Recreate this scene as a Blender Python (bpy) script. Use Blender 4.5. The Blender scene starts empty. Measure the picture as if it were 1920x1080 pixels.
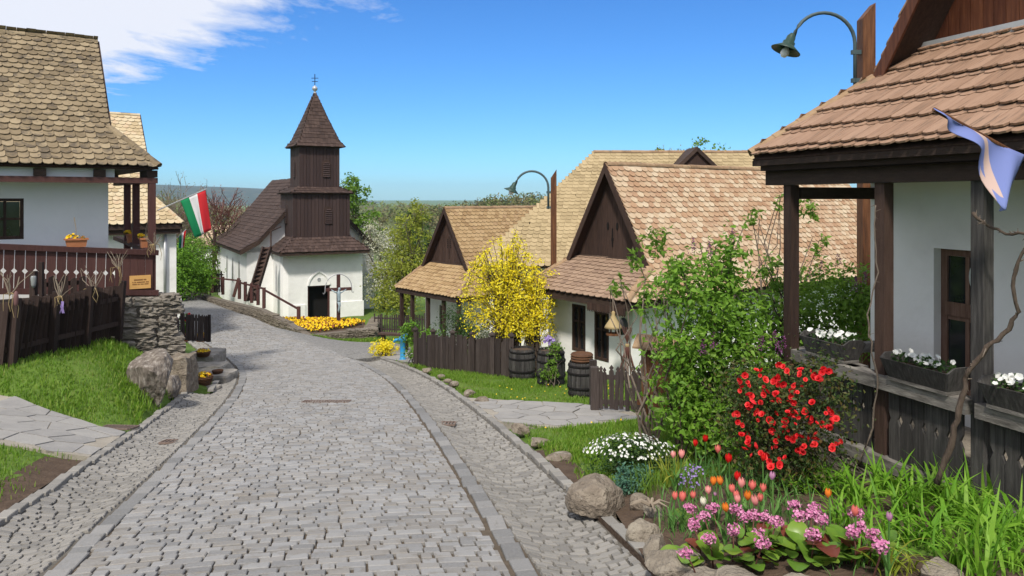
import bpy, math, random
import numpy as np
from mathutils import Vector, Matrix
random.seed(7); rng = np.random.default_rng(7)
scene = bpy.context.scene
COL = scene.collection
R = math.radians
# ------------------------------------------------------------------ camera
F = 1400.0; HZ = 370.0          # focal length and horizon row, in photograph pixels
cam_d = bpy.data.cameras.new('camera'); cam = bpy.data.objects.new('camera', cam_d); COL.objects.link(cam)
cam_d.sensor_width = 36.0; cam_d.lens = 36.0 * F / 1920.0
cam_d.shift_y = -(540 - HZ) / 1920.0
cam_d.clip_start = 0.1; cam_d.clip_end = 20000
cam.location = (0, 0, 0); cam.rotation_euler = (R(90), 0, 0)
scene.camera = cam
# ------------------------------------------------------------------ sun and sky
SUN_DIR = Vector((-0.18, -0.86, 1.08)).normalized()      # towards the sun
sun_d = bpy.data.lights.new('sun', 'SUN'); sun = bpy.data.objects.new('sun', sun_d); COL.objects.link(sun)
sun_d.energy = 2.7; sun_d.angle = R(6.0); sun_d.color = (1.0, 0.935, 0.83)
sun.location = (10, -20, 40)
sun.rotation_euler = (-SUN_DIR).to_track_quat('-Z', 'Y').to_euler()
world = bpy.data.worlds.new('World'); scene.world = world; world.use_nodes = True
wn = world.node_tree.nodes; wl = world.node_tree.links
wn.clear()
def wnode(t, **kw):
    n = wn.new(t)
    for k, v in kw.items(): setattr(n, k, v)
    return n
w_out = wnode('ShaderNodeOutputWorld'); w_bg = wnode('ShaderNodeBackground'); w_bg.inputs['Strength'].default_value = 0.125
w_sky = wnode('ShaderNodeTexSky', sky_type='NISHITA', sun_disc=False)
w_sky.sun_elevation = math.asin(SUN_DIR.z); w_sky.sun_rotation = math.atan2(SUN_DIR.x, SUN_DIR.y)
w_sky.altitude = 300; w_sky.air_density = 1.0; w_sky.dust_density = 0.2; w_sky.ozone_density = 3.0
w_hs = wnode('ShaderNodeHueSaturation'); w_hs.inputs['Saturation'].default_value = 1.12; w_hs.inputs['Value'].default_value = 1.0
w_tc = wnode('ShaderNodeTexCoord'); w_sep = wnode('ShaderNodeSeparateXYZ')
def wmath(op, a, b=None, clamp=False):
    n = wnode('ShaderNodeMath', operation=op); n.use_clamp = clamp
    for i, s in enumerate((a, b)):
        if s is None: continue
        if isinstance(s, (int, float)): n.inputs[i].default_value = s
        else: wl.new(s, n.inputs[i])
    return n.outputs[0]
wl.new(w_tc.outputs['Generated'], w_sep.inputs[0])
zc = wmath('MAXIMUM', w_sep.outputs['Z'], 0.03)
cx = wmath('DIVIDE', w_sep.outputs['X'], zc); cy = wmath('DIVIDE', w_sep.outputs['Y'], zc)
w_cmb = wnode('ShaderNodeCombineXYZ'); wl.new(cx, w_cmb.inputs[0]); wl.new(cy, w_cmb.inputs[1])
w_map = wnode('ShaderNodeMapping'); w_map.inputs['Rotation'].default_value = (0, 0, R(38)); w_map.inputs['Scale'].default_value = (1.0, 0.55, 1.0)
wl.new(w_cmb.outputs[0], w_map.inputs[0])
w_n1 = wnode('ShaderNodeTexNoise'); w_n1.inputs['Scale'].default_value = 2.3; w_n1.inputs['Detail'].default_value = 9; w_n1.inputs['Roughness'].default_value = 0.62; w_n1.inputs['Distortion'].default_value = 0.25
wl.new(w_map.outputs[0], w_n1.inputs['Vector'])
w_n2 = wnode('ShaderNodeTexNoise'); w_n2.inputs['Scale'].default_value = 0.55; w_n2.inputs['Detail'].default_value = 3
wl.new(w_cmb.outputs[0], w_n2.inputs['Vector'])
# a deck of cloud, broken in view, closed up out of view for fill light; its edge runs along cx + cy = 3 on the cloud plane
edge = wmath('SUBTRACT', 3.2, wmath('ADD', cx, cy))
edge = wmath('MULTIPLY', edge, 0.75)
edge = wmath('MINIMUM', edge, 0.95)
m = wmath('ADD', edge, wmath('MULTIPLY', wmath('SUBTRACT', w_n1.outputs['Fac'], 0.5), 2.3))
m = wmath('ADD', m, wmath('MULTIPLY', wmath('SUBTRACT', w_n2.outputs['Fac'], 0.5), 0.8))
m = wmath('MULTIPLY', m, 1.35, clamp=True)
m = wmath('MULTIPLY', m, wmath('MULTIPLY', wmath('SUBTRACT', w_sep.outputs['Z'], 0.05), 16.0, clamp=True))
m = wmath('MULTIPLY', m, 0.93)
w_mix = wnode('ShaderNodeMix', data_type='RGBA')
wl.new(m, w_mix.inputs[0]); wl.new(w_sky.outputs[0], w_hs.inputs['Color'])
w_tint = wnode('ShaderNodeMix', data_type='RGBA', blend_type='MULTIPLY'); w_tint.inputs[0].default_value = 1; w_tint.inputs[7].default_value = (.26, .47, .70, 1)
wl.new(w_hs.outputs[0], w_tint.inputs[6]); wl.new(w_tint.outputs[2], w_mix.inputs[6])
w_mix.inputs[7].default_value = (4.1, 4.2, 4.55, 1)
wl.new(w_mix.outputs[2], w_bg.inputs['Color']); wl.new(w_bg.outputs[0], w_out.inputs['Surface'])
vs = scene.view_settings
vs.view_transform = 'Standard'; vs.look = 'None'; vs.gamma = 1.0; vs.use_curve_mapping = False; vs.exposure = 0.82
scene.cycles.max_bounces = 6; scene.cycles.transparent_max_bounces = 6
# ------------------------------------------------------------------ materials
def mat(name, ramp, rough=0.85, nscale=6.0, namt=0.5, bump=(40.0, 0.25), stretch=(1, 1, 1), spec=0.25, ramp2=None,
        transl=0.0, detail=4.0, metal=0.0, spots=None):
    """Colour = ramp over (per piece random * (1-namt) + noise * namt). spots = (scale, threshold, colour, amount): lichen, dirt."""
    m = bpy.data.materials.new(name); m.use_nodes = True
    n = m.node_tree.nodes; l = m.node_tree.links
    bs = n['Principled BSDF']; bs.inputs['Roughness'].default_value = rough; bs.inputs['Metallic'].default_value = metal
    bs.inputs['Specular IOR Level'].default_value = spec
    oi = n.new('ShaderNodeObjectInfo'); at = n.new('ShaderNodeAttribute'); at.attribute_name = 'rnd'
    add = n.new('ShaderNodeMath'); add.operation = 'ADD'; l.new(oi.outputs['Random'], add.inputs[0]); l.new(at.outputs['Fac'], add.inputs[1])
    fr = n.new('ShaderNodeMath'); fr.operation = 'FRACT'; l.new(add.outputs[0], fr.inputs[0])
    tc = n.new('ShaderNodeTexCoord'); mp = n.new('ShaderNodeMapping'); mp.inputs['Scale'].default_value = stretch
    l.new(tc.outputs['Object'], mp.inputs['Vector'])
    off = n.new('ShaderNodeVectorMath'); off.operation = 'ADD'; l.new(mp.outputs[0], off.inputs[0])
    sc = n.new('ShaderNodeMath'); sc.operation = 'MULTIPLY'; sc.inputs[1].default_value = 37.0; l.new(fr.outputs[0], sc.inputs[0])
    l.new(sc.outputs[0], off.inputs[1])
    nz = n.new('ShaderNodeTexNoise'); nz.inputs['Scale'].default_value = nscale; nz.inputs['Detail'].default_value = detail; nz.inputs['Roughness'].default_value = 0.6
    l.new(off.outputs[0], nz.inputs['Vector'])
    st = n.new('ShaderNodeMapRange'); st.inputs[1].default_value = 0.28; st.inputs[2].default_value = 0.72; l.new(nz.outputs['Fac'], st.inputs[0])
    mx = n.new('ShaderNodeMix'); mx.inputs[0].default_value = namt; l.new(fr.outputs[0], mx.inputs[2]); l.new(st.outputs[0], mx.inputs[3])
    cr = n.new('ShaderNodeValToRGB'); e = cr.color_ramp.elements
    while len(e) < len(ramp): e.new(0.5)
    for i, c in enumerate(ramp):
        e[i].position = i / max(1, len(ramp) - 1); e[i].color = (*c, 1)
    l.new(mx.outputs[0], cr.inputs[0]); col = cr.outputs[0]
    if spots:
        n3 = n.new('ShaderNodeTexNoise'); n3.inputs['Scale'].default_value = spots[0]; n3.inputs['Detail'].default_value = 5; n3.inputs['Roughness'].default_value = 0.7
        l.new(off.outputs[0], n3.inputs['Vector'])
        mr = n.new('ShaderNodeMapRange'); mr.inputs[1].default_value = spots[1]; mr.inputs[2].default_value = spots[1] + 0.1; mr.inputs[4].default_value = spots[3]
        l.new(n3.outputs['Fac'], mr.inputs[0])
        m2 = n.new('ShaderNodeMix'); m2.data_type = 'RGBA'; l.new(mr.outputs[0], m2.inputs[0]); l.new(col, m2.inputs[6]); m2.inputs[7].default_value = (*spots[2], 1)
        col = m2.outputs[2]
    l.new(col, bs.inputs['Base Color'])
    if bump:
        n2 = n.new('ShaderNodeTexNoise'); n2.inputs['Scale'].default_value = bump[0]; n2.inputs['Detail'].default_value = 5
        l.new(off.outputs[0], n2.inputs['Vector'])
        b = n.new('ShaderNodeBump'); b.inputs['Strength'].default_value = bump[1]; b.inputs['Distance'].default_value = 0.03
        l.new(n2.outputs['Fac'], b.inputs['Height']); l.new(b.outputs[0], bs.inputs['Normal'])
    if transl > 0:
        t = n.new('ShaderNodeBsdfTranslucent'); l.new(col, t.inputs['Color'])
        ms = n.new('ShaderNodeMixShader'); ms.inputs[0].default_value = transl
        l.new(bs.outputs[0], ms.inputs[1]); l.new(t.outputs[0], ms.inputs[2]); l.new(ms.outputs[0], n['Material Output'].inputs['Surface'])
    return m
def add_cells(m, scale, dark=.55):
    n = m.node_tree.nodes; l = m.node_tree.links; bs = n['Principled BSDF']; src = bs.inputs['Base Color'].links[0].from_socket
    tc = n.new('ShaderNodeTexCoord'); v = n.new('ShaderNodeTexVoronoi'); v.feature = 'DISTANCE_TO_EDGE'; v.inputs['Scale'].default_value = scale; l.new(tc.outputs['Object'], v.inputs['Vector'])
    mr = n.new('ShaderNodeMapRange'); mr.inputs[1].default_value = .02; mr.inputs[2].default_value = .09; mr.inputs[3].default_value = dark; mr.inputs[4].default_value = 1.0; l.new(v.outputs['Distance'], mr.inputs[0])
    mx = n.new('ShaderNodeMix'); mx.data_type = 'RGBA'; mx.blend_type = 'MULTIPLY'; mx.inputs[0].default_value = 1; l.new(src, mx.inputs[6]); l.new(mr.outputs[0], mx.inputs[7]); l.new(mx.outputs[2], bs.inputs['Base Color'])
def leafmat(name, *ramp, transl=0.35, rough=0.55): return mat(name, ramp, rough, 2.5, 0.25, None, transl=transl, spec=0.3)
M = {}
M['plaster'] = mat('white_plaster', [(.68, .67, .66), (.77, .765, .755), (.82, .815, .81)], .9, 1.3, .9, (4, .5), spots=(2.2, .60, (.60, .59, .56), .4))
M['plaster_left'] = mat('shade_tinted_white_plaster', [(.70, .71, .73), (.79, .795, .81)], .9, 1.1, .9, (4, .45))  # left house walls: blue of the shade under the eave put into the colour
M['dark'] = mat('dark_brown_timber', [(.022, .013, .011), (.045, .026, .020), (.075, .045, .034)], .75, 5, .55, (30, .35), (6, 6, .7))
M['darkh'] = mat('dark_brown_beam', [(.022, .014, .011), (.04, .025, .019), (.066, .042, .032)], .75, 5, .55, (30, .35), (1.2, 1.2, 5))
M['red_dark'] = mat('reddish_brown_boards', [(.040, .016, .014), (.068, .028, .025), (.092, .042, .036)], .7, 5, .5, (30, .3), (7, 7, .6))
M['church_wood'] = mat('dark_church_boards', [(.030, .019, .018), (.045, .028, .026), (.062, .040, .036)], .8, 4, .4, (25, .3), (7, 7, .5))
M['weathered'] = mat('weathered_black_grey_boards', [(.016, .015, .015), (.042, .039, .038), (.10, .095, .09)], .85, 5, .6, (35, .4), (9, 9, .6))
M['grey_rail'] = mat('silvered_grey_timber', [(.05, .045, .04), (.13, .12, .11), (.26, .245, .22)], .85, 4, .8, (30, .4), (1.2, 1.2, 7))
M['fence_dark'] = mat('old_dark_fence_planks', [(.020, .015, .014), (.045, .034, .031), (.085, .068, .062)], .85, 5, .55, (35, .4), (9, 9, .7))
M['fence_left'] = mat('old_reddish_black_planks', [(.016, .010, .009), (.034, .021, .018), (.062, .042, .036)], .85, 5, .55, (35, .4), (9, 9, .7))
M['orange_wood'] = mat('stained_orange_brown_wood', [(.05, .022, .012), (.115, .048, .022), (.19, .085, .038)], .6, 4, .85, (28, .35), (6, 6, .5), spots=(3, .58, (.04, .016, .010), .8))
M['gable_wood'] = mat('red_brown_varnished_boards', [(.035, .011, .006), (.080, .026, .013), (.15, .055, .026)], .5, 4, .6, (28, .3), (7, 7, .5))
M['tile_left'] = mat('mossy_yellow_grey_tiles', [(.125, .094, .058), (.20, .153, .096), (.25, .193, .123), (.31, .245, .158)], .9, 7, .3, (45, .35), spots=(4.0, .51, (.075, .062, .05), .7))
M['tile_h2'] = mat('salmon_and_cream_tiles', [(.27, .15, .085), (.37, .23, .14), (.42, .295, .19), (.51, .41, .295), (.34, .205, .125), (.46, .35, .24)], .85, 7, .16, (45, .3), spots=(7, .64, (.17, .13, .095), .6))
M['tile_h3'] = mat('ochre_tiles', [(.20, .125, .062), (.30, .20, .10), (.37, .26, .14), (.25, .155, .085)], .85, 7, .3, (45, .3), spots=(6, .62, (.14, .11, .075), .7))
M['tile_h4'] = mat('pale_straw_tiles', [(.25, .19, .105), (.33, .255, .145), (.39, .305, .18)], .85, 7, .3, (45, .3), spots=(6, .66, (.19, .15, .10), .5))
M['tile_far'] = mat('pale_ochre_tiles', [(.33, .25, .145), (.46, .36, .22), (.52, .44, .30), (.42, .27, .16)], .85, 7, .3, (45, .3), spots=(6, .62, (.16, .13, .09), .7))
M['tile_skirt'] = mat('grey_brown_tiles', [(.19, .125, .09), (.27, .185, .13), (.33, .23, .165)], .9, 7, .4, (45, .3), spots=(6, .6, (.12, .10, .075), .7))
M['tile_right'] = mat('pinkish_clay_tiles', [(.19, .115, .075), (.275, .168, .112), (.33, .21, .145), (.25, .145, .095)], .85, 5, .4, (45, .3), (9, .8, .8), spots=(3.2, .54, (.13, .09, .065), .7))
M['ridge'] = mat('brown_ridge_tiles', [(.17, .11, .065), (.27, .175, .105), (.34, .25, .155)], .9, 7, .6, (45, .3), spots=(5, .58, (.14, .12, .08), .8))
M['shingle'] = mat('dark_wood_shingles', [(.035, .022, .019), (.058, .037, .031), (.085, .056, .047)], .85, 5, .3, (30, .3))
M['sett'] = mat('grey_granite_setts', [(.145, .142, .140), (.212, .209, .208), (.275, .272, .271), (.23, .216, .20), (.18, .178, .18)], .68, 9, .25, (45, .3), spots=(.8, .54, (.165, .145, .12), .55))
M['sett_dark'] = mat('small_gutter_cobbles', [(.155, .148, .14), (.225, .215, .20), (.29, .275, .255)], .8, 9, .3, (45, .3))
M['joint'] = mat('earth_joints', [(.075, .058, .042), (.125, .10, .075)], 1, 8, .9, (60, .5))
M['joint_grey'] = mat('grey_earth_joints', [(.085, .078, .068), (.13, .12, .105)], 1, 8, .9, (60, .5))
M['road_far'] = mat('worn_grey_paving', [(.165, .161, .155), (.215, .21, .202), (.26, .252, .242)], .8, 7, .95, (14, .6), spots=(9, .58, (.13, .125, .12), .8))
add_cells(M['road_far'], 8.0)
M['flag'] = mat('pale_flagstones', [(.20, .195, .192), (.265, .255, .245), (.31, .298, .28)], .85, 5, .5, (40, .3))
M['mortar_dark'] = mat('grey_brown_mortar', [(.10, .085, .068), (.17, .145, .12)], .95, 7, .9, (50, .5))
M['kerb'] = mat('worn_kerb_stone', [(.13, .13, .13), (.20, .198, .197), (.265, .257, .25)], .78, 8, .3, (45, .3), spots=(2.5, .58, (.15, .14, .125), .6))
M['stone_grey'] = mat('grey_rubble_stone', [(.15, .13, .11), (.235, .21, .178), (.32, .29, .25)], .95, 7, .6, (30, .9), spots=(4, .58, (.13, .11, .09), .6), detail=8)
M['mortar'] = mat('sandy_mortar', [(.24, .215, .18), (.33, .30, .255)], .95, 7, .9, (50, .3))
M['stone'] = mat('brown_grey_stone', [(.10, .08, .062), (.19, .158, .125), (.29, .25, .20)], .95, 9, .75, (38, 1.0), spots=(5, .58, (.33, .31, .27), .7), detail=8)
M['stone_pale'] = mat('pale_sandstone', [(.13, .11, .088), (.20, .172, .138), (.31, .275, .22)], .95, 9, .75, (38, 1.0), spots=(4, .58, (.10, .085, .065), .7), detail=8)
M['rock'] = mat('veined_grey_rock', [(.075, .062, .052), (.16, .135, .115), (.33, .30, .27)], .9, 5, .95, (12, 1.0), (3.0, 3.0, .8), spots=(5, .61, (.42, .40, .36), .8))
M['soil'] = mat('brown_soil', [(.055, .036, .025), (.105, .072, .050)], 1, 7, .9, (30, .8))
M['turf'] = mat('turf_ground', [(.060, .11, .016), (.095, .16, .024), (.12, .15, .04)], 1, 2.2, .95, (30, .8), spots=(1.3, .63, (.12, .085, .05), .8))
M['grass'] = mat('grass_blades', [(.06, .14, .010), (.105, .22, .016), (.15, .28, .024), (.21, .29, .045), (.30, .30, .10)], .55, .75, .5, None, transl=.45, spec=.3)
M['field'] = mat('valley_meadow', [(.06, .085, .025), (.09, .10, .035)], 1, .02, .9, None)
M['glass'] = mat('dark_window_glass', [(.010, .012, .014), (.03, .032, .035)], .08, 3, .8, None, spec=.6)
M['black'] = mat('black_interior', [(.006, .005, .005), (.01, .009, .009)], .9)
M['iron'] = mat('rusty_iron', [(.12, .085, .07), (.20, .15, .125)], .8, 9, .8, (60, .3))
M['lampgreen'] = mat('dark_green_enamel', [(.018, .042, .034), (.03, .065, .052)], .45, 6, .8, None)
M['lampgrey'] = mat('grey_blue_steel', [(.045, .075, .085), (.075, .105, .115)], .5, 6, .8, None)
M['bulb'] = mat('frosted_bulb', [(.75, .76, .78), (.85, .85, .86)], .3)
M['zinc'] = mat('zinc_pipe', [(.34, .35, .37), (.44, .45, .47)], .45, 5, .8, None, metal=.3)
M['terracotta'] = mat('terracotta', [(.30, .11, .05), (.42, .17, .08)], .85, 6, .8, (40, .2))
M['wicker'] = mat('brown_wicker', [(.055, .026, .015), (.14, .070, .036)], .85, 30, .8, (60, .5), (1, 1, 4))
M['straw'] = mat('dry_straw', [(.26, .185, .085), (.40, .31, .165)], .8, 5, .4, None)
M['twig'] = mat('dry_grey_twigs', [(.16, .125, .095), (.28, .235, .18)], .85, 5, .4, None)
M['bark'] = mat('brown_bark', [(.045, .032, .025), (.10, .075, .058)], .9, 9, .6, (25, .6), (3, 3, .6))
M['bark_pale'] = mat('grey_brown_bark', [(.11, .085, .068), (.19, .155, .125)], .9, 9, .6, (25, .6), (3, 3, .6))
M['redtwig'] = mat('reddish_twigs', [(.085, .033, .026), (.14, .062, .048)], .8, 9, .6, None)
M['blue'] = mat('bright_blue_paint', [(.02, .20, .42), (.035, .27, .52)], .45, 4, .8, None)
M['redpaint'] = mat('red_paint', [(.50, .02, .025), (.6, .04, .04)], .5)
M['plaque'] = mat('golden_wood_plaque', [(.50, .27, .085), (.62, .36, .13)], .5, 6, .8, None, (1, 1, 6))
M['inkbrown'] = mat('brown_engraving', [(.13, .05, .02), (.16, .07, .03)], .8)
M['corpus'] = mat('blue_grey_tin_figure', [(.20, .27, .31), (.32, .40, .44)], .5, 20, .8, None)
M['lilac_leaf'] = leafmat('lilac_leaves', (.085, .19, .016), (.13, .27, .024), (.19, .35, .038), (.27, .42, .07), transl=.45)
M['quince_leaf'] = leafmat('dark_bronze_green_leaves', (.022, .045, .013), (.045, .085, .020), (.085, .10, .025), (.13, .058, .022))
M['red_bloom'] = leafmat('scarlet_petals', (.58, .012, .018), (.74, .022, .030), (.82, .055, .055), transl=.25)
M['forsythia'] = leafmat('yellow_blossom', (.66, .50, .006), (.82, .68, .015), (.88, .78, .05), (.50, .52, .04))
M['green_leaf'] = leafmat('fresh_green_leaves', (.085, .175, .016), (.14, .26, .028), (.22, .35, .05), transl=.45)
M['dark_leaf'] = leafmat('dark_green_leaves', (.020, .055, .014), (.04, .09, .02), (.07, .13, .03))
M['olive_leaf'] = leafmat('yellow_green_leaves', (.15, .19, .020), (.25, .30, .030), (.35, .38, .055), (.14, .15, .025), transl=.45)
M['white_tree'] = leafmat('white_blossom_and_buds', (.20, .22, .10), (.38, .39, .24), (.58, .58, .47), (.70, .70, .62))
M['hedge'] = leafmat('bright_hedge_leaves', (.07, .17, .012), (.12, .26, .020), (.19, .36, .030))
M['pinkbud'] = leafmat('pinkish_buds', (.20, .10, .10), (.30, .17, .16), (.38, .25, .22))
M['forest'] = leafmat('spring_wood_crowns', (.075, .095, .030), (.11, .15, .030), (.15, .19, .045), (.16, .125, .055), (.07, .11, .025), transl=.25)
M['lily'] = leafmat('daylily_blades', (.075, .20, .014), (.13, .31, .020), (.20, .40, .035), (.28, .45, .07), transl=.45)
M['tulip_leaf'] = leafmat('blue_green_tulip_leaves', (.075, .18, .045), (.11, .25, .055), (.17, .33, .08), transl=.4)
M['berg_leaf'] = leafmat('glossy_bergenia_leaves', (.07, .15, .018), (.11, .21, .026), (.19, .28, .035), transl=.2, rough=.35)
M['berg_red'] = leafmat('wine_red_bergenia_leaves', (.10, .025, .018), (.17, .05, .03), transl=.15, rough=.4)
M['berg_pink'] = leafmat('pink_bells', (.42, .11, .26), (.58, .20, .38), (.72, .38, .54), transl=.2)
M['white_petal'] = leafmat('white_petals', (.72, .73, .70), (.82, .82, .80), transl=.25)
M['yellow_petal'] = leafmat('pansy_yellow_petals', (.72, .42, .006), (.80, .54, .010), (.84, .64, .03), transl=.2)
M['pansy_dark'] = leafmat('pansy_dark_petals', (.16, .035, .01), (.28, .09, .012), transl=.1)
M['purple_petal'] = leafmat('purple_lilac_florets', (.10, .022, .075), (.17, .04, .14), (.28, .09, .26), transl=.15)
M['violet_petal'] = leafmat('pale_violet_petals', (.24, .17, .42), (.38, .29, .56), transl=.2)
M['teal_leaf'] = leafmat('blue_green_cushion', (.045, .12, .085), (.075, .18, .12), (.12, .24, .16))
for nm, c in dict(red=(.68, .012, .012), coral=(.78, .20, .17), pink=(.80, .33, .31), orange=(.82, .24, .03), mauve=(.52, .25, .42), white=(.80, .78, .64)).items():
    M['tulip_' + nm] = leafmat('tulip_petals_' + nm, tuple(.85 * x for x in c), c, tuple(min(.9, 1.15 * x + .02) for x in c), transl=.3)
def cloth_mat(name, stops):
    """flat print: colour bands along the cloth's own 'band' attribute"""
    m = mat(name, [(1, 1, 1), (1, 1, 1)], .8, bump=None); n = m.node_tree.nodes; l = m.node_tree.links
    a = n.new('ShaderNodeAttribute'); a.attribute_name = 'band'; cr = n.new('ShaderNodeValToRGB'); cr.color_ramp.interpolation = 'CONSTANT'
    e = cr.color_ramp.elements
    while len(e) < len(stops): e.new(.5)
    for i, (p, c) in enumerate(stops): e[i].position = p; e[i].color = (*c, 1)
    l.new(a.outputs['Fac'], cr.inputs[0]); l.new(cr.outputs[0], n['Principled BSDF'].inputs['Base Color'])
    t = n.new('ShaderNodeBsdfTranslucent'); l.new(cr.outputs[0], t.inputs['Color']); ms = n.new('ShaderNodeMixShader'); ms.inputs[0].default_value = .3
    l.new(n['Principled BSDF'].outputs[0], ms.inputs[1]); l.new(t.outputs[0], ms.inputs[2]); l.new(ms.outputs[0], n['Material Output'].inputs['Surface'])
    return m
M['tricolour'] = cloth_mat('green_white_red_cloth', [(0, (.012, .25, .10)), (.333, (.78, .78, .80)), (.667, (.58, .03, .04))])
M['blueflag'] = cloth_mat('blue_cloth_with_peach_band', [(0, (.20, .25, .54)), (.42, (.62, .46, .41)), (.60, (.20, .25, .54))])
# ------------------------------------------------------------------ mesh building
class MB:
    def __init__(s): s.V = []; s.I = []; s.S = []; s.C = []; s.nv = 0; s.nl = 0; s.B = []
    def add(s, V, faces, rnd=None):
        V = np.asarray(V, float).reshape(-1, 3); k = len(faces)
        s.V.append(V); flat = [i + s.nv for f in faces for i in f]; s.I.append(np.array(flat, np.int32))
        st = np.cumsum([0] + [len(f) for f in faces[:-1]]) + s.nl; s.S.append(st.astype(np.int32))
        s.C.append(np.full(k, random.random() if rnd is None else rnd)); s.nv += len(V); s.nl += len(flat)
    def inst(s, T, mats, rnd=None):
        tv, tf = T; N = len(mats)
        if N == 0: return
        mats = np.asarray(mats, float); tv = np.asarray(tv, float); m = len(tv)
        V = np.einsum('nij,mj->nmi', mats[:, :3, :3], tv) + mats[:, None, :3, 3]
        idx = np.array([i for f in tf for i in f]); L = len(idx); st = np.cumsum([0] + [len(f) for f in tf[:-1]])
        s.V.append(V.reshape(-1, 3)); s.I.append((idx[None] + (np.arange(N) * m)[:, None] + s.nv).reshape(-1).astype(np.int32))
        s.S.append((st[None] + (np.arange(N) * L)[:, None] + s.nl).reshape(-1).astype(np.int32))
        r = rng.random(N) if rnd is None else np.asarray(rnd); s.C.append(np.repeat(r, len(tf))); s.nv += N * m; s.nl += N * L
    def hexa(s, p, rnd=None):     # 8 corners: bottom ring, top ring
        s.add([tuple(x) for x in p], [(3, 2, 1, 0), (4, 5, 6, 7), (0, 1, 5, 4), (1, 2, 6, 5), (2, 3, 7, 6), (3, 0, 4, 7)], rnd)
    def fbox(s, fr, u0, u1, v0, v1, z0, z1, rnd=None):
        s.hexa([fr(u0, v0, z0), fr(u1, v0, z0), fr(u1, v1, z0), fr(u0, v1, z0), fr(u0, v0, z1), fr(u1, v0, z1), fr(u1, v1, z1), fr(u0, v1, z1)], rnd)
    def beam(s, p, q, w, h, rnd=None, up=Vector((0, 0, 1)), taper=1.0):
        p = Vector(p); q = Vector(q); d = (q - p).normalized()
        if abs(d.dot(up)) > .95: up = Vector((1, 0, 0)) if abs(d.x) < .9 else Vector((0, 1, 0))
        a = d.cross(up).normalized(); b = a.cross(d).normalized()
        c = []
        for o, k in ((p, 1), (q, taper)):
            c += [o + (-a * w - b * h) * .5 * k, o + (a * w - b * h) * .5 * k, o + (a * w + b * h) * .5 * k, o + (-a * w + b * h) * .5 * k]
        s.hexa(c, rnd)
    def prism(s, pts, vec, rnd=None):
        pts = [Vector(p) for p in pts]; vec = Vector(vec); n = len(pts)
        s.add([tuple(p) for p in pts] + [tuple(p + vec) for p in pts], [tuple(range(n))[::-1], tuple(range(n, 2 * n))] + [(i, (i + 1) % n, n + (i + 1) % n, n + i) for i in range(n)], rnd)
    def tube(s, pts, rad, k=6, rnd=None, cap=True):
        pts = [Vector(p) for p in pts]; n = len(pts)
        if not hasattr(rad, '__len__'): rad = [rad] * n
        V = []; ref = Vector((.13, .21, .97))
        for i, p in enumerate(pts):
            d = (pts[min(i + 1, n - 1)] - pts[max(i - 1, 0)])
            d = d.normalized() if d.length > 1e-9 else Vector((0, 0, 1))
            rf = ref if abs(d.dot(ref)) < .92 else Vector((1, 0, 0))
            a = d.cross(rf).normalized(); b = d.cross(a)
            for j in range(k):
                t = 2 * math.pi * j / k; V.append(tuple(p + (a * math.cos(t) + b * math.sin(t)) * rad[i]))
        fs = [(i * k + j, i * k + (j + 1) % k, (i + 1) * k + (j + 1) % k, (i + 1) * k + j) for i in range(n - 1) for j in range(k)]
        if cap: fs += [tuple(range(k))[::-1], tuple(range((n - 1) * k, n * k))]
        s.add(V, fs, rnd)
    def lathe(s, c, prof, k=16, rnd=None, axis=None, cap=True):
        c = Vector(c); q = Matrix.Identity(3) if axis is None else Vector(axis).to_track_quat('Z', 'Y').to_matrix()
        V = [tuple(c + q @ Vector((r * math.cos(2 * math.pi * j / k), r * math.sin(2 * math.pi * j / k), z))) for r, z in prof for j in range(k)]; n = len(prof)
        fs = [(i * k + j, i * k + (j + 1) % k, (i + 1) * k + (j + 1) % k, (i + 1) * k + j) for i in range(n - 1) for j in range(k)]
        if cap: fs += [tuple(range(k))[::-1], tuple(range((n - 1) * k, n * k))]
        s.add(V, fs, rnd)
    def mesh(s, name, smooth=False):
        me = bpy.data.meshes.new(name)
        if not s.V: return me
        V = np.concatenate(s.V); I = np.concatenate(s.I); S = np.concatenate(s.S); C = np.concatenate(s.C)
        me.vertices.add(len(V)); me.vertices.foreach_set('co', V.astype(np.float32).ravel())
        me.loops.add(len(I)); me.loops.foreach_set('vertex_index', I)
        me.polygons.add(len(S)); me.polygons.foreach_set('loop_start', S)
        me.polygons.foreach_set('use_smooth', np.full(len(S), bool(smooth)))
        a = me.attributes.new('rnd', 'FLOAT', 'FACE'); a.data.foreach_set('value', C.astype(np.float32))
        me.update(calc_edges=True); me.validate()
        return me
    def build(s, name, m, parent=None, smooth=False, kind=None):
        return obj(name, s.mesh(name, smooth), m, parent, kind=kind)
def obj(name, me, m, parent=None, mw=None, kind=None):
    o = bpy.data.objects.new(name, me); COL.objects.link(o)
    if m is not None:
        m = M[m] if isinstance(m, str) else m
        if len(me.materials) == 0: me.materials.append(m)
    if mw is not None: o.matrix_basis = Matrix(mw)
    if parent is not None:
        o.parent = parent
        if parent.type == 'EMPTY': o.matrix_parent_inverse = Matrix.Translation(parent.location).inverted()
        else: o.matrix_parent_inverse = parent.matrix_basis.inverted()
    if kind: o['kind'] = kind
    return o
def tag(o, label, cat, group=None):
    o['label'] = label; o['category'] = cat
    if group: o['group'] = group
    return o
def thing(name, label, cat, loc, group=None):
    e = bpy.data.objects.new(name, None); COL.objects.link(e); e.location = tuple(loc); e.empty_display_size = .2
    return tag(e, label, cat, group)
def tmesh(T, name, smooth=False):
    b = MB(); b.add(T[0], T[1], 0.0); return b.mesh(name, smooth)
def Wp(px, py, d): return Vector(((px - 960) / F * d, d, (HZ - py) / F * d))
def proj(p): return 960 + F * p[0] / max(p[1], .01), HZ - F * p[2] / max(p[1], .01)
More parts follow.
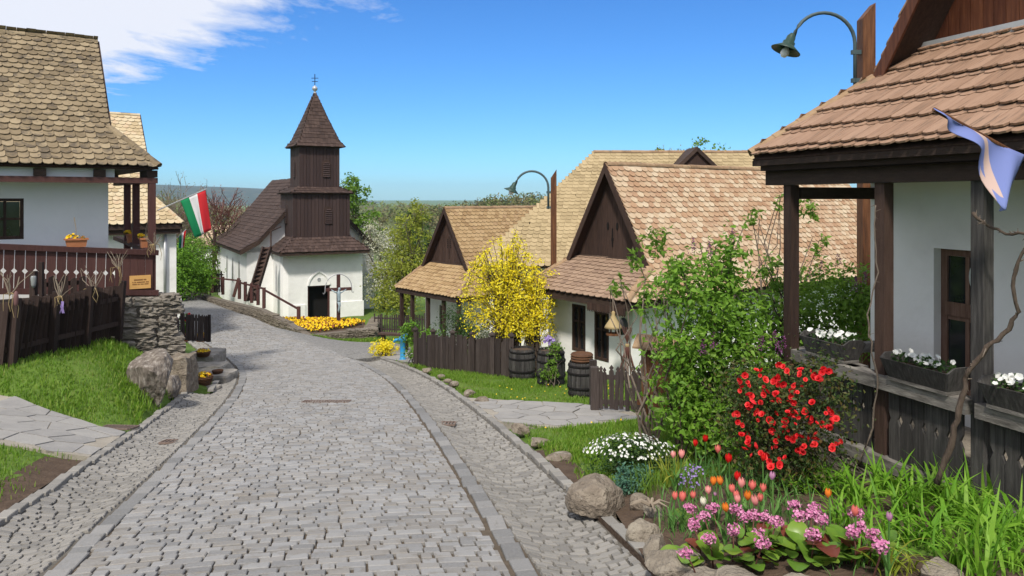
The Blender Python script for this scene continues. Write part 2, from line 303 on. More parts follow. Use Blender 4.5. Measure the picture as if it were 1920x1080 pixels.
class Fr:
    def __init__(s, o, u, v=None):
        s.o = Vector((o[0], o[1], 0)); s.u = Vector((u[0], u[1], 0)).normalized()
        s.v = Vector((v[0], v[1], 0)).normalized() if v is not None else Vector((-s.u.y, s.u.x, 0))
    def __call__(s, u, v, z): return s.o + s.u * u + s.v * v + Vector((0, 0, z))
WF = Fr((0, 0), (1, 0), (0, 1))
def commit(parent, name, T, mats, m, limit=300, smooth=False, many=None, T_mesh=None):
    """alike pieces of one thing: the largest in view as objects sharing one mesh, the rest joined into one part"""
    mats = np.asarray(mats, float)
    if len(mats) == 0: return
    p = mats[:, :3, 3]; y = np.maximum(p[:, 1], .05); px = 960 + F * p[:, 0] / y; py = HZ - F * p[:, 2] / y
    vis = (p[:, 1] > .5) & (px > -15) & (px < 1935) & (py > -15) & (py < 1095)
    key = np.where(vis, 1 / y, 0); order = np.argsort(-key, kind='stable')
    sel = [i for i in order[:limit] if key[i] > 0]
    me = T_mesh or tmesh(T, name, smooth)
    for i in sel: obj(name, me, m, parent, mats[i].tolist())
    rest = np.setdiff1d(np.arange(len(mats)), sel)
    if len(rest):
        b = MB(); b.inst(T, mats[rest]); b.build(many or name + '_field', m, parent, smooth, kind='stuff')
def mat4(x, y, z, o):
    m = np.eye(4); m[:3, 0] = x; m[:3, 1] = y; m[:3, 2] = z; m[:3, 3] = o; return m
def rot_mats(pos, scale, tilt=None, up=None):
    """N random rotations; with up, the local z axis leans from that direction by about tilt"""
    pos = np.asarray(pos, float); N = len(pos)
    if up is None: z = rng.normal(size=(N, 3))
    else: z = np.asarray(up, float) + rng.normal(size=(N, 3)) * tilt
    z /= np.linalg.norm(z, axis=1, keepdims=True) + 1e-9
    r = rng.normal(size=(N, 3)); x = np.cross(r, z); x /= np.linalg.norm(x, axis=1, keepdims=True) + 1e-9
    y = np.cross(z, x); m = np.tile(np.eye(4), (N, 1, 1)); sc = np.broadcast_to(np.asarray(scale, float), (N,))[:, None]
    m[:, :3, 0] = x * sc; m[:, :3, 1] = y * sc; m[:, :3, 2] = z * sc; m[:, :3, 3] = pos
    return m
# ------------------------------------------------------------------ the lie of the land
_cy = np.array([-12, -5, 0, 5.1, 8, 11.2, 13.9, 16.5, 18.2, 20, 24, 28, 33, 39, 48, 60, 80, 120.])
_cx = np.array([1.9, .5, -.5, -1.5, -2.12, -2.86, -3.54, -4.3, -4.9, -5.6, -7.5, -9.9, -13.2, -17.8, -25, -36, -56, -96.])
_gy = np.linspace(-12, 120, 2641); _gx = np.interp(_gy, _cy, _cx)
_k = np.exp(-np.linspace(-2, 2, 61) ** 2); _k /= _k.sum(); _gx = np.convolve(np.pad(_gx, 30, mode='reflect', reflect_type='odd'), _k, 'valid')
_gs = np.gradient(_gx, _gy)
def xc(y): return np.interp(y, _gy, _gx)
def cosf(y): return 1 / np.sqrt(1 + np.interp(y, _gy, _gs) ** 2)
def lat(x, y): return (x - xc(y)) * cosf(y)                       # distance from the road's middle, right positive
def sstep(a, b, t): t = np.clip((t - a) / (b - a), 0, 1); return t * t * (3 - 2 * t)
def zleft(y):
    t = np.clip(y - 21, 0, 9); return -1.9 - .13 * np.minimum(y, 21) - .13 * (t - t * t / 18)
def zplane(y):
    z = -1.9 - .13 * np.minimum(y, 36); return z - np.clip(y - 60, 0, 400) * .06
def zg(x, y):
    x = np.asarray(x, float); y = np.asarray(y, float)
    l = lat(x, np.clip(y, -12, 120)); w = sstep(.6, 4.2, l) * sstep(21, 26, y)
    z = zleft(np.maximum(y, -8)) * (1 - w) + zplane(np.maximum(y, -8)) * w
    z = z - (1 - w) * np.clip(y - 75, 0, 400) * .06
    s = np.clip(-l - 2.62 + .42 * sstep(14.5, 16, y), 0, None)         # left bank
    k = (.20 + 1.4 * sstep(10.4, 13.3, y)) * (1 - sstep(14.2, 15.4, y)) + .42 * sstep(14.2, 15.4, y)
    cap = 1.0 + .3 * sstep(12.8, 14, y) - .40 * sstep(14, 15.5, y) - .4 * sstep(20, 26, y)
    z = z + cap * (1 - np.exp(-k * s / cap)) * (1 - sstep(32, 45, y))
    r = np.clip(l - 2.5, 0, None)                                  # right: the garden beds lie a little higher
    z = z + .16 * sstep(.15, 1.0, r) * (1 - sstep(6.6, 8.2, y))
    return z
def prof(l):                                                       # road crown and dished gutters
    a = np.abs(l); z = .03 * (1 - np.clip(a / 1.45, 0, 1) ** 2)
    g = np.clip((a - 1.65) / .9, 0, 1); return z - np.where((a > 1.65) & (a < 2.55), .09 * np.sin(np.pi * g), 0)
def on_ground(px, py, lift=0.0):
    d = 8.0
    lo, hi = 1.0, 90.0
    for _ in range(50):
        d = .5 * (lo + hi); x = (px - 960) / F * d; z = (HZ - py) / F * d
        if z > float(zg(x, d)) + lift: lo = d
        else: hi = d
    return Vector(((px - 960) / F * d, d, float(zg((px - 960) / F * d, d))))
def G(x, y, dz=0.0): return Vector((x, y, float(zg(x, y)) + dz))
def ground_sheet():
    ax = np.concatenate([[-6000, -2500, -1000, -400, -160, -80, -50], np.concatenate([np.arange(-34, -12, .5), np.arange(-12, 6, .2), np.arange(6, 18.01, .5)]), [22, 30, 50, 90, 200, 500, 1200, 2500, 6000]])
    ay = np.concatenate([[-200, -60, -20, -8], np.concatenate([np.arange(-4, 24, .2), np.arange(24, 50, .5)]), np.arange(50, 100, 3), [110, 130, 160, 200, 260, 350, 500, 800, 1500, 3000, 7000]])
    X, Y = np.meshgrid(ax, ay); Z = zg(X, Y)
    Z = Z + .02 * np.sin(X * 3.1 + Y * 1.7) * np.cos(Y * 2.3 - X)
    l = lat(X, np.clip(Y, -12, 120)); wl_ = np.where((l < 0) & (Y > 15.2), 2.3, 2.9); under = (np.abs(l) < wl_) & (Y < 75); Z = np.where(under, Z - .16 * np.clip((wl_ - np.abs(l)) / .4, 0, 1), Z)
    # hollow the bed of the two paths and of the square before the church so that their paving lies on top
    for P in PAVED:
        c = (sum(p[0] for p in P) / len(P), sum(p[1] for p in P) / len(P)); Q = [(c[0] + (p[0] - c[0]) * (1 - .10 / max(.3, math.hypot(p[0] - c[0], p[1] - c[1]))), c[1] + (p[1] - c[1]) * (1 - .10 / max(.3, math.hypot(p[0] - c[0], p[1] - c[1])))) for p in P]
        Z = np.where(inpoly(X, Y, Q), Z - .09, Z)
    b = MB(); nx = len(ax); ny = len(ay)
    V = np.stack([X, Y, Z], -1).reshape(-1, 3)
    i, j = np.meshgrid(np.arange(nx - 1), np.arange(ny - 1)); q = (j * nx + i).ravel()
    b.add(V, [(a, a + 1, a + 1 + nx, a + nx) for a in q.tolist()], .5)
    o = b.build('ground', 'turf', None, True, kind='structure'); return o
def inpoly(x, y, P):
    x = np.asarray(x); y = np.asarray(y); c = np.zeros(np.broadcast(x, y).shape, bool); n = len(P)
    for i in range(n):
        x1, y1 = P[i][:2]; x2, y2 = P[i - 1][:2]
        c ^= ((y1 > y) != (y2 > y)) & (x < (x2 - x1) * (y - y1) / (y2 - y1 + 1e-12) + x1)
    return c
def edge_pt(y, l):                                                # a point l metres to the side of the road's middle at y
    s = np.interp(y, _gy, _gs); c = 1 / math.sqrt(1 + s * s); return (float(xc(y)) + l * c, float(y) - l * s * c)
def gp(px, py): v = on_ground(px, py); return (v.x, v.y)
PATH_L = [edge_pt(9.25, -2.57), (-6.5, 8.85), (-9.7, 8.2), (-9.9, 10.75), (-7.2, 10.85), edge_pt(10.75, -2.57)]
PATH_R = [edge_pt(13.0, 2.57), (-.2, 13.0), (1.85, 12.5), (2.05, 11.3), (.6, 10.55), edge_pt(10.5, 2.57)]
PATH_F = [edge_pt(20.6, 2.57), (-2.6, 20.2), (-2.2, 21.3), (-3.2, 23.6), edge_pt(22.3, 2.57)]
PLAZA = [edge_pt(21.0, 1.7), (-3.2, 23.6), (-3.6, 26.5), (-4.6, 29.2), (-8.0, 29.7), edge_pt(29.9, 1.4), edge_pt(26, 1.4)]
def hull(P):
    P = sorted(set(P)); cr = lambda o, a, b: (a[0] - o[0]) * (b[1] - o[1]) - (a[1] - o[1]) * (b[0] - o[0]); h = []
    for Q in (P, P[::-1]):
        k = []
        for p in Q:
            while len(k) > 1 and cr(k[-2], k[-1], p) <= 0: k.pop()
            k.append(p)
        h += k[:-1]
    return h
PATH_L, PATH_R, PATH_F, PLAZA = hull(PATH_L), hull(PATH_R), hull(PATH_F), hull(PLAZA)
PAVED = [PATH_L, PATH_R, PATH_F, PLAZA]
ground = ground_sheet()
# ------------------------------------------------------------------ road, kerbs and gutters
def ribbon(l0, l1, y0, y1, dz, name, m, n_l=9, step=.35, kind='structure', parent=None):
    b = MB(); ys = np.arange(y0, y1, step); ls = np.linspace(l0, l1, n_l); V = []
    for y in ys:
        for l in ls:
            x, yy = edge_pt(y, l); V.append((x, yy, float(zg(x, yy)) + float(prof(l)) + dz))
    q = [(j * n_l + i, j * n_l + i + 1, (j + 1) * n_l + i + 1, (j + 1) * n_l + i) for j in range(len(ys) - 1) for i in range(n_l - 1)]
    b.add(V, q, .3); return b.build(name, m, parent, True, kind=kind)
SETT_END = 33.0
ribbon(-2.98, -2.58, 3.5, 9.3, .004, 'left_worn_verge', 'soil', 4); ribbon(2.58, 2.84, 6.4, 8.6, .004, 'right_worn_verge', 'soil', 3)
road = ribbon(-1.66, 1.66, 1.5, SETT_END + .4, -.012, 'road', 'joint')
gut_l = ribbon(-2.60, -1.54, 1.5, 15.6, -.014, 'left_gutter', 'joint_grey')
ribbon(-2.18, -1.54, 15.5, 30, -.014, 'left_gutter_beyond', 'joint_grey')
gut_r = ribbon(1.54, 2.60, 1.5, 22.5, -.014, 'right_gutter', 'joint_grey')
road_far = ribbon(-1.75, 1.75, SETT_END + .1, 76, .006, 'upper_road', 'road_far', 9, .6)
sd = np.linspace(-.5, .5, 2)
def sett_T(cx=.5, cy=.5, h=.05, ch=.045):
    a, c = .5, .5 - ch
    V = [(-a, -a, -h), (a, -a, -h), (a, a, -h), (-a, a, -h), (-a, -a, -.006), (a, -a, -.006), (a, a, -.006), (-a, a, -.006), (-c, -c, 0), (c, -c, 0), (c, c, 0), (-c, c, 0)]
    return V, [(0, 1, 5, 4), (1, 2, 6, 5), (2, 3, 7, 6), (3, 0, 4, 7), (4, 5, 9, 8), (5, 6, 10, 9), (6, 7, 11, 10), (7, 4, 8, 11), (8, 9, 10, 11)]
SETT = sett_T()
def arc_rows(y0, y1, step):
    out = []; y = y0
    while y < y1:
        out.append(y); y += step * cosf(y) * random.uniform(.86, 1.14)
    return out
def pave(l0, l1, y0, y1, row, length, gx, gy, dz=.012, jit=.006, wander=0.0):
    mats = []
    for y in arc_rows(y0, y1, row):
        s = float(np.interp(y, _gy, _gs)); c = 1 / math.sqrt(1 + s * s); ux = Vector((c, -s * c, 0)); uy = Vector((s * c, c, 0))
        l = l0 + random.uniform(-.05, .0)
        while l < l1:
            w = length * random.uniform(.62, 1.45); w = min(w, l1 - l)
            if w < length * .35: break
            lm = l + w / 2; yy0 = y + wander * math.sin(lm * 5 + y * 2.1) + random.gauss(0, jit)
            x, yy = edge_pt(yy0, lm)
            z = float(zg(x, yy)) + float(prof(lm)) + dz + random.gauss(0, .0018)
            e = .02
            zx = (float(zg(x + ux.x * e, yy + ux.y * e)) + float(prof(lm + e)) - float(zg(x, yy)) - float(prof(lm))) / e + random.gauss(0, .010)
            zy = -.13 if yy < 21 else -.05
            X = Vector((ux.x, ux.y, zx)).normalized(); Y = Vector((uy.x, uy.y, zy + random.gauss(0, .010))).normalized(); Zv = X.cross(Y).normalized()
            a = random.gauss(0, .018); X2 = X * math.cos(a) + Y * math.sin(a); Y2 = Y * math.cos(a) - X * math.sin(a)
            g = gx * random.uniform(.4, 1.9)
            mats.append(mat4(np.array(X2) * max(.02, w - g), np.array(Y2) * (row - gy * random.uniform(.5, 1.6)), np.array(Zv), (x, yy, z)))
            l += w
    return mats
commit(road, 'sett', SETT, pave(-1.46, 1.46, 3.4, 20, .105, .150, .013, .005) + pave(-1.62, 1.62, 20, SETT_END + .2, .13, .19, .02, .012), 'sett', 300, many='setts')
for sgn, par in ((-1, gut_l), (1, gut_r)):
    yend = 29.5 if sgn < 0 else 21
    k0, k1 = sorted((sgn * 1.47, sgn * 1.66)); mats = []
    y = 3.2
    while y < yend:                                                # the kerb course between road and gutter
        L = random.uniform(.14, .36); s = float(np.interp(y, _gy, _gs)); c = 1 / math.sqrt(1 + s * s)
        x, yy = edge_pt(y + L / 2 * c, (k0 + k1) / 2 + random.gauss(0, .006)); s += random.gauss(0, .03); c_ = 1 / math.sqrt(1 + s * s); X = Vector((c_, -s * c_, random.gauss(0, .02))); Y = Vector((s * c_, c_, -.13 * (yy < 22))).normalized()
        mats.append(mat4(np.array(X) * (.145 + random.uniform(-.012, .012)), np.array(Y) * (L - .03), (0, 0, 1), (x, yy, float(zg(x, yy)) + .012 + random.gauss(0, .003)))); y += L * c
    commit(par, 'kerb_stone', SETT, mats, 'kerb', 120, many='kerb_stones')
    g0, g1 = sorted((sgn * 1.69, sgn * 2.44))
    cob = pave(g0, g1, 3.2, 15.4 if sgn < 0 else yend, .062, .115, .014, .009, .010, .006, .03)
    if sgn < 0: cob += pave(-2.04, -1.69, 15.4, yend, .062, .115, .014, .009, .010, .006, .03)
    commit(par, 'cobble', SETT, cob, 'sett_dark', 300, many='cobbles')
    mats = []; y = 3.2; e0, e1 = sorted((sgn * 2.45, sgn * 2.58))
    while y < yend:                                                # outer edging
        L = random.uniform(.13, .26); s = float(np.interp(y, _gy, _gs)); c = 1 / math.sqrt(1 + s * s)
        lo = (e0 + e1) / 2 if sgn > 0 or y < 15.4 else -2.1; x, yy = edge_pt(y + L / 2 * c, lo + random.gauss(0, .01)); X = Vector((c, -s * c, 0)); Y = Vector((s * c, c, -.13 * (yy < 22))).normalized()
        mats.append(mat4(np.array(X) * .11, np.array(Y) * (L - .03), (0, 0, 1), (x, yy, float(zg(x, yy)) + .012 + random.gauss(0, .006)))); y += L * c
    commit(par, 'edging_stone', SETT, mats, 'sett_dark', 80, many='edging_stones')
# flagged paths: irregular stones set in pale mortar
def clip_half(poly, p, n):
    out = []
    for i in range(len(poly)):
        a, b = poly[i], poly[(i + 1) % len(poly)]; da = (a[0] - p[0]) * n[0] + (a[1] - p[1]) * n[1]; db = (b[0] - p[0]) * n[0] + (b[1] - p[1]) * n[1]
        if da <= 0: out.append(a)
        if da * db < 0: t = da / (da - db); out.append((a[0] + (b[0] - a[0]) * t, a[1] + (b[1] - a[1]) * t))
    return out
def sheet(name, P, m, dz, kind='structure'):
    b = MB(); xs = [p[0] for p in P]; ys = [p[1] for p in P]; st = .3; V = []; fs = []
    for gx_ in np.arange(min(xs), max(xs), st):
        for gy_ in np.arange(min(ys), max(ys), st):
            q = [(gx_, gy_), (gx_ + st, gy_), (gx_ + st, gy_ + st), (gx_, gy_ + st)]; n = len(P)
            for i in range(n):
                a, c = P[i], P[(i + 1) % n]; nn = (c[1] - a[1], -(c[0] - a[0])); cen = (sum(xs) / n, sum(ys) / n)
                if (cen[0] - a[0]) * nn[0] + (cen[1] - a[1]) * nn[1] > 0: nn = (-nn[0], -nn[1])
                q = clip_half(q, a, nn)
                if len(q) < 3: break
            if len(q) >= 3:
                k = len(V); V += [(x, y, float(zg(x, y)) + dz) for x, y in q]; fs.append(tuple(range(k, k + len(q))))
    b.add(V, fs, .4)
    n = len(P)
    for i in range(n):                                             # closed edge going down into the ground
        a, c = P[i], P[(i + 1) % n]; k = max(1, int(math.hypot(c[0] - a[0], c[1] - a[1]) / .3))
        for j in range(k):
            p = (a[0] + (c[0] - a[0]) * j / k, a[1] + (c[1] - a[1]) * j / k); q = (a[0] + (c[0] - a[0]) * (j + 1) / k, a[1] + (c[1] - a[1]) * (j + 1) / k); z1, z2 = float(zg(*p)) + dz, float(zg(*q)) + dz
            b.add([(p[0], p[1], z1 - .25), (q[0], q[1], z2 - .25), (q[0], q[1], z2), (p[0], p[1], z1)], [(0, 1, 2, 3)], .4)
    return b.build(name, m, None, False, kind=kind)
def flagstones(parent, P, size, m, dz=.030, gap=.018):
    xs = [p[0] for p in P]; ys = [p[1] for p in P]; seeds = []
    for x in np.arange(min(xs) - size, max(xs) + size, size):
        for y in np.arange(min(ys) - size, max(ys) + size, size): seeds.append((x + random.uniform(-.42, .42) * size, y + random.uniform(-.42, .42) * size))
    for s in seeds:
        if not inpoly(s[0], s[1], P): continue
        q = [(s[0] - size, s[1] - size), (s[0] + size, s[1] - size), (s[0] + size, s[1] + size), (s[0] - size, s[1] + size)]
        for t in seeds:
            dx, dy = t[0] - s[0], t[1] - s[1]; L = math.hypot(dx, dy)
            if t == s or L > 2.3 * size: continue
            h = .5 * L - gap / 2; q = clip_half(q, (s[0] + dx / L * h, s[1] + dy / L * h), (dx, dy))
        n = len(P); cen = (sum(xs) / n, sum(ys) / n)
        for i in range(n):
            a, c = P[i], P[(i + 1) % n]; nn = (c[1] - a[1], -(c[0] - a[0]))
            if (cen[0] - a[0]) * nn[0] + (cen[1] - a[1]) * nn[1] > 0: nn = (-nn[0], -nn[1])
            q = clip_half(q, a, nn)
            if len(q) < 3: break
        if len(q) < 3: continue
        b = MB(); hz = dz + random.gauss(0, .003); b.prism([(x, y, float(zg(x, y)) + hz - .03) for x, y in q], (0, 0, .03))
        me = b.mesh('flagstone')
        if me.polygons and me.polygons[0].normal.z > 0: pass
        obj('flagstone', me, m, parent)
pl = sheet('left_path', PATH_L, 'mortar', .016); flagstones(pl, PATH_L, .40, 'flag')
pr = sheet('right_path', PATH_R, 'mortar', .016); flagstones(pr, PATH_R, .40, 'flag')
pf = sheet('far_path', PATH_F, 'mortar', .016); flagstones(pf, PATH_F, .5, 'flag')
plaza = sheet('square_before_church', PLAZA, 'road_far', .012)
# iron drain grates
def grate(px, py, w, dpt, label, ang=0.0):
    p = on_ground(px, py); l = float(lat(p.x, p.y)); p.z += (float(prof(l)) if abs(l) < 2.6 else 0) + .016
    s = float(np.interp(p.y, _gy, _gs)); fr = Fr((p.x, p.y), (math.cos(ang), math.sin(ang)))
    t = thing('drain_grate', label, 'drain grate', p)
    def bx(name, u0, u1, v0, v1, h0, h1):
        b = MB(); c = [fr(u, v, 0) for u, v in ((u0, v0), (u1, v0), (u1, v1), (u0, v1))]
        zz = lambda q: p.z - .13 * (q.y - p.y)
        b.hexa([(q.x, q.y, zz(q) + h0) for q in c] + [(q.x, q.y, zz(q) + h1) for q in c]); return b.build(name, 'iron', t)
    for (a, b_, c, d) in ((-w / 2, w / 2, -dpt / 2, -dpt / 2 + .025), (-w / 2, w / 2, dpt / 2 - .025, dpt / 2)): bx('frame_bar', a, b_, c, d, -.02, .004)
    n = int(w / .045)
    for i in range(n + 1):
        u = -w / 2 + i * w / n; bx('bar', u - .011, u + .011, -dpt / 2 + .025, dpt / 2 - .025, -.02, .003)
grate(212, 802, .62, .28, 'long rusty drain grate set in the left flagged path', -.12)
grate(326, 820, .30, .24, 'small rusty drain grate in the left cobbled gutter')
grate(612, 757, .80, .26, 'wide flat drain grate in the middle of the road')
grate(832, 790, .34, .30, 'small drain grate in the right cobbled gutter')
# ------------------------------------------------------------------ roofs, walls and windows
def tile_T(w, l, th, k=5, rnd_end=.35):
    """flat clay tile with a rounded tail: tail at y = 0, head at y = l"""
    pts = [(w / 2, l), (-w / 2, l)] + [(-w / 2 * math.cos(math.pi * i / (k - 1)), w * rnd_end * (1 - math.sin(math.pi * i / (k - 1)))) for i in range(k)]
    n = len(pts); zt = lambda y: th * 2.1 * (1 - y / l)
    V = [(x, y, zt(y) + th) for x, y in pts] + [(x, y, zt(y)) for x, y in pts]
    fs = [tuple(range(n))] + [(i, i + n, (i + 1) % n + n, (i + 1) % n) for i in range(1, n)]
    return V, fs
def plane_axes(poly):
    a, b, c = Vector(poly[0]), Vector(poly[1]), Vector(poly[2]); s = (b - a).normalized(); n = s.cross(c - a).normalized()
    if n.z < 0: n = -n
    t = n.cross(s).normalized()
    if t.z < 0: t = -t
    return a, s, t, n
def tile_mats(poly, courses, w, l, jit=.006, stagger=True, lift=.012, margin=.0, lift2=.0):
    """poly[0]-poly[1] is the eave; courses = distances up the slope; tiles are cut to fit between the edges"""
    a, s, t, n = plane_axes(poly); P2 = [((Vector(p) - a).dot(s), (Vector(p) - a).dot(t)) for p in poly]; out = []
    sx = s if s.cross(t).dot(n) > 0 else -s
    for j, tt in enumerate(courses):
        xs = []; q_ = max(tt + l * .3, .004)
        for i in range(len(P2)):
            (x1, y1), (x2, y2) = P2[i], P2[i - 1]
            if (y1 > q_) != (y2 > q_): xs.append(x1 + (x2 - x1) * (q_ - y1) / (y2 - y1))
        if len(xs) < 2: continue
        x, xe = min(xs) + margin, max(xs) - margin; first = stagger and j % 2
        while x < xe - .03:
            ww = w * (.5 if first else 1.0); first = False; ww = min(ww, xe - x); xm = x + ww / 2
            q = a + s * (xm + random.gauss(0, jit * .4)) + t * (tt + random.gauss(0, jit)) + n * (lift + (lift2 if j % 2 else 0) + random.uniform(0, .004))
            an = random.gauss(0, .012) if ww > w * .6 else 0; X = sx * math.cos(an) + t * math.sin(an); Y = t * math.cos(an) - sx * math.sin(an)
            q = q + n * .011 * (1 + math.sin(xm * 1.9 + tt * 1.3) * math.cos(tt * 2.1 - xm * .7))
            if random.random() < .018: q = q - t * random.uniform(.01, .045); sl_ = random.gauss(0, .06); X, Y = X * math.cos(sl_) + Y * math.sin(sl_), Y * math.cos(sl_) - X * math.sin(sl_)
            out.append(mat4(X * (ww / w * .99), Y, n, q)); x += ww * 1.006
    return out
def slab(name, poly, th, m, parent):
    b = MB(); a, s, t, n = plane_axes(poly); pts = [Vector(p) for p in poly]
    b.prism([p - n * th for p in pts], n * (th - .002)); return b.build(name, m, parent)
HALF = None
def half_T(r, l, th=.012, k=6):
    """half-round ridge tile along y, slightly conical"""
    V = []; 
    for y, rr in ((0, r * 1.06), (l, r * .94)):
        for q in (rr, rr - th):
            V += [(q * math.cos(math.pi * i / k), y, q * math.sin(math.pi * i / k)) for i in range(k + 1)]
    n = k + 1; fs = []
    for i in range(k): fs += [(i, i + 1, 2 * n + i + 1, 2 * n + i), (n + i + 1, n + i, 3 * n + i, 3 * n + i + 1), (i + 1, i, n + i, n + i + 1), (2 * n + i, 2 * n + i + 1, 3 * n + i + 1, 3 * n + i)]
    return V, fs
def ridge_tiles(parent, p, q, r, l, m, name='ridge_tile', up=Vector((0, 0, 1))):
    p = Vector(p); q = Vector(q); d = (q - p); L = d.length; d.normalize(); x = d.cross(up).normalized(); z = x.cross(d); n = max(1, int(L / (l * .9))); T = half_T(r, l)
    mats = [mat4(x, (d + z * .03).normalized(), z, p + d * (i * L / n) + z * random.uniform(-.005, .008)) for i in range(n)]
    commit(parent, name, T, mats, m, 60)
def wall_open(b, fr, u0, u1, z0, z1, v, reveal, openings):
    """a wall face with real openings and their reveals"""
    us = sorted({u0, u1, *[o[0] for o in openings], *[o[1] for o in openings]}); zs = sorted({z0, z1, *[o[2] for o in openings], *[o[3] for o in openings]})
    for i in range(len(us) - 1):
        for j in range(len(zs) - 1):
            cu = (us[i] + us[i + 1]) / 2; cz = (zs[j] + zs[j + 1]) / 2
            if any(o[0] < cu < o[1] and o[2] < cz < o[3] for o in openings): continue
            b.add([fr(us[i], v, zs[j]), fr(us[i + 1], v, zs[j]), fr(us[i + 1], v, zs[j + 1]), fr(us[i], v, zs[j + 1])], [(0, 1, 2, 3)], .5)
    for a, c, e, f in openings:
        for p, q in (((a, e), (a, f)), ((c, f), (c, e)), ((a, f), (c, f)), ((c, e), (a, e))):
            b.add([fr(p[0], v, p[1]), fr(q[0], v, q[1]), fr(q[0], v + reveal, q[1]), fr(p[0], v + reveal, p[1])], [(0, 1, 2, 3)], .5)
def box_walls(b, fr, u0, u1, v0, v1, z0, z1, openings=(), reveal=.14, front=True):
    if front: wall_open(b, fr, u0, u1, z0, z1, v0, reveal, openings)
    b.add([fr(u0, v1, z0), fr(u1, v1, z0), fr(u1, v1, z1), fr(u0, v1, z1)], [(0, 1, 2, 3)], .5)
    b.add([fr(u0, v0, z0), fr(u0, v1, z0), fr(u0, v1, z1), fr(u0, v0, z1)], [(0, 1, 2, 3)], .5)
    b.add([fr(u1, v0, z0), fr(u1, v1, z0), fr(u1, v1, z1), fr(u1, v0, z1)], [(0, 1, 2, 3)], .5)
    b.add([fr(u0, v0, z1), fr(u1, v0, z1), fr(u1, v1, z1), fr(u0, v1, z1)], [(0, 1, 2, 3)], .5)
def window(parent, fr, u0, u1, z0, z1, v, m='dark', cols=2, rows=(.62,), name='window', border=.055, proud=.0):
    b = MB(); t = border; v0 = v - proud; v1 = v + .05
    b.fbox(fr, u0, u0 + t, v0, v1, z0, z1); b.fbox(fr, u1 - t, u1, v0, v1, z0, z1)
    b.fbox(fr, u0 + t, u1 - t, v0, v1, z0, z0 + t); b.fbox(fr, u0 + t, u1 - t, v0, v1, z1 - t, z1)
    w = b.build(name, m, parent)
    zs = [z0 + t] + [z0 + r * (z1 - z0) for r in rows] + [z1 - t]; uu = np.linspace(u0 + t, u1 - t, cols + 1)
    for i in range(1, cols):
        b = MB(); b.fbox(fr, uu[i] - .022, uu[i] + .022, v0 + .006, v1 - .004, z0 + t, z1 - t); b.build('mullion', m, w)
    for r in zs[1:-1]:
        for i in range(cols):
            b = MB(); b.fbox(fr, uu[i] + (.022 if i else 0), uu[i + 1] - (.022 if i < cols - 1 else 0), v0 + .009, v1 - .006, r - .02, r + .02); b.build('transom', m, w)
    for i in range(cols):
        for j in range(len(zs) - 1):
            b = MB(); b.fbox(fr, uu[i] + .003, uu[i + 1] - .003, v + .018, v + .026, zs[j] + .003, zs[j + 1] - .003); b.build('pane', 'glass', w)
    return w
def boards(parent, fr, u0, u1, v, zb, zt, w, m, th=.03, name='board', gap=.006):
    """upright boards over a front whose top and bottom are functions of u"""
    u = u0
    while u < u1 - .02:
        e = min(u + w * random.uniform(.85, 1.15), u1); pts = [fr(u + gap / 2, v, zb(u)), fr(e - gap / 2, v, zb(e)), fr(e - gap / 2, v, zt(e)), fr(u + gap / 2, v, zt(u))]
        mid = (u + e) / 2
        if zt(u) - zb(u) > .02 or zt(e) - zb(e) > .02:
            b = MB(); b.prism(pts, fr.v * (th + random.uniform(0, .006))); b.build(name, m, parent)
        u = e
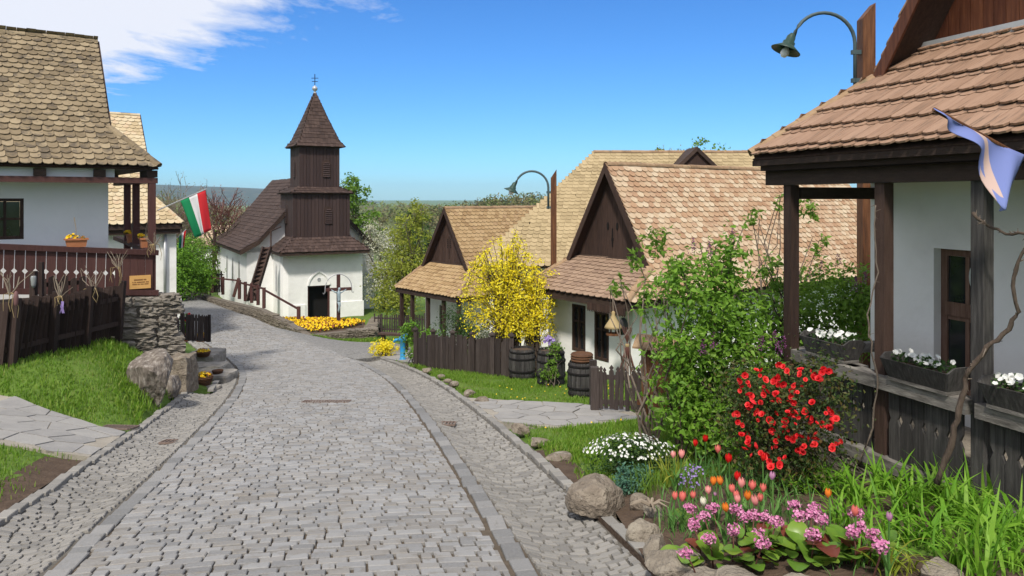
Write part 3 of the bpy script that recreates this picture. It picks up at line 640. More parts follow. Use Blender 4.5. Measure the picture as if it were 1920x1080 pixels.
def gable_house(t, fr, W, L, ze, zr, g, zs, over, tm, sm, tw=.17, row=.145, skirt_rows=None, tile_limit=300, skirt_m=None, gable_m='dark', vent=True, back=True, board_w=.16, skirt_limit=200, ridge_r=.085, vis='right', eaves=True, ridge_m='ridge', eave_h=.14):
    """front eave at v = 0 from u = 0 to W; steep roof with its ridge along v; boarded gable above a tiled skirt"""
    hw = W / 2; m = (zr - ze) / hw; us = (zs - ze) / m; vo = g - over
    zsk = lambda v: ze + (zs - ze) * v / g
    # skirt reaches up to the gable boards; hips run from the corners to the foot of the barges
    hipz = zsk(vo); hu = (hipz - ze) / m
    right = [fr(W, 0, ze), fr(W, L, ze), fr(hw, L, zr), fr(hw, vo, zr), fr(W - hu, vo, hipz)]
    left = [fr(0, 0, ze), fr(0, L, ze), fr(hw, L, zr), fr(hw, vo, zr), fr(hu, vo, hipz)]
    skirt = [fr(0, 0, ze), fr(W, 0, ze), fr(W - hu, vo, hipz), fr(W - us, g, zs), fr(us, g, zs), fr(hu, vo, hipz)]
    roof = slab('roof', right, .05, 'dark', t); slab('roof_slope', left, .05, 'dark', t); slab('skirt_roof', skirt, .04, 'dark', t)
    T = tile_T(tw, row * 1.7, .019)
    Ls = math.hypot(hw, zr - ze); crs = np.arange(-.03, Ls - row * .5, row)
    near, far = (right, left) if vis == 'right' else (left, right)
    commit(t, 'roof_tile', T, tile_mats(near, crs, tw, row * 1.7), tm, tile_limit, many='roof_tiles')
    b = MB(); b.inst(T, tile_mats(far, crs, tw, row * 1.7)); b.build('far_slope_tiles', tm, t, kind='stuff')
    Lk = math.hypot(g, zs - ze); sr = skirt_rows or np.arange(-.03, Lk - .05, row)
    sl = max(row * 1.7, .34 if skirt_rows is not None else 0); T2 = tile_T(tw, sl, .017 if skirt_rows is None else .019)
    commit(t, 'skirt_tile', T2, tile_mats(skirt, sr, tw, sl, lift2=.026 if skirt_rows is not None else 0), skirt_m or tm, skirt_limit, many='skirt_tiles')
    # gable boards
    zt = lambda u: min(ze + m * u, ze + m * (W - u)) - .06
    boards(t, fr, us + .03, W - us - .03, g, lambda u: zs - .02, zt, board_w, gable_m)
    b = MB(); b.fbox(fr, us, W - us, g - .05, g - .002, zs - .01, zs + .07); b.build('gable_sill', 'darkh', t)
    b = MB(); b.add([fr(0, g + .05, ze), fr(W, g + .05, ze), fr(hw, g + .05, zr - .08)], [(0, 1, 2)], .5); b.build('gable_back', 'black', t)
    # barge boards and soffit under the overhang
    for sgn in (0, 1):
        U = (lambda u: u) if sgn == 0 else (lambda u: W - u)
        b = MB(); b.prism([fr(U(hu - .02), vo - .035, hipz + .01), fr(U(hw), vo - .035, zr + .065), fr(U(hw), vo - .035, zr - .17), fr(U(hu + .10), vo - .035, hipz - .04)], fr.v * .03); b.build('barge_board', gable_m, t)
    if vent:
        cu = hw
        for du in (-.09, .09):
            for k in range(5):
                b = MB(); z = zs + .55 * (zr - zs) * .55 + k * .075; b.fbox(fr, cu + du - .022, cu + du + .022, g - .012, g + .0, z, z + .045); b.build('vent_hole', 'black', t)
        b = MB(); b.fbox(fr, cu - .008, cu + .008, g - .014, g, zs + .22, zs + .55 * (zr - zs) * .55 + .45); b.build('vent_slit', 'black', t)
    # eave boards
    for a, c in ((fr(0, .02, ze - .09), fr(W, .02, ze - .09)), (fr(W - .02, 0, ze - .09), fr(W - .02, L, ze - .09)), (fr(.02, 0, ze - .09), fr(.02, L, ze - .09)))[0 if eaves else 1:2 if not eaves else 3]:
        b = MB(); b.beam(a + Vector((0, 0, .07 - eave_h / 2)), c + Vector((0, 0, .07 - eave_h / 2)), .04, eave_h); b.build('eave_board', 'darkh', t)
    if eaves: b = MB(); b.add([fr(.04, .04, ze - .15), fr(W - .04, .04, ze - .15), fr(W - .04, L, ze - .15), fr(.04, L, ze - .15)], [(0, 1, 2, 3)], .5); b.build('soffit', 'darkh', t)
    ridge_tiles(t, fr(hw, vo, zr + .015), fr(hw, L, zr + .015), ridge_r, .36, ridge_m)
    for U in (0, W):
        e = hu if U == 0 else W - hu
        ridge_tiles(t, fr(U, 0, ze + .03), fr(e, vo, hipz + .03), ridge_r, .34, ridge_m, 'hip_tile')
    if back:
        b = MB(); b.add([fr(0, L, ze), fr(W, L, ze), fr(hw, L, zr)], [(0, 1, 2)], .5); b.build('rear_gable', 'plaster', t)
    return m
def plank_T(w, h, th, top='flat'):
    if top == 'point': pts = [(-w / 2, 0), (w / 2, 0), (w / 2, h - w * .8), (0, h), (-w / 2, h - w * .8)]
    elif top == 'spear': pts = [(-w / 2, 0), (w / 2, 0), (w / 2, h - w * 1.5), (w * .22, h - w * 1.1), (w * .5, h - w * .75), (0, h), (-w * .5, h - w * .75), (-w * .22, h - w * 1.1), (-w / 2, h - w * 1.5)]
    else: pts = [(-w / 2, 0), (w / 2, 0), (w / 2, h * .985), (w * .1, h), (-w / 2, h * .97)]
    n = len(pts); return [(x, -th / 2, z) for x, z in pts] + [(x, th / 2, z) for x, z in pts], [tuple(range(n)), tuple(range(n, 2 * n))[::-1]] + [((i + 1) % n, i, n + i, n + (i + 1) % n) for i in range(n)]
def place(T, name, p, ang, m, parent, lean=0.0, sc=(1, 1, 1), me=None, tiltf=0.0):
    mw = Matrix.Translation(p) @ Matrix.Rotation(ang, 4, 'Z') @ Matrix.Rotation(lean, 4, 'Y') @ Matrix.Rotation(tiltf, 4, 'X') @ Matrix.Diagonal((*sc, 1))
    return obj(name, me or tmesh(T, name), m, parent, mw)
from mathutils import noise
def rock_mesh(name, size, seed, sub=3, facet=.35, rough=.12):
    import bmesh
    bm = bmesh.new(); bmesh.ops.create_icosphere(bm, subdivisions=sub, radius=1); rs = np.random.default_rng(seed)
    pl = [(Vector(rs.normal(size=3)).normalized(), rs.uniform(.5, .8)) for _ in range(9)]
    pl.append((Vector((rs.normal() * .15, rs.normal() * .15, 1)).normalized(), .70))
    for v in bm.verts:
        p = v.co.copy()
        for n, d in pl:
            e = p.dot(n) - d
            if e > 0: p -= n * e * .94
        o = Vector((seed * 1.7, seed * .3, 0)); w = p + o
        p += p.normalized() * rough * (.55 * noise.noise(w * 2.1) + .35 * noise.noise(w * 5.3) + .28 * abs(noise.noise(w * 9)) + .16 * noise.noise(w * 19))
        v.co = Vector((p.x * size[0], p.y * size[1], p.z * size[2]))
    me = bpy.data.meshes.new(name); bm.to_mesh(me); bm.free(); return me
def block_mesh(name, dims, seed, rough=.014, cuts=6):
    """a hewn stone: box with worn corners and an uneven face"""
    import bmesh
    bm = bmesh.new(); bmesh.ops.create_cube(bm, size=1); bmesh.ops.subdivide_edges(bm, edges=bm.edges[:], cuts=cuts, use_grid_fill=True)
    for v in bm.verts:
        p = v.co.copy(); q = Vector((abs(p.x), abs(p.y), abs(p.z))); k = sum(1 for c in q if c > .49)
        p *= {1: 1.0, 2: .965, 3: .93}.get(k, 1.0)
        w = Vector((p.x * dims[0], p.y * dims[1], p.z * dims[2])); o = Vector((seed * 2.3, 0, seed))
        d = Vector((noise.noise(w * 5 + o), noise.noise(w * 5 + o * 2), noise.noise(w * 5 + o * 3))) * rough * 1.6 + Vector((noise.noise(w * 17 + o), noise.noise(w * 17 - o), noise.noise(w * 17 + o * 2))) * rough * .7
        v.co = w + d
    me = bpy.data.meshes.new(name); bm.to_mesh(me); bm.free(); return me
def rock(name, label, cat, p, size, seed, m='stone', sink=.35, rz=0.0, group=None, sub=3):
    o = obj(name, rock_mesh(name, size, seed, sub), m, None, Matrix.Translation(Vector(p) + Vector((0, 0, size[2] * (.62 - sink)))) @ Matrix.Rotation(rz, 4, 'Z'))
    return tag(o, label, cat, group)
STONES = {}
def stone_me(m):
    if m not in STONES: STONES[m] = [block_mesh('stone', (.92, .92, .92), 100 + i * 7, .075) for i in range(5)]
    return STONES[m][random.randrange(5)]
def stone_wall(t, p, q, z0, z1, th, course=.16, length=.32, m='stone', name='stone', core='mortar_dark'):
    """a rubble wall from p to q: mortar core with uneven stones standing proud of it"""
    p = Vector((p[0], p[1], 0)); q = Vector((q[0], q[1], 0)); fr = Fr(p, q - p); L = (q - p).length
    f0 = z0 if callable(z0) else (lambda u: z0); f1 = z1 if callable(z1) else (lambda u: z1)
    b = MB(); b.hexa([fr(.03, .03, f0(0)), fr(L - .03, .03, f0(L)), fr(L - .03, th - .03, f0(L)), fr(.03, th - .03, f0(0)), fr(.03, .03, f1(0) - .02), fr(L - .03, .03, f1(L) - .02), fr(L - .03, th - .03, f1(L) - .02), fr(.03, th - .03, f1(0) - .02)])
    b.build('wall_core', core, t)
    hmax = max(f1(0) - f0(0), f1(L) - f0(L)); n = max(1, int(hmax / course))
    for j in range(n + 1):
        u = random.uniform(-.1, 0)
        while u < L:
            l = length * random.uniform(.6, 1.6); h = course * random.uniform(.85, 1.15); uc = min(max(u + l / 2, .02), L); zc = f0(uc) + (j + .5) * course
            if zc < f1(uc) - course * .2:
                mw = Matrix.Translation(fr(uc, th / 2, zc)) @ Matrix.Rotation(math.atan2(fr.u.y, fr.u.x) + random.gauss(0, .03), 4, 'Z') @ Matrix.Diagonal((l * 1.03, th * random.uniform(1.10, 1.30), h * 1.03, 1)) @ Matrix.Rotation(random.gauss(0, .03), 4, 'Y')
                obj(name, stone_me(m), m, t, mw)
            u += l
def beam_part(t, name, p, q, w, h, m='darkh'):
    b = MB(); b.beam(p, q, w, h); return b.build(name, m, t)
# ------------------------------------------------------------------ right house with the porch
fRH = Fr((3.03, 8.1), (.335, -.942))                       # u along the porch towards the camera, v into the house
e0 = fRH(-.4, -.2, 0); fE = Fr((e0.x, e0.y), fRH.u)
RH = thing('porch_house', 'white house with clay tiled skirt roof and open timber porch beside the flower bed', 'house', fRH(1, 1, -2.7))
dbl = [x for k in range(6) for x in (-.03 + k * .375, .035 + k * .375)]
gable_house(RH, fE, 5.0, 8.0, .43, 4.3, 1.7, 1.6, .5, 'tile_right', None, tw=.15, row=.16, skirt_rows=dbl, tile_limit=60, skirt_limit=300, gable_m='gable_wood', vent=False, board_w=.13, eave_h=.06)
b = MB(); b.fbox(fE, .72, 4.2, 1.56, 1.64, 1.585, 1.685); b.build('flashing', 'zinc', RH)
# soffit boards under the gable overhang
for k in range(4):
    b = MB(); v0 = 1.22 + k * .115
    b.hexa([fE(.62, v0, 1.40), fE(2.5, v0, 4.18), fE(2.5, v0 + .108, 4.18), fE(.62, v0 + .108, 1.40), fE(.59, v0, 1.42), fE(2.47, v0, 4.2), fE(2.47, v0 + .108, 4.2), fE(.59, v0 + .108, 1.42)]); b.build('soffit_board', 'gable_wood', RH)
b = MB(); wall_open(b, fRH, -.1, 4.4, -2.9, .38, 1.2, .16, [(.74, 1.34, -2.02, -.53)])
b.add([fRH(-.1, 1.2, -2.9), fRH(-.1, 7, -2.9), fRH(-.1, 7, .38), fRH(-.1, 1.2, .38)], [(0, 1, 2, 3)], .5)
b.add([fRH(4.4, 1.2, -2.9), fRH(4.4, 7, -2.9), fRH(4.4, 7, .38), fRH(4.4, 1.2, .38)], [(0, 1, 2, 3)], .5)
b.build('wall', 'plaster', RH)
b = MB(); b.fbox(fRH, -.18, 4.4, .02, 1.18, -2.75, -2.28); b.build('porch_floor', 'stone_pale', RH)
# door: frame, upper light with etched oval, tall lower lights
M['doorwood'] = mat('worn_brown_door', [(.085, .045, .03), (.15, .085, .06), (.21, .13, .095)], .65, 5, .7, (30, .3), (6, 6, .7))
door = window(RH, fRH, .74, 1.34, -2.02, -.53, 1.30, 'doorwood', cols=2, rows=(.52, .60), name='door', border=.075)
b = MB(); c = fRH(1.12, 1.302, -.80)
b.add([c] + [fRH(1.12 + .06 * math.cos(a), 1.302, -.80 + .13 * math.sin(a)) for a in np.linspace(0, 2 * math.pi, 21)[:-1]], [(0, i + 1, (i + 1) % 20 + 1) for i in range(20)])
M['etched'] = mat('etched_white_glass', [(.22, .27, .25), (.55, .58, .55)], .5, 28, .9, None); b.build('etched_oval', M['etched'], door)
b = MB(); b.fbox(fRH, .80, 1.30, 1.285, 1.30, -1.22, -1.08); b.build('rail', 'doorwood', door)
# posts, beams, handrail, notched boards
POST = [0.0, 1.25, 2.23, 3.5]
for k, u in enumerate(POST):
    b = MB(); b.fbox(fRH, u - .056, u + .056, -.056, .056, -2.75, .133); b.build('post', 'dark' if k < 2 else 'weathered', RH)
beam_part(RH, 'beam', fRH(-.32, 0, .215), fRH(4.3, 0, .215), .17, .16)
beam_part(RH, 'upper_plate', fRH(-.36, -.06, .325), fRH(4.3, -.06, .325), .12, .06)
beam_part(RH, 'side_beam', fRH(0, .08, .045), fRH(-.03, 1.2, .045), .12, .13)
for a, c, v in ((-.05, .95, .03), (.80, 2.19, -.05), (2.27, 4.2, -.05)):
    beam_part(RH, 'handrail', fRH(a, v, -1.69), fRH(c, v, -1.69), .17, .115, 'grey_rail')
    beam_part(RH, 'sill_beam', fRH(a, v - .01, -2.425), fRH(c, v - .01, -2.425), .13, .11, 'grey_rail')
beam_part(RH, 'side_rail', fRH(0, .08, -1.69), fRH(0, 1.2, -1.69), .11, .10, 'grey_rail')
def notch_T(w, h, th, zc, nw, nh):
    pts = [(-w / 2, 0), (w / 2, 0), (w / 2, zc - nh), (w / 2 - nw, zc), (w / 2, zc + nh), (w / 2, h), (-w / 2, h), (-w / 2, zc + nh), (-w / 2 + nw, zc), (-w / 2, zc - nh)]; n = 10
    V = [(x, -th / 2, z) for x, z in pts] + [(x, th / 2, z) for x, z in pts]
    front = [(0, 1, 2, 3, 8, 9), (3, 4, 5, 6, 7, 8)]
    return V, front + [tuple(i + n for i in f[::-1]) for f in front] + [((i + 1) % n, i, n + i, n + (i + 1) % n) for i in range(n)]
NT = notch_T(.118, .63, .026, .37, .024, .055); nme = tmesh(NT, 'baluster_board')
ang = math.atan2(fRH.u.y, fRH.u.x)
for a, c, v in ((.12, 1.14, .02), (1.36, 2.13, -.04), (2.34, 4.1, -.04)):
    u = a + .06
    while u < c:
        place(None, 'baluster_board', fRH(u, v + random.gauss(0, .004), -2.372), ang, 'weathered', RH, random.gauss(0, .008), me=nme); u += .124
stone_w = thing('porch_plinth', 'low rubble stone plinth under the boarded porch balustrade', 'stone wall', fRH(2, -.1, -2.75))
stone_wall(stone_w, fRH(-.15, -.1, 0), fRH(4.2, -.1, 0), lambda u: float(zg(*fRH(u, 0, 0).xy)) - .15, -2.49, .2, .13, .3, 'stone_pale')
# ------------------------------------------------------------------ middle house (two windows, dark gable)
fH2 = Fr((.307, 18.7), (.590, -.808))
H2 = thing('gable_house', 'white cottage with dark boarded gable, two narrow windows and salmon tiled roof', 'house', fH2(1.8, 3, -4.3))
gable_house(H2, fH2, 3.59, 11.4, -2.246, .754, 1.32, -1.52, .24, 'tile_h2', None, tw=.20, row=.145, tile_limit=300, skirt_limit=240, skirt_m='tile_skirt', vent=False, board_w=.17)
b = MB(); wall_open(b, fH2, .21, 3.17, -5.0, -2.3, .6, .12, [(1.14, 1.62, -3.70, -2.58), (1.94, 2.42, -3.78, -2.66)])
box_walls(b, fH2, .21, 3.17, .6, 11.1, -5.0, -2.3, front=False); b.build('wall', 'plaster', H2)
window(H2, fH2, 1.14, 1.62, -3.70, -2.58, .63, 'dark', 2, (.64,), border=.06, proud=.04)
window(H2, fH2, 1.94, 2.42, -3.78, -2.66, .63, 'dark', 2, (.64,), border=.06, proud=.04)
for du in (-.16, .16):
    b = MB(); c = fH2(1.8 + du, 1.30, -.70); b.prism([c + fH2.u * .035 * math.cos(a) + Vector((0, 0, .095 * math.sin(a))) for a in np.linspace(0, 2 * math.pi, 13)[:-1]], fH2.v * .015); b.build('vent_hole', 'black', H2)
b = MB(); b.fbox(fH2, 1.77, 1.83, 1.295, 1.315, -1.05, -.98); b.fbox(fH2, 1.79, 1.81, 1.295, 1.315, -1.2, -.75); b.build('vent_cross', 'black', H2)
# scalloped eave trim by the corner
tr = MB()
for k in range(22):
    u = 2.35 + k * .055; tr.prism([fH2(u, -.01, -2.36), fH2(u + .05, -.01, -2.36), fH2(u + .05, -.01, -2.50), fH2(u + .025, -.01, -2.55), fH2(u, -.01, -2.50)], fH2.v * .018)
tr.build('scalloped_trim', 'dark', H2, kind='stuff')
# ------------------------------------------------------------------ pale roofed house behind it
H4 = thing('hipped_house', 'large pale straw coloured tiled roof with tiny gablet, rising behind the salmon roof', 'house', (4, 26, -5.2))
zr4, ze4 = 1.60, -2.14
front = [Vector((-1.15, 23, ze4)), Vector((4.6, 23, ze4)), Vector((9.6, 26.0, zr4 - .935)), Vector((11, 27, zr4)), Vector((2.99, 27, zr4))]
slab('roof', front, .06, 'dark', H4)
backp = [Vector((5.4, 31, ze4)), Vector((11, 31, ze4)), Vector((11, 27, zr4)), Vector((2.99, 27, zr4))]; slab('roof_slope', backp, .06, 'dark', H4)
T = tile_T(.19, .30, .014); crs = np.arange(-.03, math.hypot(4, 3.74) - .08, .17)
commit(H4, 'roof_tile', T, tile_mats(front, crs, .19, .30), 'tile_h4', 300, many='roof_tiles')
b = MB(); b.inst(T, tile_mats(backp, crs, .19, .30)); b.build('far_slope_tiles', 'tile_h4', H4, kind='stuff')
b = MB(); b.prism([(-1.15, 23, ze4 + .04), (2.99, 27, zr4 + .05), (2.99, 27, zr4 - .12), (-1.15, 23, ze4 - .12)], (-.04, .04, 0)); b.build('barge_board', 'darkh', H4)
b = MB(); b.add([(-.7, 23.5, -6), (2.99, 27.02, -6), (5.0, 31, -6), (5.0, 31, ze4), (2.99, 27.02, zr4 - .1), (-.7, 23.5, ze4)], [(0, 1, 4, 5), (1, 2, 3, 4)], .5)
b.add([(-.7, 23.5, -6), (5.2, 23.5, -6), (5.2, 23.5, ze4 + .3), (-.7, 23.5, ze4 + .3)], [(0, 1, 2, 3)], .5); b.build('wall', 'plaster', H4)
ridge_tiles(H4, (2.95, 27, zr4 + .01), (11, 27, zr4 + .01), .09, .36, 'ridge')
# gablet in the roof
gc = Vector((6.37, 25.55, 0)); gx0, gx1, gz = 5.38, 7.20, .70
b = MB(); b.prism([(gx0 + .1, 25.45, gz + .22), (gx1 - .1, 25.45, gz + .22), (gc.x - .08, 25.45, gz + .92)], (0, .04, 0)); b.build('gablet_boards', 'dark', H4)
for x0, sg in ((gx0, 1), (gx1, -1)):
    b = MB(); b.prism([(x0, 25.35, gz + .16), (gc.x - .08, 25.35, gz + 1.03), (gc.x - .08, 25.35, gz + .87), (x0 + sg * .18, 25.35, gz + .16)], (0, 1.6, 0)); b.build('gablet_roof', 'darkh', H4)
# ------------------------------------------------------------------ far right house with porch posts
fH3 = Fr((-4.52, 29.0), (.653, -.757))
H3 = thing('cottage', 'small cottage with steep dark gable, ochre tiles and slim porch posts beyond the plank fence', 'house', fH3(2, 2, -5.7))
gable_house(H3, fH3, 4.03, 5.6, -3.52, -.44, 1.10, -2.55, .23, 'tile_h3', None, tw=.20, row=.16, tile_limit=120, skirt_limit=160, vent=True, board_w=.2)
b = MB(); box_walls(b, fH3, .35, 3.6, 1.15, 5.3, -6.4, -3.58, [(1.3, 1.75, -5.1, -4.15)]); b.build('wall', 'plaster', H3)
window(H3, fH3, 1.3, 1.75, -5.1, -4.15, 1.2, 'dark', 2, (.6,))
for u, v in ((.2, .15), (.95, .15), (2.0, .15), (3.0, .15), (3.9, .15)):
    b = MB(); b.fbox(fH3, u - .06, u + .06, v - .06, v + .06, -6.2, -3.68); b.build('post', 'dark', H3)
beam_part(H3, 'beam', fH3(.05, .15, -3.60), fH3(4.0, .15, -3.60), .12, .13); 
mir = thing('framed_plaque', 'dark framed arched plaque on the white porch wall of the far cottage', 'plaque', fH3(2.55, 1.12, -4.9))
b = MB(); b.prism([fH3(2.40, 1.11, -5.0), fH3(2.78, 1.11, -5.0), fH3(2.78, 1.11, -4.45), fH3(2.68, 1.11, -4.32), fH3(2.59, 1.11, -4.28), fH3(2.50, 1.11, -4.32), fH3(2.40, 1.11, -4.45)], fH3.v * .03); b.build('frame', 'dark', mir)
b = MB(); b.prism([fH3(2.46, 1.10, -4.92), fH3(2.72, 1.10, -4.92), fH3(2.72, 1.10, -4.48), fH3(2.46, 1.10, -4.48)], fH3.v * .008); b.build('pane', 'zinc', mir)
# ------------------------------------------------------------------ left house with balcony
E1 = (-7.05, 14.9); ER = (.808, .59)
fLH = Fr(E1, (-.588, .809)); fL = Fr(E1, ER)                # fL: u to the right along the balcony, v inwards
LH = thing('balcony_house', 'big white house with mossy tiled roof and carved dark red balcony on the left', 'house', fL(-3, 1, -2.6))
gable_house(LH, fLH, 5.0, 8.5, .585, 3.376, 1.02, 1.575, .25, 'tile_left', None, tw=.175, row=.148, tile_limit=300, skirt_limit=60, vis='left', vent=True, eaves=False, ridge_m='tile_left')
b = MB(); wall_open(b, fL, -8.0, -.77, -3.0, .56, .9, .12, [(-3.05, -2.21, -.80, -.02)])
b.add([fL(-.77, .9, -3.), fL(-.77, 4.5, -3.), fL(-.77, 4.5, .56), fL(-.77, .9, .56)], [(0, 1, 2, 3)], .5); b.build('wall', 'plaster_left', LH)
window(LH, fL, -3.05, -2.21, -.80, -.02, .94, 'dark', 3, (.5,), border=.06, proud=.03)
beam_part(LH, 'beam', fL(-8, .14, .335), fL(-.0, .14, .335), .12, .11, 'red_dark')
b = MB(); b.fbox(fL, -8, -.75, .24, .28, .39, .66); b.build('eave_wall', 'plaster_left', LH)
for u in (-2.0, -1.02, -.1, -3.0):
    b = MB(); b.fbox(fL, u - .1, u + .1, .10, .85, .40, .54); b.build('rafter_end', 'darkh', LH)
for u, v in ((-.1, .15), (-.12, 1.75), (-.12, 2.85)):
    b = MB(); b.fbox(fL, u - .065, u + .065, v - .065, v + .065, -2.1, .30); b.build('post', 'red_dark', LH)
beam_part(LH, 'side_beam', fL(-.1, .1, .335), fL(-.1, 4.6, .335), .12, .10, 'red_dark')
zr_ = lambda u: -1.10 - .085 * (u + .1)
beam_part(LH, 'handrail', fL(-6, .08, zr_(-6)), fL(-.0, .08, zr_(0)), .17, .10, 'red_dark')
beam_part(LH, 'side_rail', fL(-.1, .2, -1.08), fL(-.1, 4.5, -1.0), .16, .09, 'red_dark')
beam_part(LH, 'bottom_rail', fL(-6, .06, zr_(-6) - .80), fL(-.0, .06, zr_(0) - .80), .13, .10, 'red_dark')
NL = notch_T(.152, .72, .024, .34, .042, .050); lme = tmesh(NL, 'baluster_board'); aL = math.atan2(fL.u.y, fL.u.x)
k = 0; u = -.86
while u > -5.5:
    place(None, 'baluster_board', fL(u, .06, zr_(u) - .77), aL, 'red_dark', LH, me=lme, lean=0.085 * .3); u -= .163; k += 1
for k in range(5):
    b = MB(); u = -.77 + k * .135; b.prism([fL(u, .05, zr_(u) - .77), fL(u + .13, .05, zr_(u + .13) - .77), fL(u + .13, .05, zr_(u + .13) - .05), fL(u, .05, zr_(u) - .05)], fL.v * .025); b.build('board', 'red_dark', LH)
b = MB(); b.fbox(fL, -6, -.05, .2, .9, -2.05, -1.93); b.build('balcony_floor', 'dark', LH)
pq = thing('wooden_plaque', 'small golden wooden plaque with engraved lines on the balcony boards', 'plaque', fL(-.33, .03, -1.6))
b = MB(); b.fbox(fL, -.52, -.14, .02, .042, -1.80, -1.54); b.build('panel', 'plaque', pq)
b = MB()
for row_, (x0, x1, z, h) in enumerate(((-.44, -.22, -1.625, .026), (-.47, -.18, -1.672, .020), (-.47, -.18, -1.712, .020))):
    x = x0
    while x < x1:
        w = random.uniform(.009, .016); b.fbox(fL, x, min(x + w, x1), .0165, .019, z - h / 2, z + h / 2); x += w + random.choice((.006, .006, .006, .02))
b.build('engraved_lines', 'inkbrown', pq, kind='stuff')
# stone base under the balcony
sw = thing('rubble_wall', 'rough brown rubble wall carrying the corner of the carved balcony', 'stone wall', fL(-1, -.1, -3.2))
stone_wall(sw, fL(-4.5, -.14, 0), fL(.2, -.14, 0), lambda u: -3.55, lambda u: -1.96, .5, .20, .44, 'stone_grey')
stone_wall(sw, fL(.14, .25, 0), fL(.14, 4.0, 0), lambda u: -3.75, lambda u: -1.96, .4, .20, .44, 'stone_grey')
# ------------------------------------------------------------------ house beyond it
E2 = (-11.48, 26.0); fM = Fr(E2, (-.588, .809)); fM2 = Fr(E2, ER)
LH2 = thing('tiled_house', 'white house with pale ochre tiles and a zinc downpipe, half hidden behind the balcony house', 'house', fM2(-2, 1, -4.8))
gable_house(LH2, fM, 7.2, 9, -.93, 3.09, 1.0, .19, .256, 'tile_far', None, tw=.22, row=.18, tile_limit=200, skirt_limit=20, vis='left', vent=True, ridge_m='tile_far')
b = MB(); box_walls(b, fM2, -8, -.12, .35, 5.5, -6.2, -1.0); b.build('wall', 'plaster', LH2)
b = MB(); b.fbox(fM2, -8, .02, .22, .5, -6.2, -3.55); b.build('wall_base', 'plaster', LH2)
beam_part(LH2, 'beam', fM2(-8, .15, -1.18), fM2(-.05, .15, -1.18), .16, .16)
b = MB(); b.tube([fM2(-.50, .28, -1.1), fM2(-.50, .28, -3.5)], .055, 8); b.build('downpipe', 'zinc', LH2, True)
b = MB(); b.fbox(fM2, -.02, .10, .5, .62, -4.6, -3.95); tag(b.build('post_box', 'redpaint', None), 'small red box fixed to the white house corner by the road', 'box')
# ------------------------------------------------------------------ church
fC = Fr((-12.19, 39.5), (.8746, .4848))
CH = thing('village_church', 'small white village church with dark shingled wooden belfry', 'church', fC(2.2, 3, -6.6))
BZ = -6.9
bw = MB()
d0, d1, dz0, dz1 = 1.37, 2.59, BZ, -4.78
wall_open(bw, fC, .35, 4.4, BZ, -2.85, 0, .35, [(d0, d1, dz0, dz1)])
for p, q in (((.35, 0), (.1, .12)), ((.1, .12), (0, .4)), ((0, .4), (0, 3)), ((4.4, 0), (4.4, 3))):
    bw.add([fC(*p, BZ), fC(*q, BZ), fC(*q, -2.85), fC(*p, -2.85)], [(0, 1, 2, 3)], .5)
bw.build('porch_wall', 'plaster', CH)
b = MB(); b.fbox(fC, 2.9, 4.46, -.06, 0.02, BZ, -5.75); b.fbox(fC, .35, 1.25, -.06, 0.02, BZ, -5.75); b.build('plinth', 'plaster', CH)
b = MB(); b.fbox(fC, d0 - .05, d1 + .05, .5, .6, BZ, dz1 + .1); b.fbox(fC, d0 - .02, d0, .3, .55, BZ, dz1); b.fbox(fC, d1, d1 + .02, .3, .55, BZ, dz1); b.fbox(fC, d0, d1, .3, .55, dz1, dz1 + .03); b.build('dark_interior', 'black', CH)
b = MB(); b.fbox(fC, d0, d0 + .09, .1, .2, BZ, dz1); b.fbox(fC, d1 - .09, d1, .1, .2, BZ, dz1); b.fbox(fC, d0, d1, .1, .2, dz1 - .09, dz1); b.build('door_frame', 'red_dark', CH)
def arch(u0, u1, z0, z1, n=9):
    cu = (u0 + u1) / 2; pts = []
    for i in range(n): t = i / (n - 1); a = math.pi / 2 * t; pts.append((u0 + (cu - u0) * (1 - math.cos(a)) ** .9, z0 + (z1 - z0) * (.86 * math.sin(a) + .14 * t ** 4)))
    return pts + [(2 * cu - x, z) for x, z in reversed(pts[:-1])]
A = arch(d0 - .02, d1 + .02, dz1 + .03, -3.95); Bq = arch(d0 + .07, d1 - .07, dz1 + .03, -4.05)
b = MB()
for i in range(len(A) - 1): b.hexa([fC(A[i][0], -.05, A[i][1]), fC(A[i + 1][0], -.05, A[i + 1][1]), fC(A[i + 1][0], .01, A[i + 1][1]), fC(A[i][0], .01, A[i][1]), fC(Bq[i][0], -.05, Bq[i][1]), fC(Bq[i + 1][0], -.05, Bq[i + 1][1]), fC(Bq[i + 1][0], .01, Bq[i + 1][1]), fC(Bq[i][0], .01, Bq[i][1])])
b.build('door_arch', 'plaster', CH)
b = MB(); b.lathe(fC(1.98, -.012, -4.45), [(.10, 0), (.085, .02), (.04, .012)], 14, axis=-fC.v); b.build('rosette', 'zinc', CH)
# nave
b = MB(); box_walls(b, fC, -1.4, 5.8, 2.2, 13.2, BZ, -2.75)
PR = [(4.0, -2.9), (3.0, -2.35), (1.85, -1.1), (0, 1.15)]
b.add([fC(2.2 + s * x, 2.2, z - .12) for s, pr in ((-1, PR), (1, PR[::-1][1:])) for x, z in pr], [tuple(range(7))], .5)
b.build('nave_wall', 'plaster', CH)
ST = ([(-.5, 0, .035), (.5, 0, .035), (.5, 1, .004), (-.5, 1, .004), (-.5, 0, 0), (.5, 0, 0)], [(0, 1, 2, 3), (4, 5, 1, 0)])
sh = MB(); base = MB()
def shingle_plane(poly, w=.17, row=.26):
    T = ([(x * w * .93, y * row * 1.5, z) for x, y, z in ST[0]], ST[1]); a, s, t, n = plane_axes(poly); H = max((Vector(p) - a).dot(t) for p in poly)
    sh.inst(T, tile_mats(poly, np.arange(-.04, H - row * .3, row), w, row * 1.5, .01, lift=.02)); pts = [Vector(p) for p in poly]; base.prism([p - n * .05 for p in pts], n * .05)
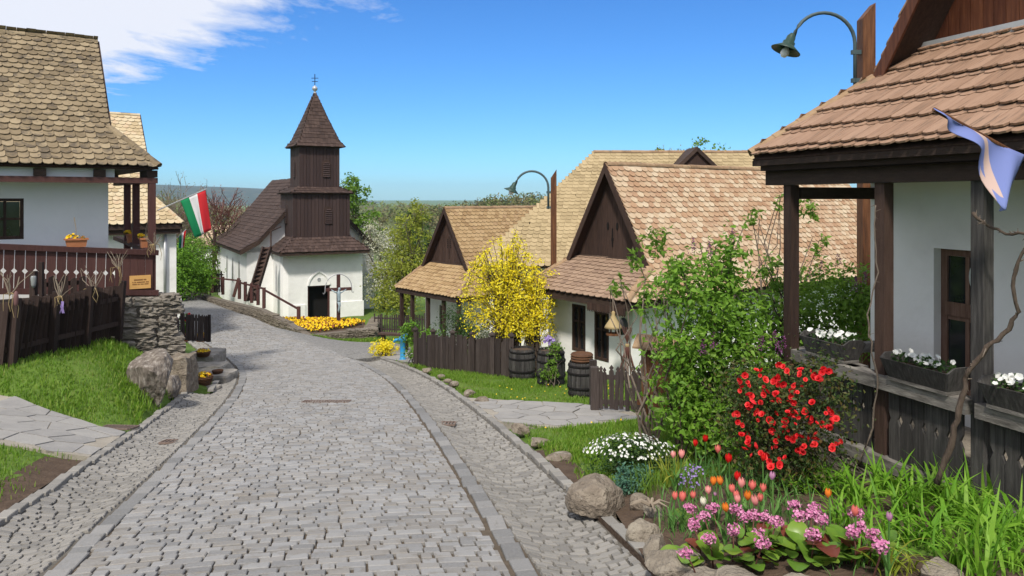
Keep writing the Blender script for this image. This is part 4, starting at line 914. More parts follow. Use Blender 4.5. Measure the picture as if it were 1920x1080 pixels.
for sg in (-1, 1):
    for i in range(3):
        (x0, z0), (x1, z1) = PR[i], PR[i + 1]; shingle_plane([fC(2.2 + sg * x0, 1.8, z0), fC(2.2 + sg * x0, 13.6, z0), fC(2.2 + sg * x1, 13.6, z1), fC(2.2 + sg * x1, 1.8, z1)])
    b = MB()
    for i in range(3): (x0, z0), (x1, z1) = PR[i], PR[i + 1]; b.prism([fC(2.2 + sg * x0, 1.78, z0 + .04), fC(2.2 + sg * x1, 1.78, z1 + .04), fC(2.2 + sg * x1, 1.78, z1 - .22), fC(2.2 + sg * x0, 1.78, z0 - .22)], fC.v * .05)
    b.build('barge_board', 'darkh', CH); beam_part(CH, 'eave_board', fC(2.2 + sg * 3.98, 1.8, -3.0), fC(2.2 + sg * 3.98, 13.6, -3.0), .05, .18)
# skirt roof over the porch, belfry tiers, spire
def frustum(u, v, z0, h0, z1, h1, w=.17, row=.24):
    c = [(-1, -1), (1, -1), (1, 1), (-1, 1)]
    for i in range(4):
        a, d = c[i], c[(i + 1) % 4]
        P = [fC(u + a[0] * h0, v + a[1] * h0, z0), fC(u + d[0] * h0, v + d[1] * h0, z0), fC(u + d[0] * h1, v + d[1] * h1, z1), fC(u + a[0] * h1, v + a[1] * h1, z1)]
        shingle_plane(P[:2] + P[2:] if h1 > .03 else P[:3], w, row)
frustum(2.2, 1.75, -2.9, 2.42, -2.25, 1.60)
frustum(2.2, 1.75, .22, 1.72, .52, 1.12)
SP = [(2.80, 1.33), (3.10, 1.08), (3.65, .86), (4.4, .56), (5.2, .27), (5.86, .03)]
for i in range(5): frustum(2.2, 1.75, SP[i][0], SP[i][1], SP[i + 1][0], SP[i + 1][1], .15, .22)
sh.build('shingles', 'shingle', CH, kind='stuff'); base.build('roof_boarding', 'dark', CH)
beam_part(CH, 'eave_board', fC(-.20, -.66, -2.98), fC(4.6, -.66, -2.98), .05, .17); beam_part(CH, 'eave_board', fC(-.20, -.64, -2.98), fC(-.20, 3.4, -2.98), .05, .17)
for nm, h, z0, z1, n in (('belfry_board', 1.55, -2.4, .24, 16), ('belfry_board', 1.10, .35, 2.84, 12)):
    b = MB(); b.fbox(fC, 2.2 - h + .03, 2.2 + h - .03, 1.75 - h + .03, 1.75 + h - .03, z0, z1); b.build('belfry_core', 'church_wood', CH)
    w = 2 * h / n
    for i in range(n):
        for sd_ in (0, 1):
            b = MB(); a = -h + i * w; j = random.uniform(0, .012)
            if sd_ == 0: b.fbox(fC, 2.2 + a + .008, 2.2 + a + w - .008, 1.75 - h - .01 - j, 1.75 - h + .03, z0, z1)
            else: b.fbox(fC, 2.2 - h - .01 - j, 2.2 - h + .03, 1.75 + a + .008, 1.75 + a + w - .008, z0, z1)
            b.build(nm, 'church_wood', CH)
for h, zc in ((1.55, -.95), (1.10, 1.62)):
    for side in (0, 1):
        loc = (lambda a, d, z: fC(2.2 + a + .35, 1.75 - h - d, z)) if side == 0 else (lambda a, d, z: fC(2.2 - h - d, 1.75 + a, z))
        b = MB(); pts = [(-.23, -.5), (.23, -.5), (.23, .28), (.16, .42), (0, .5), (-.16, .42), (-.23, .28)]
        dv = (fC.v if side == 0 else fC.u) * .03; b.prism([loc(x, .045, zc + z) for x, z in pts], dv); lo = b.build('louvre_frame', 'dark', CH)
        for k in range(8):
            b = MB(); z = zc - .44 + k * .105; hw_ = .19 if k < 7 else .12
            b.hexa([loc(-hw_, .05, z), loc(hw_, .05, z), loc(hw_, .085, z - .05), loc(-hw_, .085, z - .05), loc(-hw_, .05, z + .02), loc(hw_, .05, z + .02), loc(hw_, .085, z - .03), loc(-hw_, .085, z - .03)]); b.build('louvre', 'church_wood', lo)
b = MB(); c = fC(2.2, 1.75, 5.8); b.lathe(c, [(.10, 0), (.08, .1), (.05, .18), (.13, .24), (.16, .33), (.13, .42), (.04, .48), (.025, .52)], 14); b.build('spire_ball', 'zinc', CH, True)
b = MB(); b.beam(c + Vector((0, 0, .45)), c + Vector((0, 0, 1.15)), .035, .035); b.beam(c + Vector((-.20, 0, .92)), c + Vector((.20, 0, .92)), .03, .03); b.beam(c + Vector((-.17, 0, .73)), c + Vector((.17, 0, .73)), .03, .03); b.build('spire_cross', 'black', CH)
# lancets: grey panels standing proud, coloured like the shade in window recesses
fCs = Fr(tuple(fC(-1.4, 0, 0).xy), fC.v, -fC.u)
for (frx, uu, vv) in ((fCs, 4.6, 0), (fCs, 6.9, 0), (fCs, 9.2, 0)):
    pts = [(-.17, 0), (.17, 0), (.17, 1.0), (.1, 1.3), (0, 1.5), (-.1, 1.3), (-.17, 1.0)]
    o = frx(uu, 0, -5.1); b = MB(); b.prism([o + frx.u * x + Vector((0, 0, z)) - fC.u * .012 for x, z in pts], -fC.u * .012); w_ = b.build('window', 'zinc', CH)
    b = MB(); b.prism([o + frx.u * x * .62 + Vector((0, 0, .08 + z * .9)) - fC.u * .026 for x, z in pts], -fC.u * .004); b.build('pane', 'glass', w_)
b = MB(); o = fC(0, 1.3, -5.1); b.prism([o + fC.v * x * .9 + Vector((0, 0, z)) - fC.u * .012 for x, z in [(-.17, 0), (.17, 0), (.17, 1.0), (.1, 1.3), (0, 1.5), (-.1, 1.3), (-.17, 1.0)]], -fC.u * .012); b.build('window', 'zinc', CH)
st_ = thing('belfry_stair', 'steep dark plank stair leaning against the church up to the belfry', 'stair', (-13.1, 37.6, -5.3))
p0, p1 = Wp(478, 563, 37.6), Wp(508, 463, 39.0)
for k, s in ((0, -.34), (1, .0)):
    b = MB(); o = Vector((s, s * .4, 0)); b.beam(p0 + o, p1 + o, .07, .2); b.build('stringer', 'dark', st_)
for k in range(12):
    t = (k + .5) / 12; c = p0.lerp(p1, t); b = MB(); b.beam(c + Vector((-.32, -.13, .02)), c + Vector((-.02, 0, .02)), .16, .03); b.build('tread', 'dark', st_)
b = MB(); b.beam(p0 + Vector((-.17, -.02, -.02)), p1 + Vector((-.17, -.02, -.02)), .36, .05); b.build('backing_board', 'dark', st_)
b = MB(); b.beam(p1 + Vector((0, 0, 0)), p1 + Vector((0, 0, .85)), .06, .06); b.beam(p1 + Vector((0, 0, .82)), Wp(527, 425, 40.3), .05, .05); b.build('handrail', 'dark', st_)
# ------------------------------------------------------------------ church terrace: kerb wall, bed, railing, crucifix
RW = [(-21.0, 44.6), (-17.6, 40.6), (-14.6, 37.3), (-11.6, 34.2), (-9.9, 32.2), (-8.35, 30.35)]
rw = thing('retaining_wall', 'low stone retaining wall curving round the church flower bed beside the road', 'stone wall', (-8.3, 30.3, -5.9))
for i in range(len(RW) - 1):
    p, q = RW[i], RW[i + 1]; Lq = math.hypot(q[0] - p[0], q[1] - p[1])
    za, zb = float(zleft(p[1])) + (.10 if i < 4 else -.10), float(zleft(q[1])) + (.10 if i < 3 else (-.10 if i == 3 else -.42))
    stone_wall(rw, p, q, -6.6, lambda u, za=za, zb=zb, Lq=Lq: za + (zb - za) * u / Lq, .34, .14, .34, 'stone_pale')
stone_wall(rw, (-8.35, 30.35), (-5.75, 31.1), -6.6, lambda u: -5.62 + .06 * u, .4, .14, .26, 'stone_pale')
stone_wall(rw, (-5.75, 31.1), (-6.6, 37.6), -7.0, lambda u: -5.47 - .09 * u, .45, .16, .3, 'stone_pale')
BED = [(-8.3, 30.9), (-11.4, 34.4), (-12.9, 36.2), (-12.0, 36.9), (-8.4, 36.6), (-6.9, 35.0), (-6.1, 31.5)]
b = MB(); b.prism([(x, y, -6.5) for x, y in BED], (0, 0, .1)); nb = len(BED); b.add([(x, y, -6.41) for x, y in BED] + [(x, y, -5.64 - (y - 31) * .062) for x, y in BED], [tuple(range(nb, 2 * nb))] + [(i, (i + 1) % nb, nb + (i + 1) % nb, nb + i) for i in range(nb)], .4); bed = b.build('flower_bed', 'soil', None); tag(bed, 'raised soil bed in front of the church door', 'flower bed')
rl = thing('timber_railing', 'dark brown timber railing along the raised road edge by the church', 'railing', (-13, 36, -5.2))
rp = [(398, 546, 42.5), (418, 549, 40.9), (438, 553, 39.6), (449, 557, 38.6), (460, 561, 37.8), (472, 564, 37.0), (484, 568, 36.3), (495, 574, 35.4)]
tops = []
for k, (px, py, d) in enumerate(rp):
    p = Wp(px, py, d); p.z -= .1; q = p + Vector((.28 if k == 2 else 0, 0, .98)); tops.append(q)
    b = MB(); b.beam(p, q, .13, .13); b.build('post', 'red_dark', rl)
pe = Wp(560, 592, 34.0); b = MB(); b.beam(pe - Vector((0, 0, .15)), pe + Vector((0, 0, .42)), .14, .14); b.build('post', 'red_dark', rl); tops.append(pe + Vector((0, 0, .35)))
for i in range(len(tops) - 1): beam_part(rl, 'rail', tops[i] - Vector((0, 0, .12 if i < 7 else .1)), tops[i + 1] - Vector((0, 0, .12 if i < 6 else .05)), .07, .08, 'red_dark')
cf = Fr((-7.95, 34.2), (.92, .39)); cz = -5.74
cx_ = thing('wayside_crucifix', 'tall wooden crucifix with blue grey figure and round tin canopy before the church', 'crucifix', cf(0, 0, cz))
b = MB(); b.fbox(cf, -.075, .075, -.07, .07, cz - .2, cz + 2.22); b.build('upright', 'red_dark', cx_)
b = MB(); b.fbox(cf, -.58, -.077, -.06, .06, cz + 1.46, cz + 1.60); b.fbox(cf, .077, .58, -.06, .06, cz + 1.46, cz + 1.60); b.build('crossbar', 'red_dark', cx_)
b = MB(); b.tube([cf(.60 * math.cos(a), -.02, cz + 1.58 + .64 * math.sin(a)) for a in np.linspace(math.pi, 0, 21)], .022, 5)
for s in (-1, 1): b.tube([cf(s * .60, -.02, cz + 1.58), cf(s * .61, -.02, cz + 1.40), cf(s * .66, -.02, cz + 1.34), cf(s * .70, -.02, cz + 1.40)], .018, 5)
b.build('tin_canopy', 'zinc', cx_)
b = MB(); fg = lambda x, z: cf(x, -.11, cz + z)
b.tube([fg(0, 1.50), fg(.0, 1.38), fg(.0, 1.22), fg(.01, 1.05), fg(.0, .98)], [.035, .085, .08, .07, .085], 8)
b.tube([fg(.0, 1.0), fg(.03, .78), fg(-.01, .58), fg(0, .46)], [.08, .06, .045, .03], 8)
for s in (-1, 1): b.tube([fg(s * .05, 1.36), fg(s * .18, 1.42), fg(s * .34, 1.53)], [.04, .032, .02], 6)
b.lathe(fg(.02, 1.46), [(.02, 0), (.055, .05), (.06, .10), (.03, .16)], 9); b.build('corpus', 'corpus', cx_, True)
# ------------------------------------------------------------------ fences, gates, posts, barrels
def picket_row(t, p, q, n, h, w, m, top, zf=None, lean=0.0, hj=.03, name='picket', th=.022, rails=(.25, .75), side=.03):
    p = Vector(p); q = Vector(q); d = q - p; ang = math.atan2(d.y, d.x); T = plank_T(w, h, th, top); me = tmesh(T, name)
    for i in range(n):
        c = p.lerp(q, (i + .5) / n)
        place(None, name, c + Vector((random.gauss(0, .006), random.gauss(0, .006), random.gauss(0, hj * .4))), ang, m, t, lean + random.gauss(0, .025), (random.uniform(.85, 1.12), 1, 1 + random.gauss(0, hj)), me)
    nv = Vector((-d.y, d.x, 0)).normalized() * side
    for r in rails: beam_part(t, 'rail', p + nv + Vector((lean * h * r, 0, h * r)), q + nv + Vector((lean * h * r, 0, h * r)), .035, .075, m)
LF = thing('plank_fence', 'leaning fence of old dark planks on the grassy bank at far left', 'fence', (-7.7, 12.5, -2.7))
A_, B_ = G(-7.95, 11.5, .0), G(-7.55, 14.15, .0); B_.z += .12
nf = 25; Tm = tmesh(plank_T(.135, .96, .024), 'plank'); dA = B_ - A_; angf = math.atan2(-.15, .9)
for i in range(nf):
    t = (i + .3) / nf; c = A_.lerp(B_, t) + Vector((0, 0, .04 * math.sin(i * .8))); c.z = max(c.z, float(zg(c.x, c.y)) + .02)
    place(None, 'plank', c + Vector((random.gauss(0, .008), random.gauss(0, .008), 0)), .20 + random.gauss(0, .03), 'fence_left', LF, .10 + .05 * math.sin(i * .45) + random.gauss(0, .016), (random.uniform(.95, 1.25), 1, random.uniform(.97, 1.05)), Tm)
for t in (.02, .33, .63, .95):
    c = A_.lerp(B_, t) + Vector((.1, .12, -.3)); b = MB(); b.beam(c, c + Vector((.10, .0, 1.35)), .10, .10); b.build('post', 'fence_left', LF)
for h in (.25, .72): beam_part(LF, 'rail', A_ + Vector((.05, .06, h)), B_ + Vector((.12, .06, h)), .05, .08, 'fence_left')
wick = thing('garden_gate', 'dark weathered plank wicket standing behind the leaning fence', 'gate', (-8.6, 12.9, -2.4))
g0, g1 = Wp(72, 565, 12.9), Wp(160, 545, 13.4); g0.z = -2.35; g1.z = -2.35
picket_row(wick, g0, g1, 6, .92, .10, 'fence_left', 'flat', rails=(.3, .9))
LP = thing('gate_post', 'thin dark gate post with glass lantern jar behind the leaning fence', 'post', (-8.2, 12.6, -2.6))
c = Wp(63, 570, 12.5); b = MB(); b.beam(c + Vector((0, 0, -.5)), c + Vector((0, 0, .55)), .09, .09); b.beam(c + Vector((.13, 0, -.5)), c + Vector((.13, 0, .7)), .06, .06); b.build('shaft', 'fence_left', LP)
M['jar'] = mat('clear_jar_glass', [(.16, .17, .17), (.28, .29, .30)], .1, 9, .8, None, spec=.8)
b = MB(); b.lathe(c + Vector((.05, -.08, .28)), [(.02, 0), (.038, .05), (.045, .16), (.04, .19), (.035, .2)], 12); b.build('jar', M['jar'], LP, True)
def straw_bunch(px, py, d, label, twigs=14, up=.5, down=.4, m='twig'):
    twigs = int(twigs * .75); up *= .85; down *= .8
    o = Wp(px, py, d); t = thing('dry_stalk_bunch', label, 'straw bunch', o)
    b = MB()
    for k in range(twigs):
        a = random.gauss(0, .45); L = up * random.uniform(.5, 1.15); e = o + Vector((L * math.sin(a), random.gauss(0, .1), L * math.cos(a))); mid = o.lerp(e, .5) + Vector((random.gauss(0, .04), 0, 0)); b.tube([o, mid, e], [.007, .006, .004], 4)
    b.build('twigs', 'twig', t, kind='stuff'); b = MB()
    for k in range(twigs // 2):
        x = random.gauss(0, .06); L = down * random.uniform(.4, 1.1); s = o + Vector((x * .3, random.gauss(0, .03), .05)); b.tube([s, s + Vector((x, -.05, -.02)), s + Vector((x * 1.5 + random.gauss(0, .03), -.05, -L * .6)), s + Vector((x * 1.3, -.04, -L))], [.006, .006, .005, .003], 4)
    b.build('straw', 'straw', t, kind='stuff')
straw_bunch(18, 555, 11.4, 'large bunch of dry stalks and straw tied to the leftmost fence post', 12, .45, .55)
straw_bunch(112, 560, 12.3, 'bunch of dry stalks tied midway along the leaning fence', 14, .45, .3)
straw_bunch(176, 545, 13.3, 'bunch of dry stalks with trailing ends near the right of the leaning fence', 14, .5, .3)
straw_bunch(222, 505, 14.05, 'bunch of dry stalks and straw at the uphill end of the leaning fence', 14, .45, .45)
straw_bunch(290, 462, 14.65, 'straw and twigs wound round the corner post of the balcony', 16, .35, .45)
b = MB(); o = Wp(30, 558, 11.3); b.lathe(o, [(.005, -.14), (.028, -.10), (.035, 0), (.025, .08), (.005, .10)], 10); tag(b.build('hanging_ornament', 'pinkbud', None, True), 'pink egg shaped ornament hanging on the leftmost straw bunch', 'ornament')
b = MB(); o = Wp(118, 572, 12.2)
for k in range(9): b.tube([o + Vector((random.gauss(0, .015), 0, .06)), o + Vector((random.gauss(0, .03), -.02, -.02)), o + Vector((random.gauss(0, .04), -.02, -.13))], .006, 4)
tag(b.build('ribbon', 'violet_petal', None), 'blue violet ribbon tied on the leaning fence', 'ribbon')
# picket gate standing open by the steps, with its posts
GT = thing('picket_gate', 'small dark picket gate standing open above the stone steps', 'gate', Wp(360, 640, 18.2))
ga, gb = Wp(338, 637, 18.0), Wp(391, 641, 18.6)
picket_row(GT, ga, gb, 12, .66, .050, 'fence_dark', 'point', hj=.012, rails=(.08, .80)); 
for p_, nm in ((gb, 'end_stile'),): beam_part(GT, nm, p_ + Vector((.02, 0, 0)), p_ + Vector((.02, 0, .68)), .06, .06, 'fence_dark')
def gate_post(px, ytop, ybot, d, label, w=.14):
    p, q = Wp(px, ybot, d), Wp(px, ytop, d); t = thing('gate_post', label, 'post', p); b = MB(); b.beam(p - Vector((0, 0, .3)), q, w, w); b.build('shaft', 'fence_dark', t)
    b = MB(); b.lathe(q, [(w * .62, 0), (w * .62, .05), (w * .3, .09), (w * .36, .14), (w * .1, .2)], 8); b.build('cap', 'fence_dark', t)
gate_post(321, 582, 655, 17.6, 'tall dark gate post with carved cap behind the stone block')
gate_post(329, 602, 668, 16.6, 'shorter dark gate post with carved cap in front of the picket gate', .13)
# stone steps, block and rock by the left gutter
def stone_box(name, label, cat, px0, px1, py_top, d0, d1, h, m='stone_pale', group=None, seed=1):
    z = (HZ - py_top) / F * d0; x0, x1 = (px0 - 960) / F * d0, (px1 - 960) / F * d0
    o = obj(name, block_mesh(name, (x1 - x0, d1 - d0, h), seed, .016 if h < .5 else .028), m, None, Matrix.Translation(((x0 + x1) / 2, (d0 + d1) / 2, z - h / 2)) @ Matrix.Rotation(.12 * math.sin(seed * 3.1), 4, 'Z')); return tag(o, label, cat, group)
M['step_stone'] = mat('worn_step_stone', [(.15, .135, .115), (.24, .225, .205), (.31, .295, .27)], .9, 4, .8, (14, .7), spots=(3, .6, (.12, .10, .075), .6))
for i, (x0, x1, yt, d0, d1, h) in enumerate(((322, 398, 733, 15.2, 15.7, .25), (345, 424, 706, 16.5, 17.3, .3), (343, 414, 688, 17.6, 18.2, .3), (342, 398, 668, 18.6, 19.6, .3))):
    stone_box('stone_step', ('lowest pale stone step beside the grass and rock', 'broad stone step just behind the larger flower basket', 'stone step just below the picket gate', 'topmost stone step under the open picket gate')[i], 'step', x0, x1, yt, d0, d1, h, 'step_stone', 'stone steps by the left gutter', i)
stone_box('stone_block', 'squared lichen stained stone block between the rock and the steps', 'stone', 306, 348, 672, 14.4, 15.0, .75, 'stone', None, 9)
p = on_ground(277, 748); rock('rocky_outcrop', 'jagged pale veined rock outcrop rising from the grassy bank', 'rock', p + Vector((-.12, .35, -.1)), (.42, .5, .66), 5, 'rock', .25, .3, sub=4)
p = on_ground(318, 737); rock('rock', 'small veined rock at the foot of the stone block', 'rock', p + Vector((-.02, .12, 0)), (.22, .22, .30), 17, 'rock', .4)
# plank fence to the right of the road
PF = thing('plank_fence', 'row of tall dark close set planks with capped posts beneath the forsythia', 'fence', (-1.5, 19.5, -4.5))
P0, P1, P2 = on_ground(770, 682), on_ground(812, 694), on_ground(962, 706)
P0 = Vector((-2.55, 20.0, 0)); P1 = Vector((-1.95, 19.0, 0)); P2 = Vector((.02, 17.0, 0))
for q in (P0, P1, P2): q.z = float(zg(q.x, q.y))
for a, c, n in ((P0, P1, 11), (P1, P2, 27)): picket_row(PF, a, c, n, .86, .104, 'fence_dark', 'flat', hj=.05, rails=(.2, .7), name='plank', side=.035)
for a, c, ts in ((P0, P1, (0., .95)), (P1, P2, (.26, .52, .77, 1.0))):
    for t in ts:
        p = a.lerp(c, t) + Vector((-.03, -.03, 0)); b = MB(); b.beam(p - Vector((0, 0, .2)), p + Vector((0, 0, .95)), .10, .10); o = b.build('post', 'fence_dark', PF)
        b = MB(); b.lathe(p + Vector((0, 0, .95)), [(.085, 0), (.085, .03), (.03, .07), (.005, .10)], 8); b.build('cap', 'fence_dark', o)
def barrel(px, ybot, wpx, hpx, label, d, lid=False):
    r = wpx / 2 / F * d; h = hpx / F * d; c = Vector(((px - 960) / F * d, d, (HZ - ybot) / F * d)); c.z = float(zg(c.x, c.y)); t = thing('wooden_barrel', label, 'barrel', c, 'old barrels by the white cottage')
    n = 18; pr = [(.86, 0), (.95, .18), (1.0, .42), (1.0, .58), (.95, .82), (.87, 1)]
    for i in range(n):
        a0, a1 = 2 * math.pi * i / n + .012, 2 * math.pi * (i + 1) / n - .012; b = MB(); V = []
        for q, z in pr:
            for a in (a0, a1): V.append(c + Vector((r * q * math.cos(a), r * q * math.sin(a), h * z)))
        b.add([tuple(v) for v in V], [(2 * k, 2 * k + 1, 2 * k + 3, 2 * k + 2) for k in range(5)]); b.build('stave', 'weathered', t)
    for z0, q in ((.10, .93), (.30, .995), (.70, .995), (.90, .93)):
        b = MB(); b.lathe(c + Vector((0, 0, h * z0)), [(r * q + .008, -.022), (r * q + .014, 0), (r * q + .008, .022)], 24, cap=False); b.build('hoop', 'black', t)
    b = MB(); b.lathe(c, [(r * .84, h * .93), (r * .02, h * .95)], 18); b.build('soil', 'soil', t)
    return c, r, h
barrel(979, 712, 50, 58, 'dark barrel standing at the end of the plank fence', 16.8)
bc2 = barrel(1033, 728, 54, 68, 'dark barrel with leafy plant and violet flowers in it', 15.6)
bc3 = barrel(1091, 752, 54, 66, 'dark barrel with a brown woven ring on top by the picket fence', 13.9)
c, r, h = bc3; b = MB()
for k in range(3): b.lathe(c + Vector((0, 0, h + .03 + .045 * k)), [(r * .72, -.03), (r * .80, 0), (r * .72, .03), (r * .6, 0)], 22)
tag(b.build('woven_ring', 'wicker', None), 'brown woven wicker ring lying on the right hand barrel', 'basket')
PK = thing('picket_fence', 'short dark picket fence with spear tops beside the white cottage corner', 'fence', on_ground(1160, 775))
pa, pb = on_ground(1122, 771), on_ground(1212, 778); pb.y = pa.y - .25; pb.x = (1212 - 960) / F * pb.y; pb.z = float(zg(pb.x, pb.y))
picket_row(PK, pa + Vector((0, 0, .05)), pb + Vector((0, 0, .05)), 9, .70, .068, 'fence_dark', 'spear', hj=.02, rails=(.14, .72))
b = MB(); b.beam(pa + Vector((-.06, 0, -.2)), pa + Vector((-.06, 0, .72)), .13, .13); b.build('post', 'fence_dark', PK)
b = MB(); b.beam(pa + Vector((-.02, .6, -.2)), pa + Vector((-.02, .6, .70)), .10, .12); b.build('post', 'fence_dark', PK)
# twig tripod, bird feeder, hanging shield
o = on_ground(1176, 725); tw = thing('twig_bundle', 'bundle of thin reddish twigs tied like a tripod behind the picket fence', 'twig bundle', o + Vector((.0, 1.0, 0)))
base_ = Vector((1176 - 960, 0, 0)) / F * 15.2 + Vector((0, 15.2, -3.95)); kn = base_ + Vector((0, 0, .93)); b = MB()
for k in range(12):
    a = 2 * math.pi * k / 12; f = base_ + Vector((.30 * math.cos(a), .3 * math.sin(a), -.1)); g = kn + (kn - f) * .33 * random.uniform(.8, 1.2); b.tube([f, kn + Vector((.02 * math.cos(a), .02 * math.sin(a), 0)), g], [.012, .011, .005], 5)
b.build('twigs', 'redtwig', tw); b = MB(); b.lathe(kn - Vector((0, 0, .02)), [(.04, 0), (.045, .03), (.035, .06)], 8); b.build('tie', 'straw', tw)
c = Wp(1150, 628, 15.9); bf = thing('bird_feeder', 'straw thatched bird feeder hanging under the cottage eave', 'bird feeder', c)
b = MB(); b.lathe(c, [(.155, 0), (.155, .035), (.13, .04)], 14); b.build('tray', 'orange_wood', bf)
for k in range(6):
    a = k * math.pi / 3; b = MB(); p = c + Vector((.11 * math.cos(a), .11 * math.sin(a), .04)); b.beam(p, p + Vector((0, 0, .13)), .02, .02); b.build('post', 'orange_wood', bf)
b = MB(); b.lathe(c + Vector((0, 0, .15)), [(.20, 0), (.17, .05), (.085, .18), (.035, .28), (.04, .33), (.015, .36)], 18); b.build('thatched_roof', 'straw', bf, True); b = MB(); b.tube([c + Vector((0, 0, .48)), c + Vector((0, .1, .78))], .008, 4); b.build('hanging_cord', 'twig', bf)
c = Wp(1168, 612, 16.05); b = MB(); b.lathe(c, [(.01, -.04), (.15, -.035), (.19, 0), (.15, .035), (.01, .04)], 20, axis=(.75, -.65, 0)); o = b.build('hanging_basket', 'weathered', None, True); o.scale = (1, 1, 1)
tag(o, 'dark round woven tray hanging beside the bird feeder', 'tray')
# information stand with little tile roof
o = on_ground(1210, 812); st2 = thing('display_stand', 'orange brown timber stand on log legs with tiny tiled top, half behind the lilac', 'stand', o)
fs_ = Fr((o.x, o.y), (.85, -.5)); z0 = o.z
for u in (0, .62):
    b = MB(); b.tube([fs_(u, 0, z0 - .1), fs_(u + .01, 0, z0 + .45), fs_(u, 0, z0 + 1.25)], [.075, .065, .06], 9); b.build('log_leg', 'orange_wood', st2, True)
b = MB(); b.fbox(fs_, .02, .62, -.05, .03, z0 + .55, z0 + 1.2); b.build('panel', 'orange_wood', st2)
b = MB(); b.beam(fs_(-.1, 0, z0 + .42), fs_(.72, 0, z0 + .42), .09, .07); b.build('cross_rail', 'orange_wood', st2)
for k in range(6):
    for s in (-1, 1):
        b = MB(); u = -.12 + k * .14; b.hexa([fs_(u, s * .18, z0 + 1.18), fs_(u + .13, s * .18, z0 + 1.18), fs_(u + .13, 0, z0 + 1.33), fs_(u, 0, z0 + 1.33), fs_(u, s * .18, z0 + 1.205), fs_(u + .13, s * .18, z0 + 1.205), fs_(u + .13, 0, z0 + 1.355), fs_(u, 0, z0 + 1.355)]); b.build('roof_tile', 'ridge', st2)
# blue water pump, dark box
o = on_ground(755, 676); wp_ = thing('water_pump', 'bright blue street water pump at the end of the plank fence', 'water pump', o)
b = MB(); b.lathe(o, [(.10, 0), (.10, .04), (.075, .06), (.075, .55), (.10, .58), (.10, .66), (.05, .72)], 14); b.build('column', 'blue', wp_, True)
b = MB(); b.tube([o + Vector((-.05, -.02, .60)), o + Vector((-.2, -.05, .60)), o + Vector((-.24, -.06, .54))], .04, 8); b.build('spout', 'blue', wp_, True)
b = MB(); b.tube([o + Vector((0, 0, .7)), o + Vector((.10, .02, .76)), o + Vector((.16, .03, .70))], .025, 6); b.build('handle', 'blue', wp_, True)
o = on_ground(720, 662); bn = thing('low_bench', 'small dark wooden bench behind the round yellow shrub', 'bench', o + Vector((.1, 1.2, 0))); fb = Fr((o.x + .1, o.y + 1.5), (.95, -.3))
b = MB(); b.fbox(fb, -.55, .55, -.15, .15, o.z + .30, o.z + .36); b.build('seat', 'dark', bn)
for u in (-.45, .4): b = MB(); b.fbox(fb, u, u + .06, -.12, .12, o.z - .2, o.z + .298); b.build('leg', 'dark', bn)
# ------------------------------------------------------------------ lamp posts
def lamp_post(px, d, ytop, ybot, wpx, arc_px, ytoparc, ypipe_bot, lamp, label, label_y):
    k = d / F; x = (px - 960) * k; w = wpx * k; zt = (HZ - ytop) * k; t = thing('street_lamp', label, 'street lamp', G(x, d))
    zb = float(zg(x, d)) - .3; b = MB(); h = w / 2
    b.hexa([(x - h, d - h, zb), (x + h, d - h, zb), (x + h, d + h, zb), (x - h, d + h, zb), (x - h, d - h, zt - .22), (x + h, d - h, zt), (x + h, d + h, zt), (x - h, d + h, zt - .22)]); b.build('pole', 'orange_wood', t)
    xp = x - h - 9 * k * (wpx / 20); r = arc_px * k / 2; zc = (HZ - ytoparc) * k - r; pts = [Vector((xp, d - .03, (HZ - ypipe_bot) * k))]
    pts += [Vector((xp - r + r * math.cos(a), d - .03, zc + r * math.sin(a))) for a in np.linspace(0, math.pi * .93, 16)]
    b = MB(); b.tube(pts, .026 if d < 15 else .03, 8); b.build('curved_arm', 'lampgrey', t, True)
    for z in (zc - .12, zc - .52): b = MB(); b.beam((xp - .05, d - .03, z), (x - h + .02, d - .03, z), .05, .06); b.build('bracket', 'lampgrey', t)
    e = pts[-1]; ax = Vector((.42, 0, 1)).normalized(); hd = e + Vector((-.02, 0, .03)); s = 1.0
    b = MB(); b.lathe(hd, [(.03, .02), (.06, -.03), (.065, -.10), (.085, -.11), (.085, -.15), (.11, -.17), (.21, -.24), (.205, -.25), (.10, -.19)], 20, axis=ax, cap=False); hdp = b.build('shade', 'lampgreen', t, True)
    b = MB(); b.lathe(hd, [(.02, -.18), (.055, -.24), (.06, -.29), (.035, -.335), (.005, -.34)], 14, axis=ax); b.build('bulb', 'bulb', hdp, True)
lamp_post(1624, 10.6, 8, 600, 24, 116, 25, 165, None, 'street lamp with curved arm on a tall red brown pole behind the porch roof', 0)
lamp_post(1038, 19.7, 318, 480, 10.5, 62, 321, 392, None, 'street lamp with curved arm on a wooden pole behind the forsythia', 0)
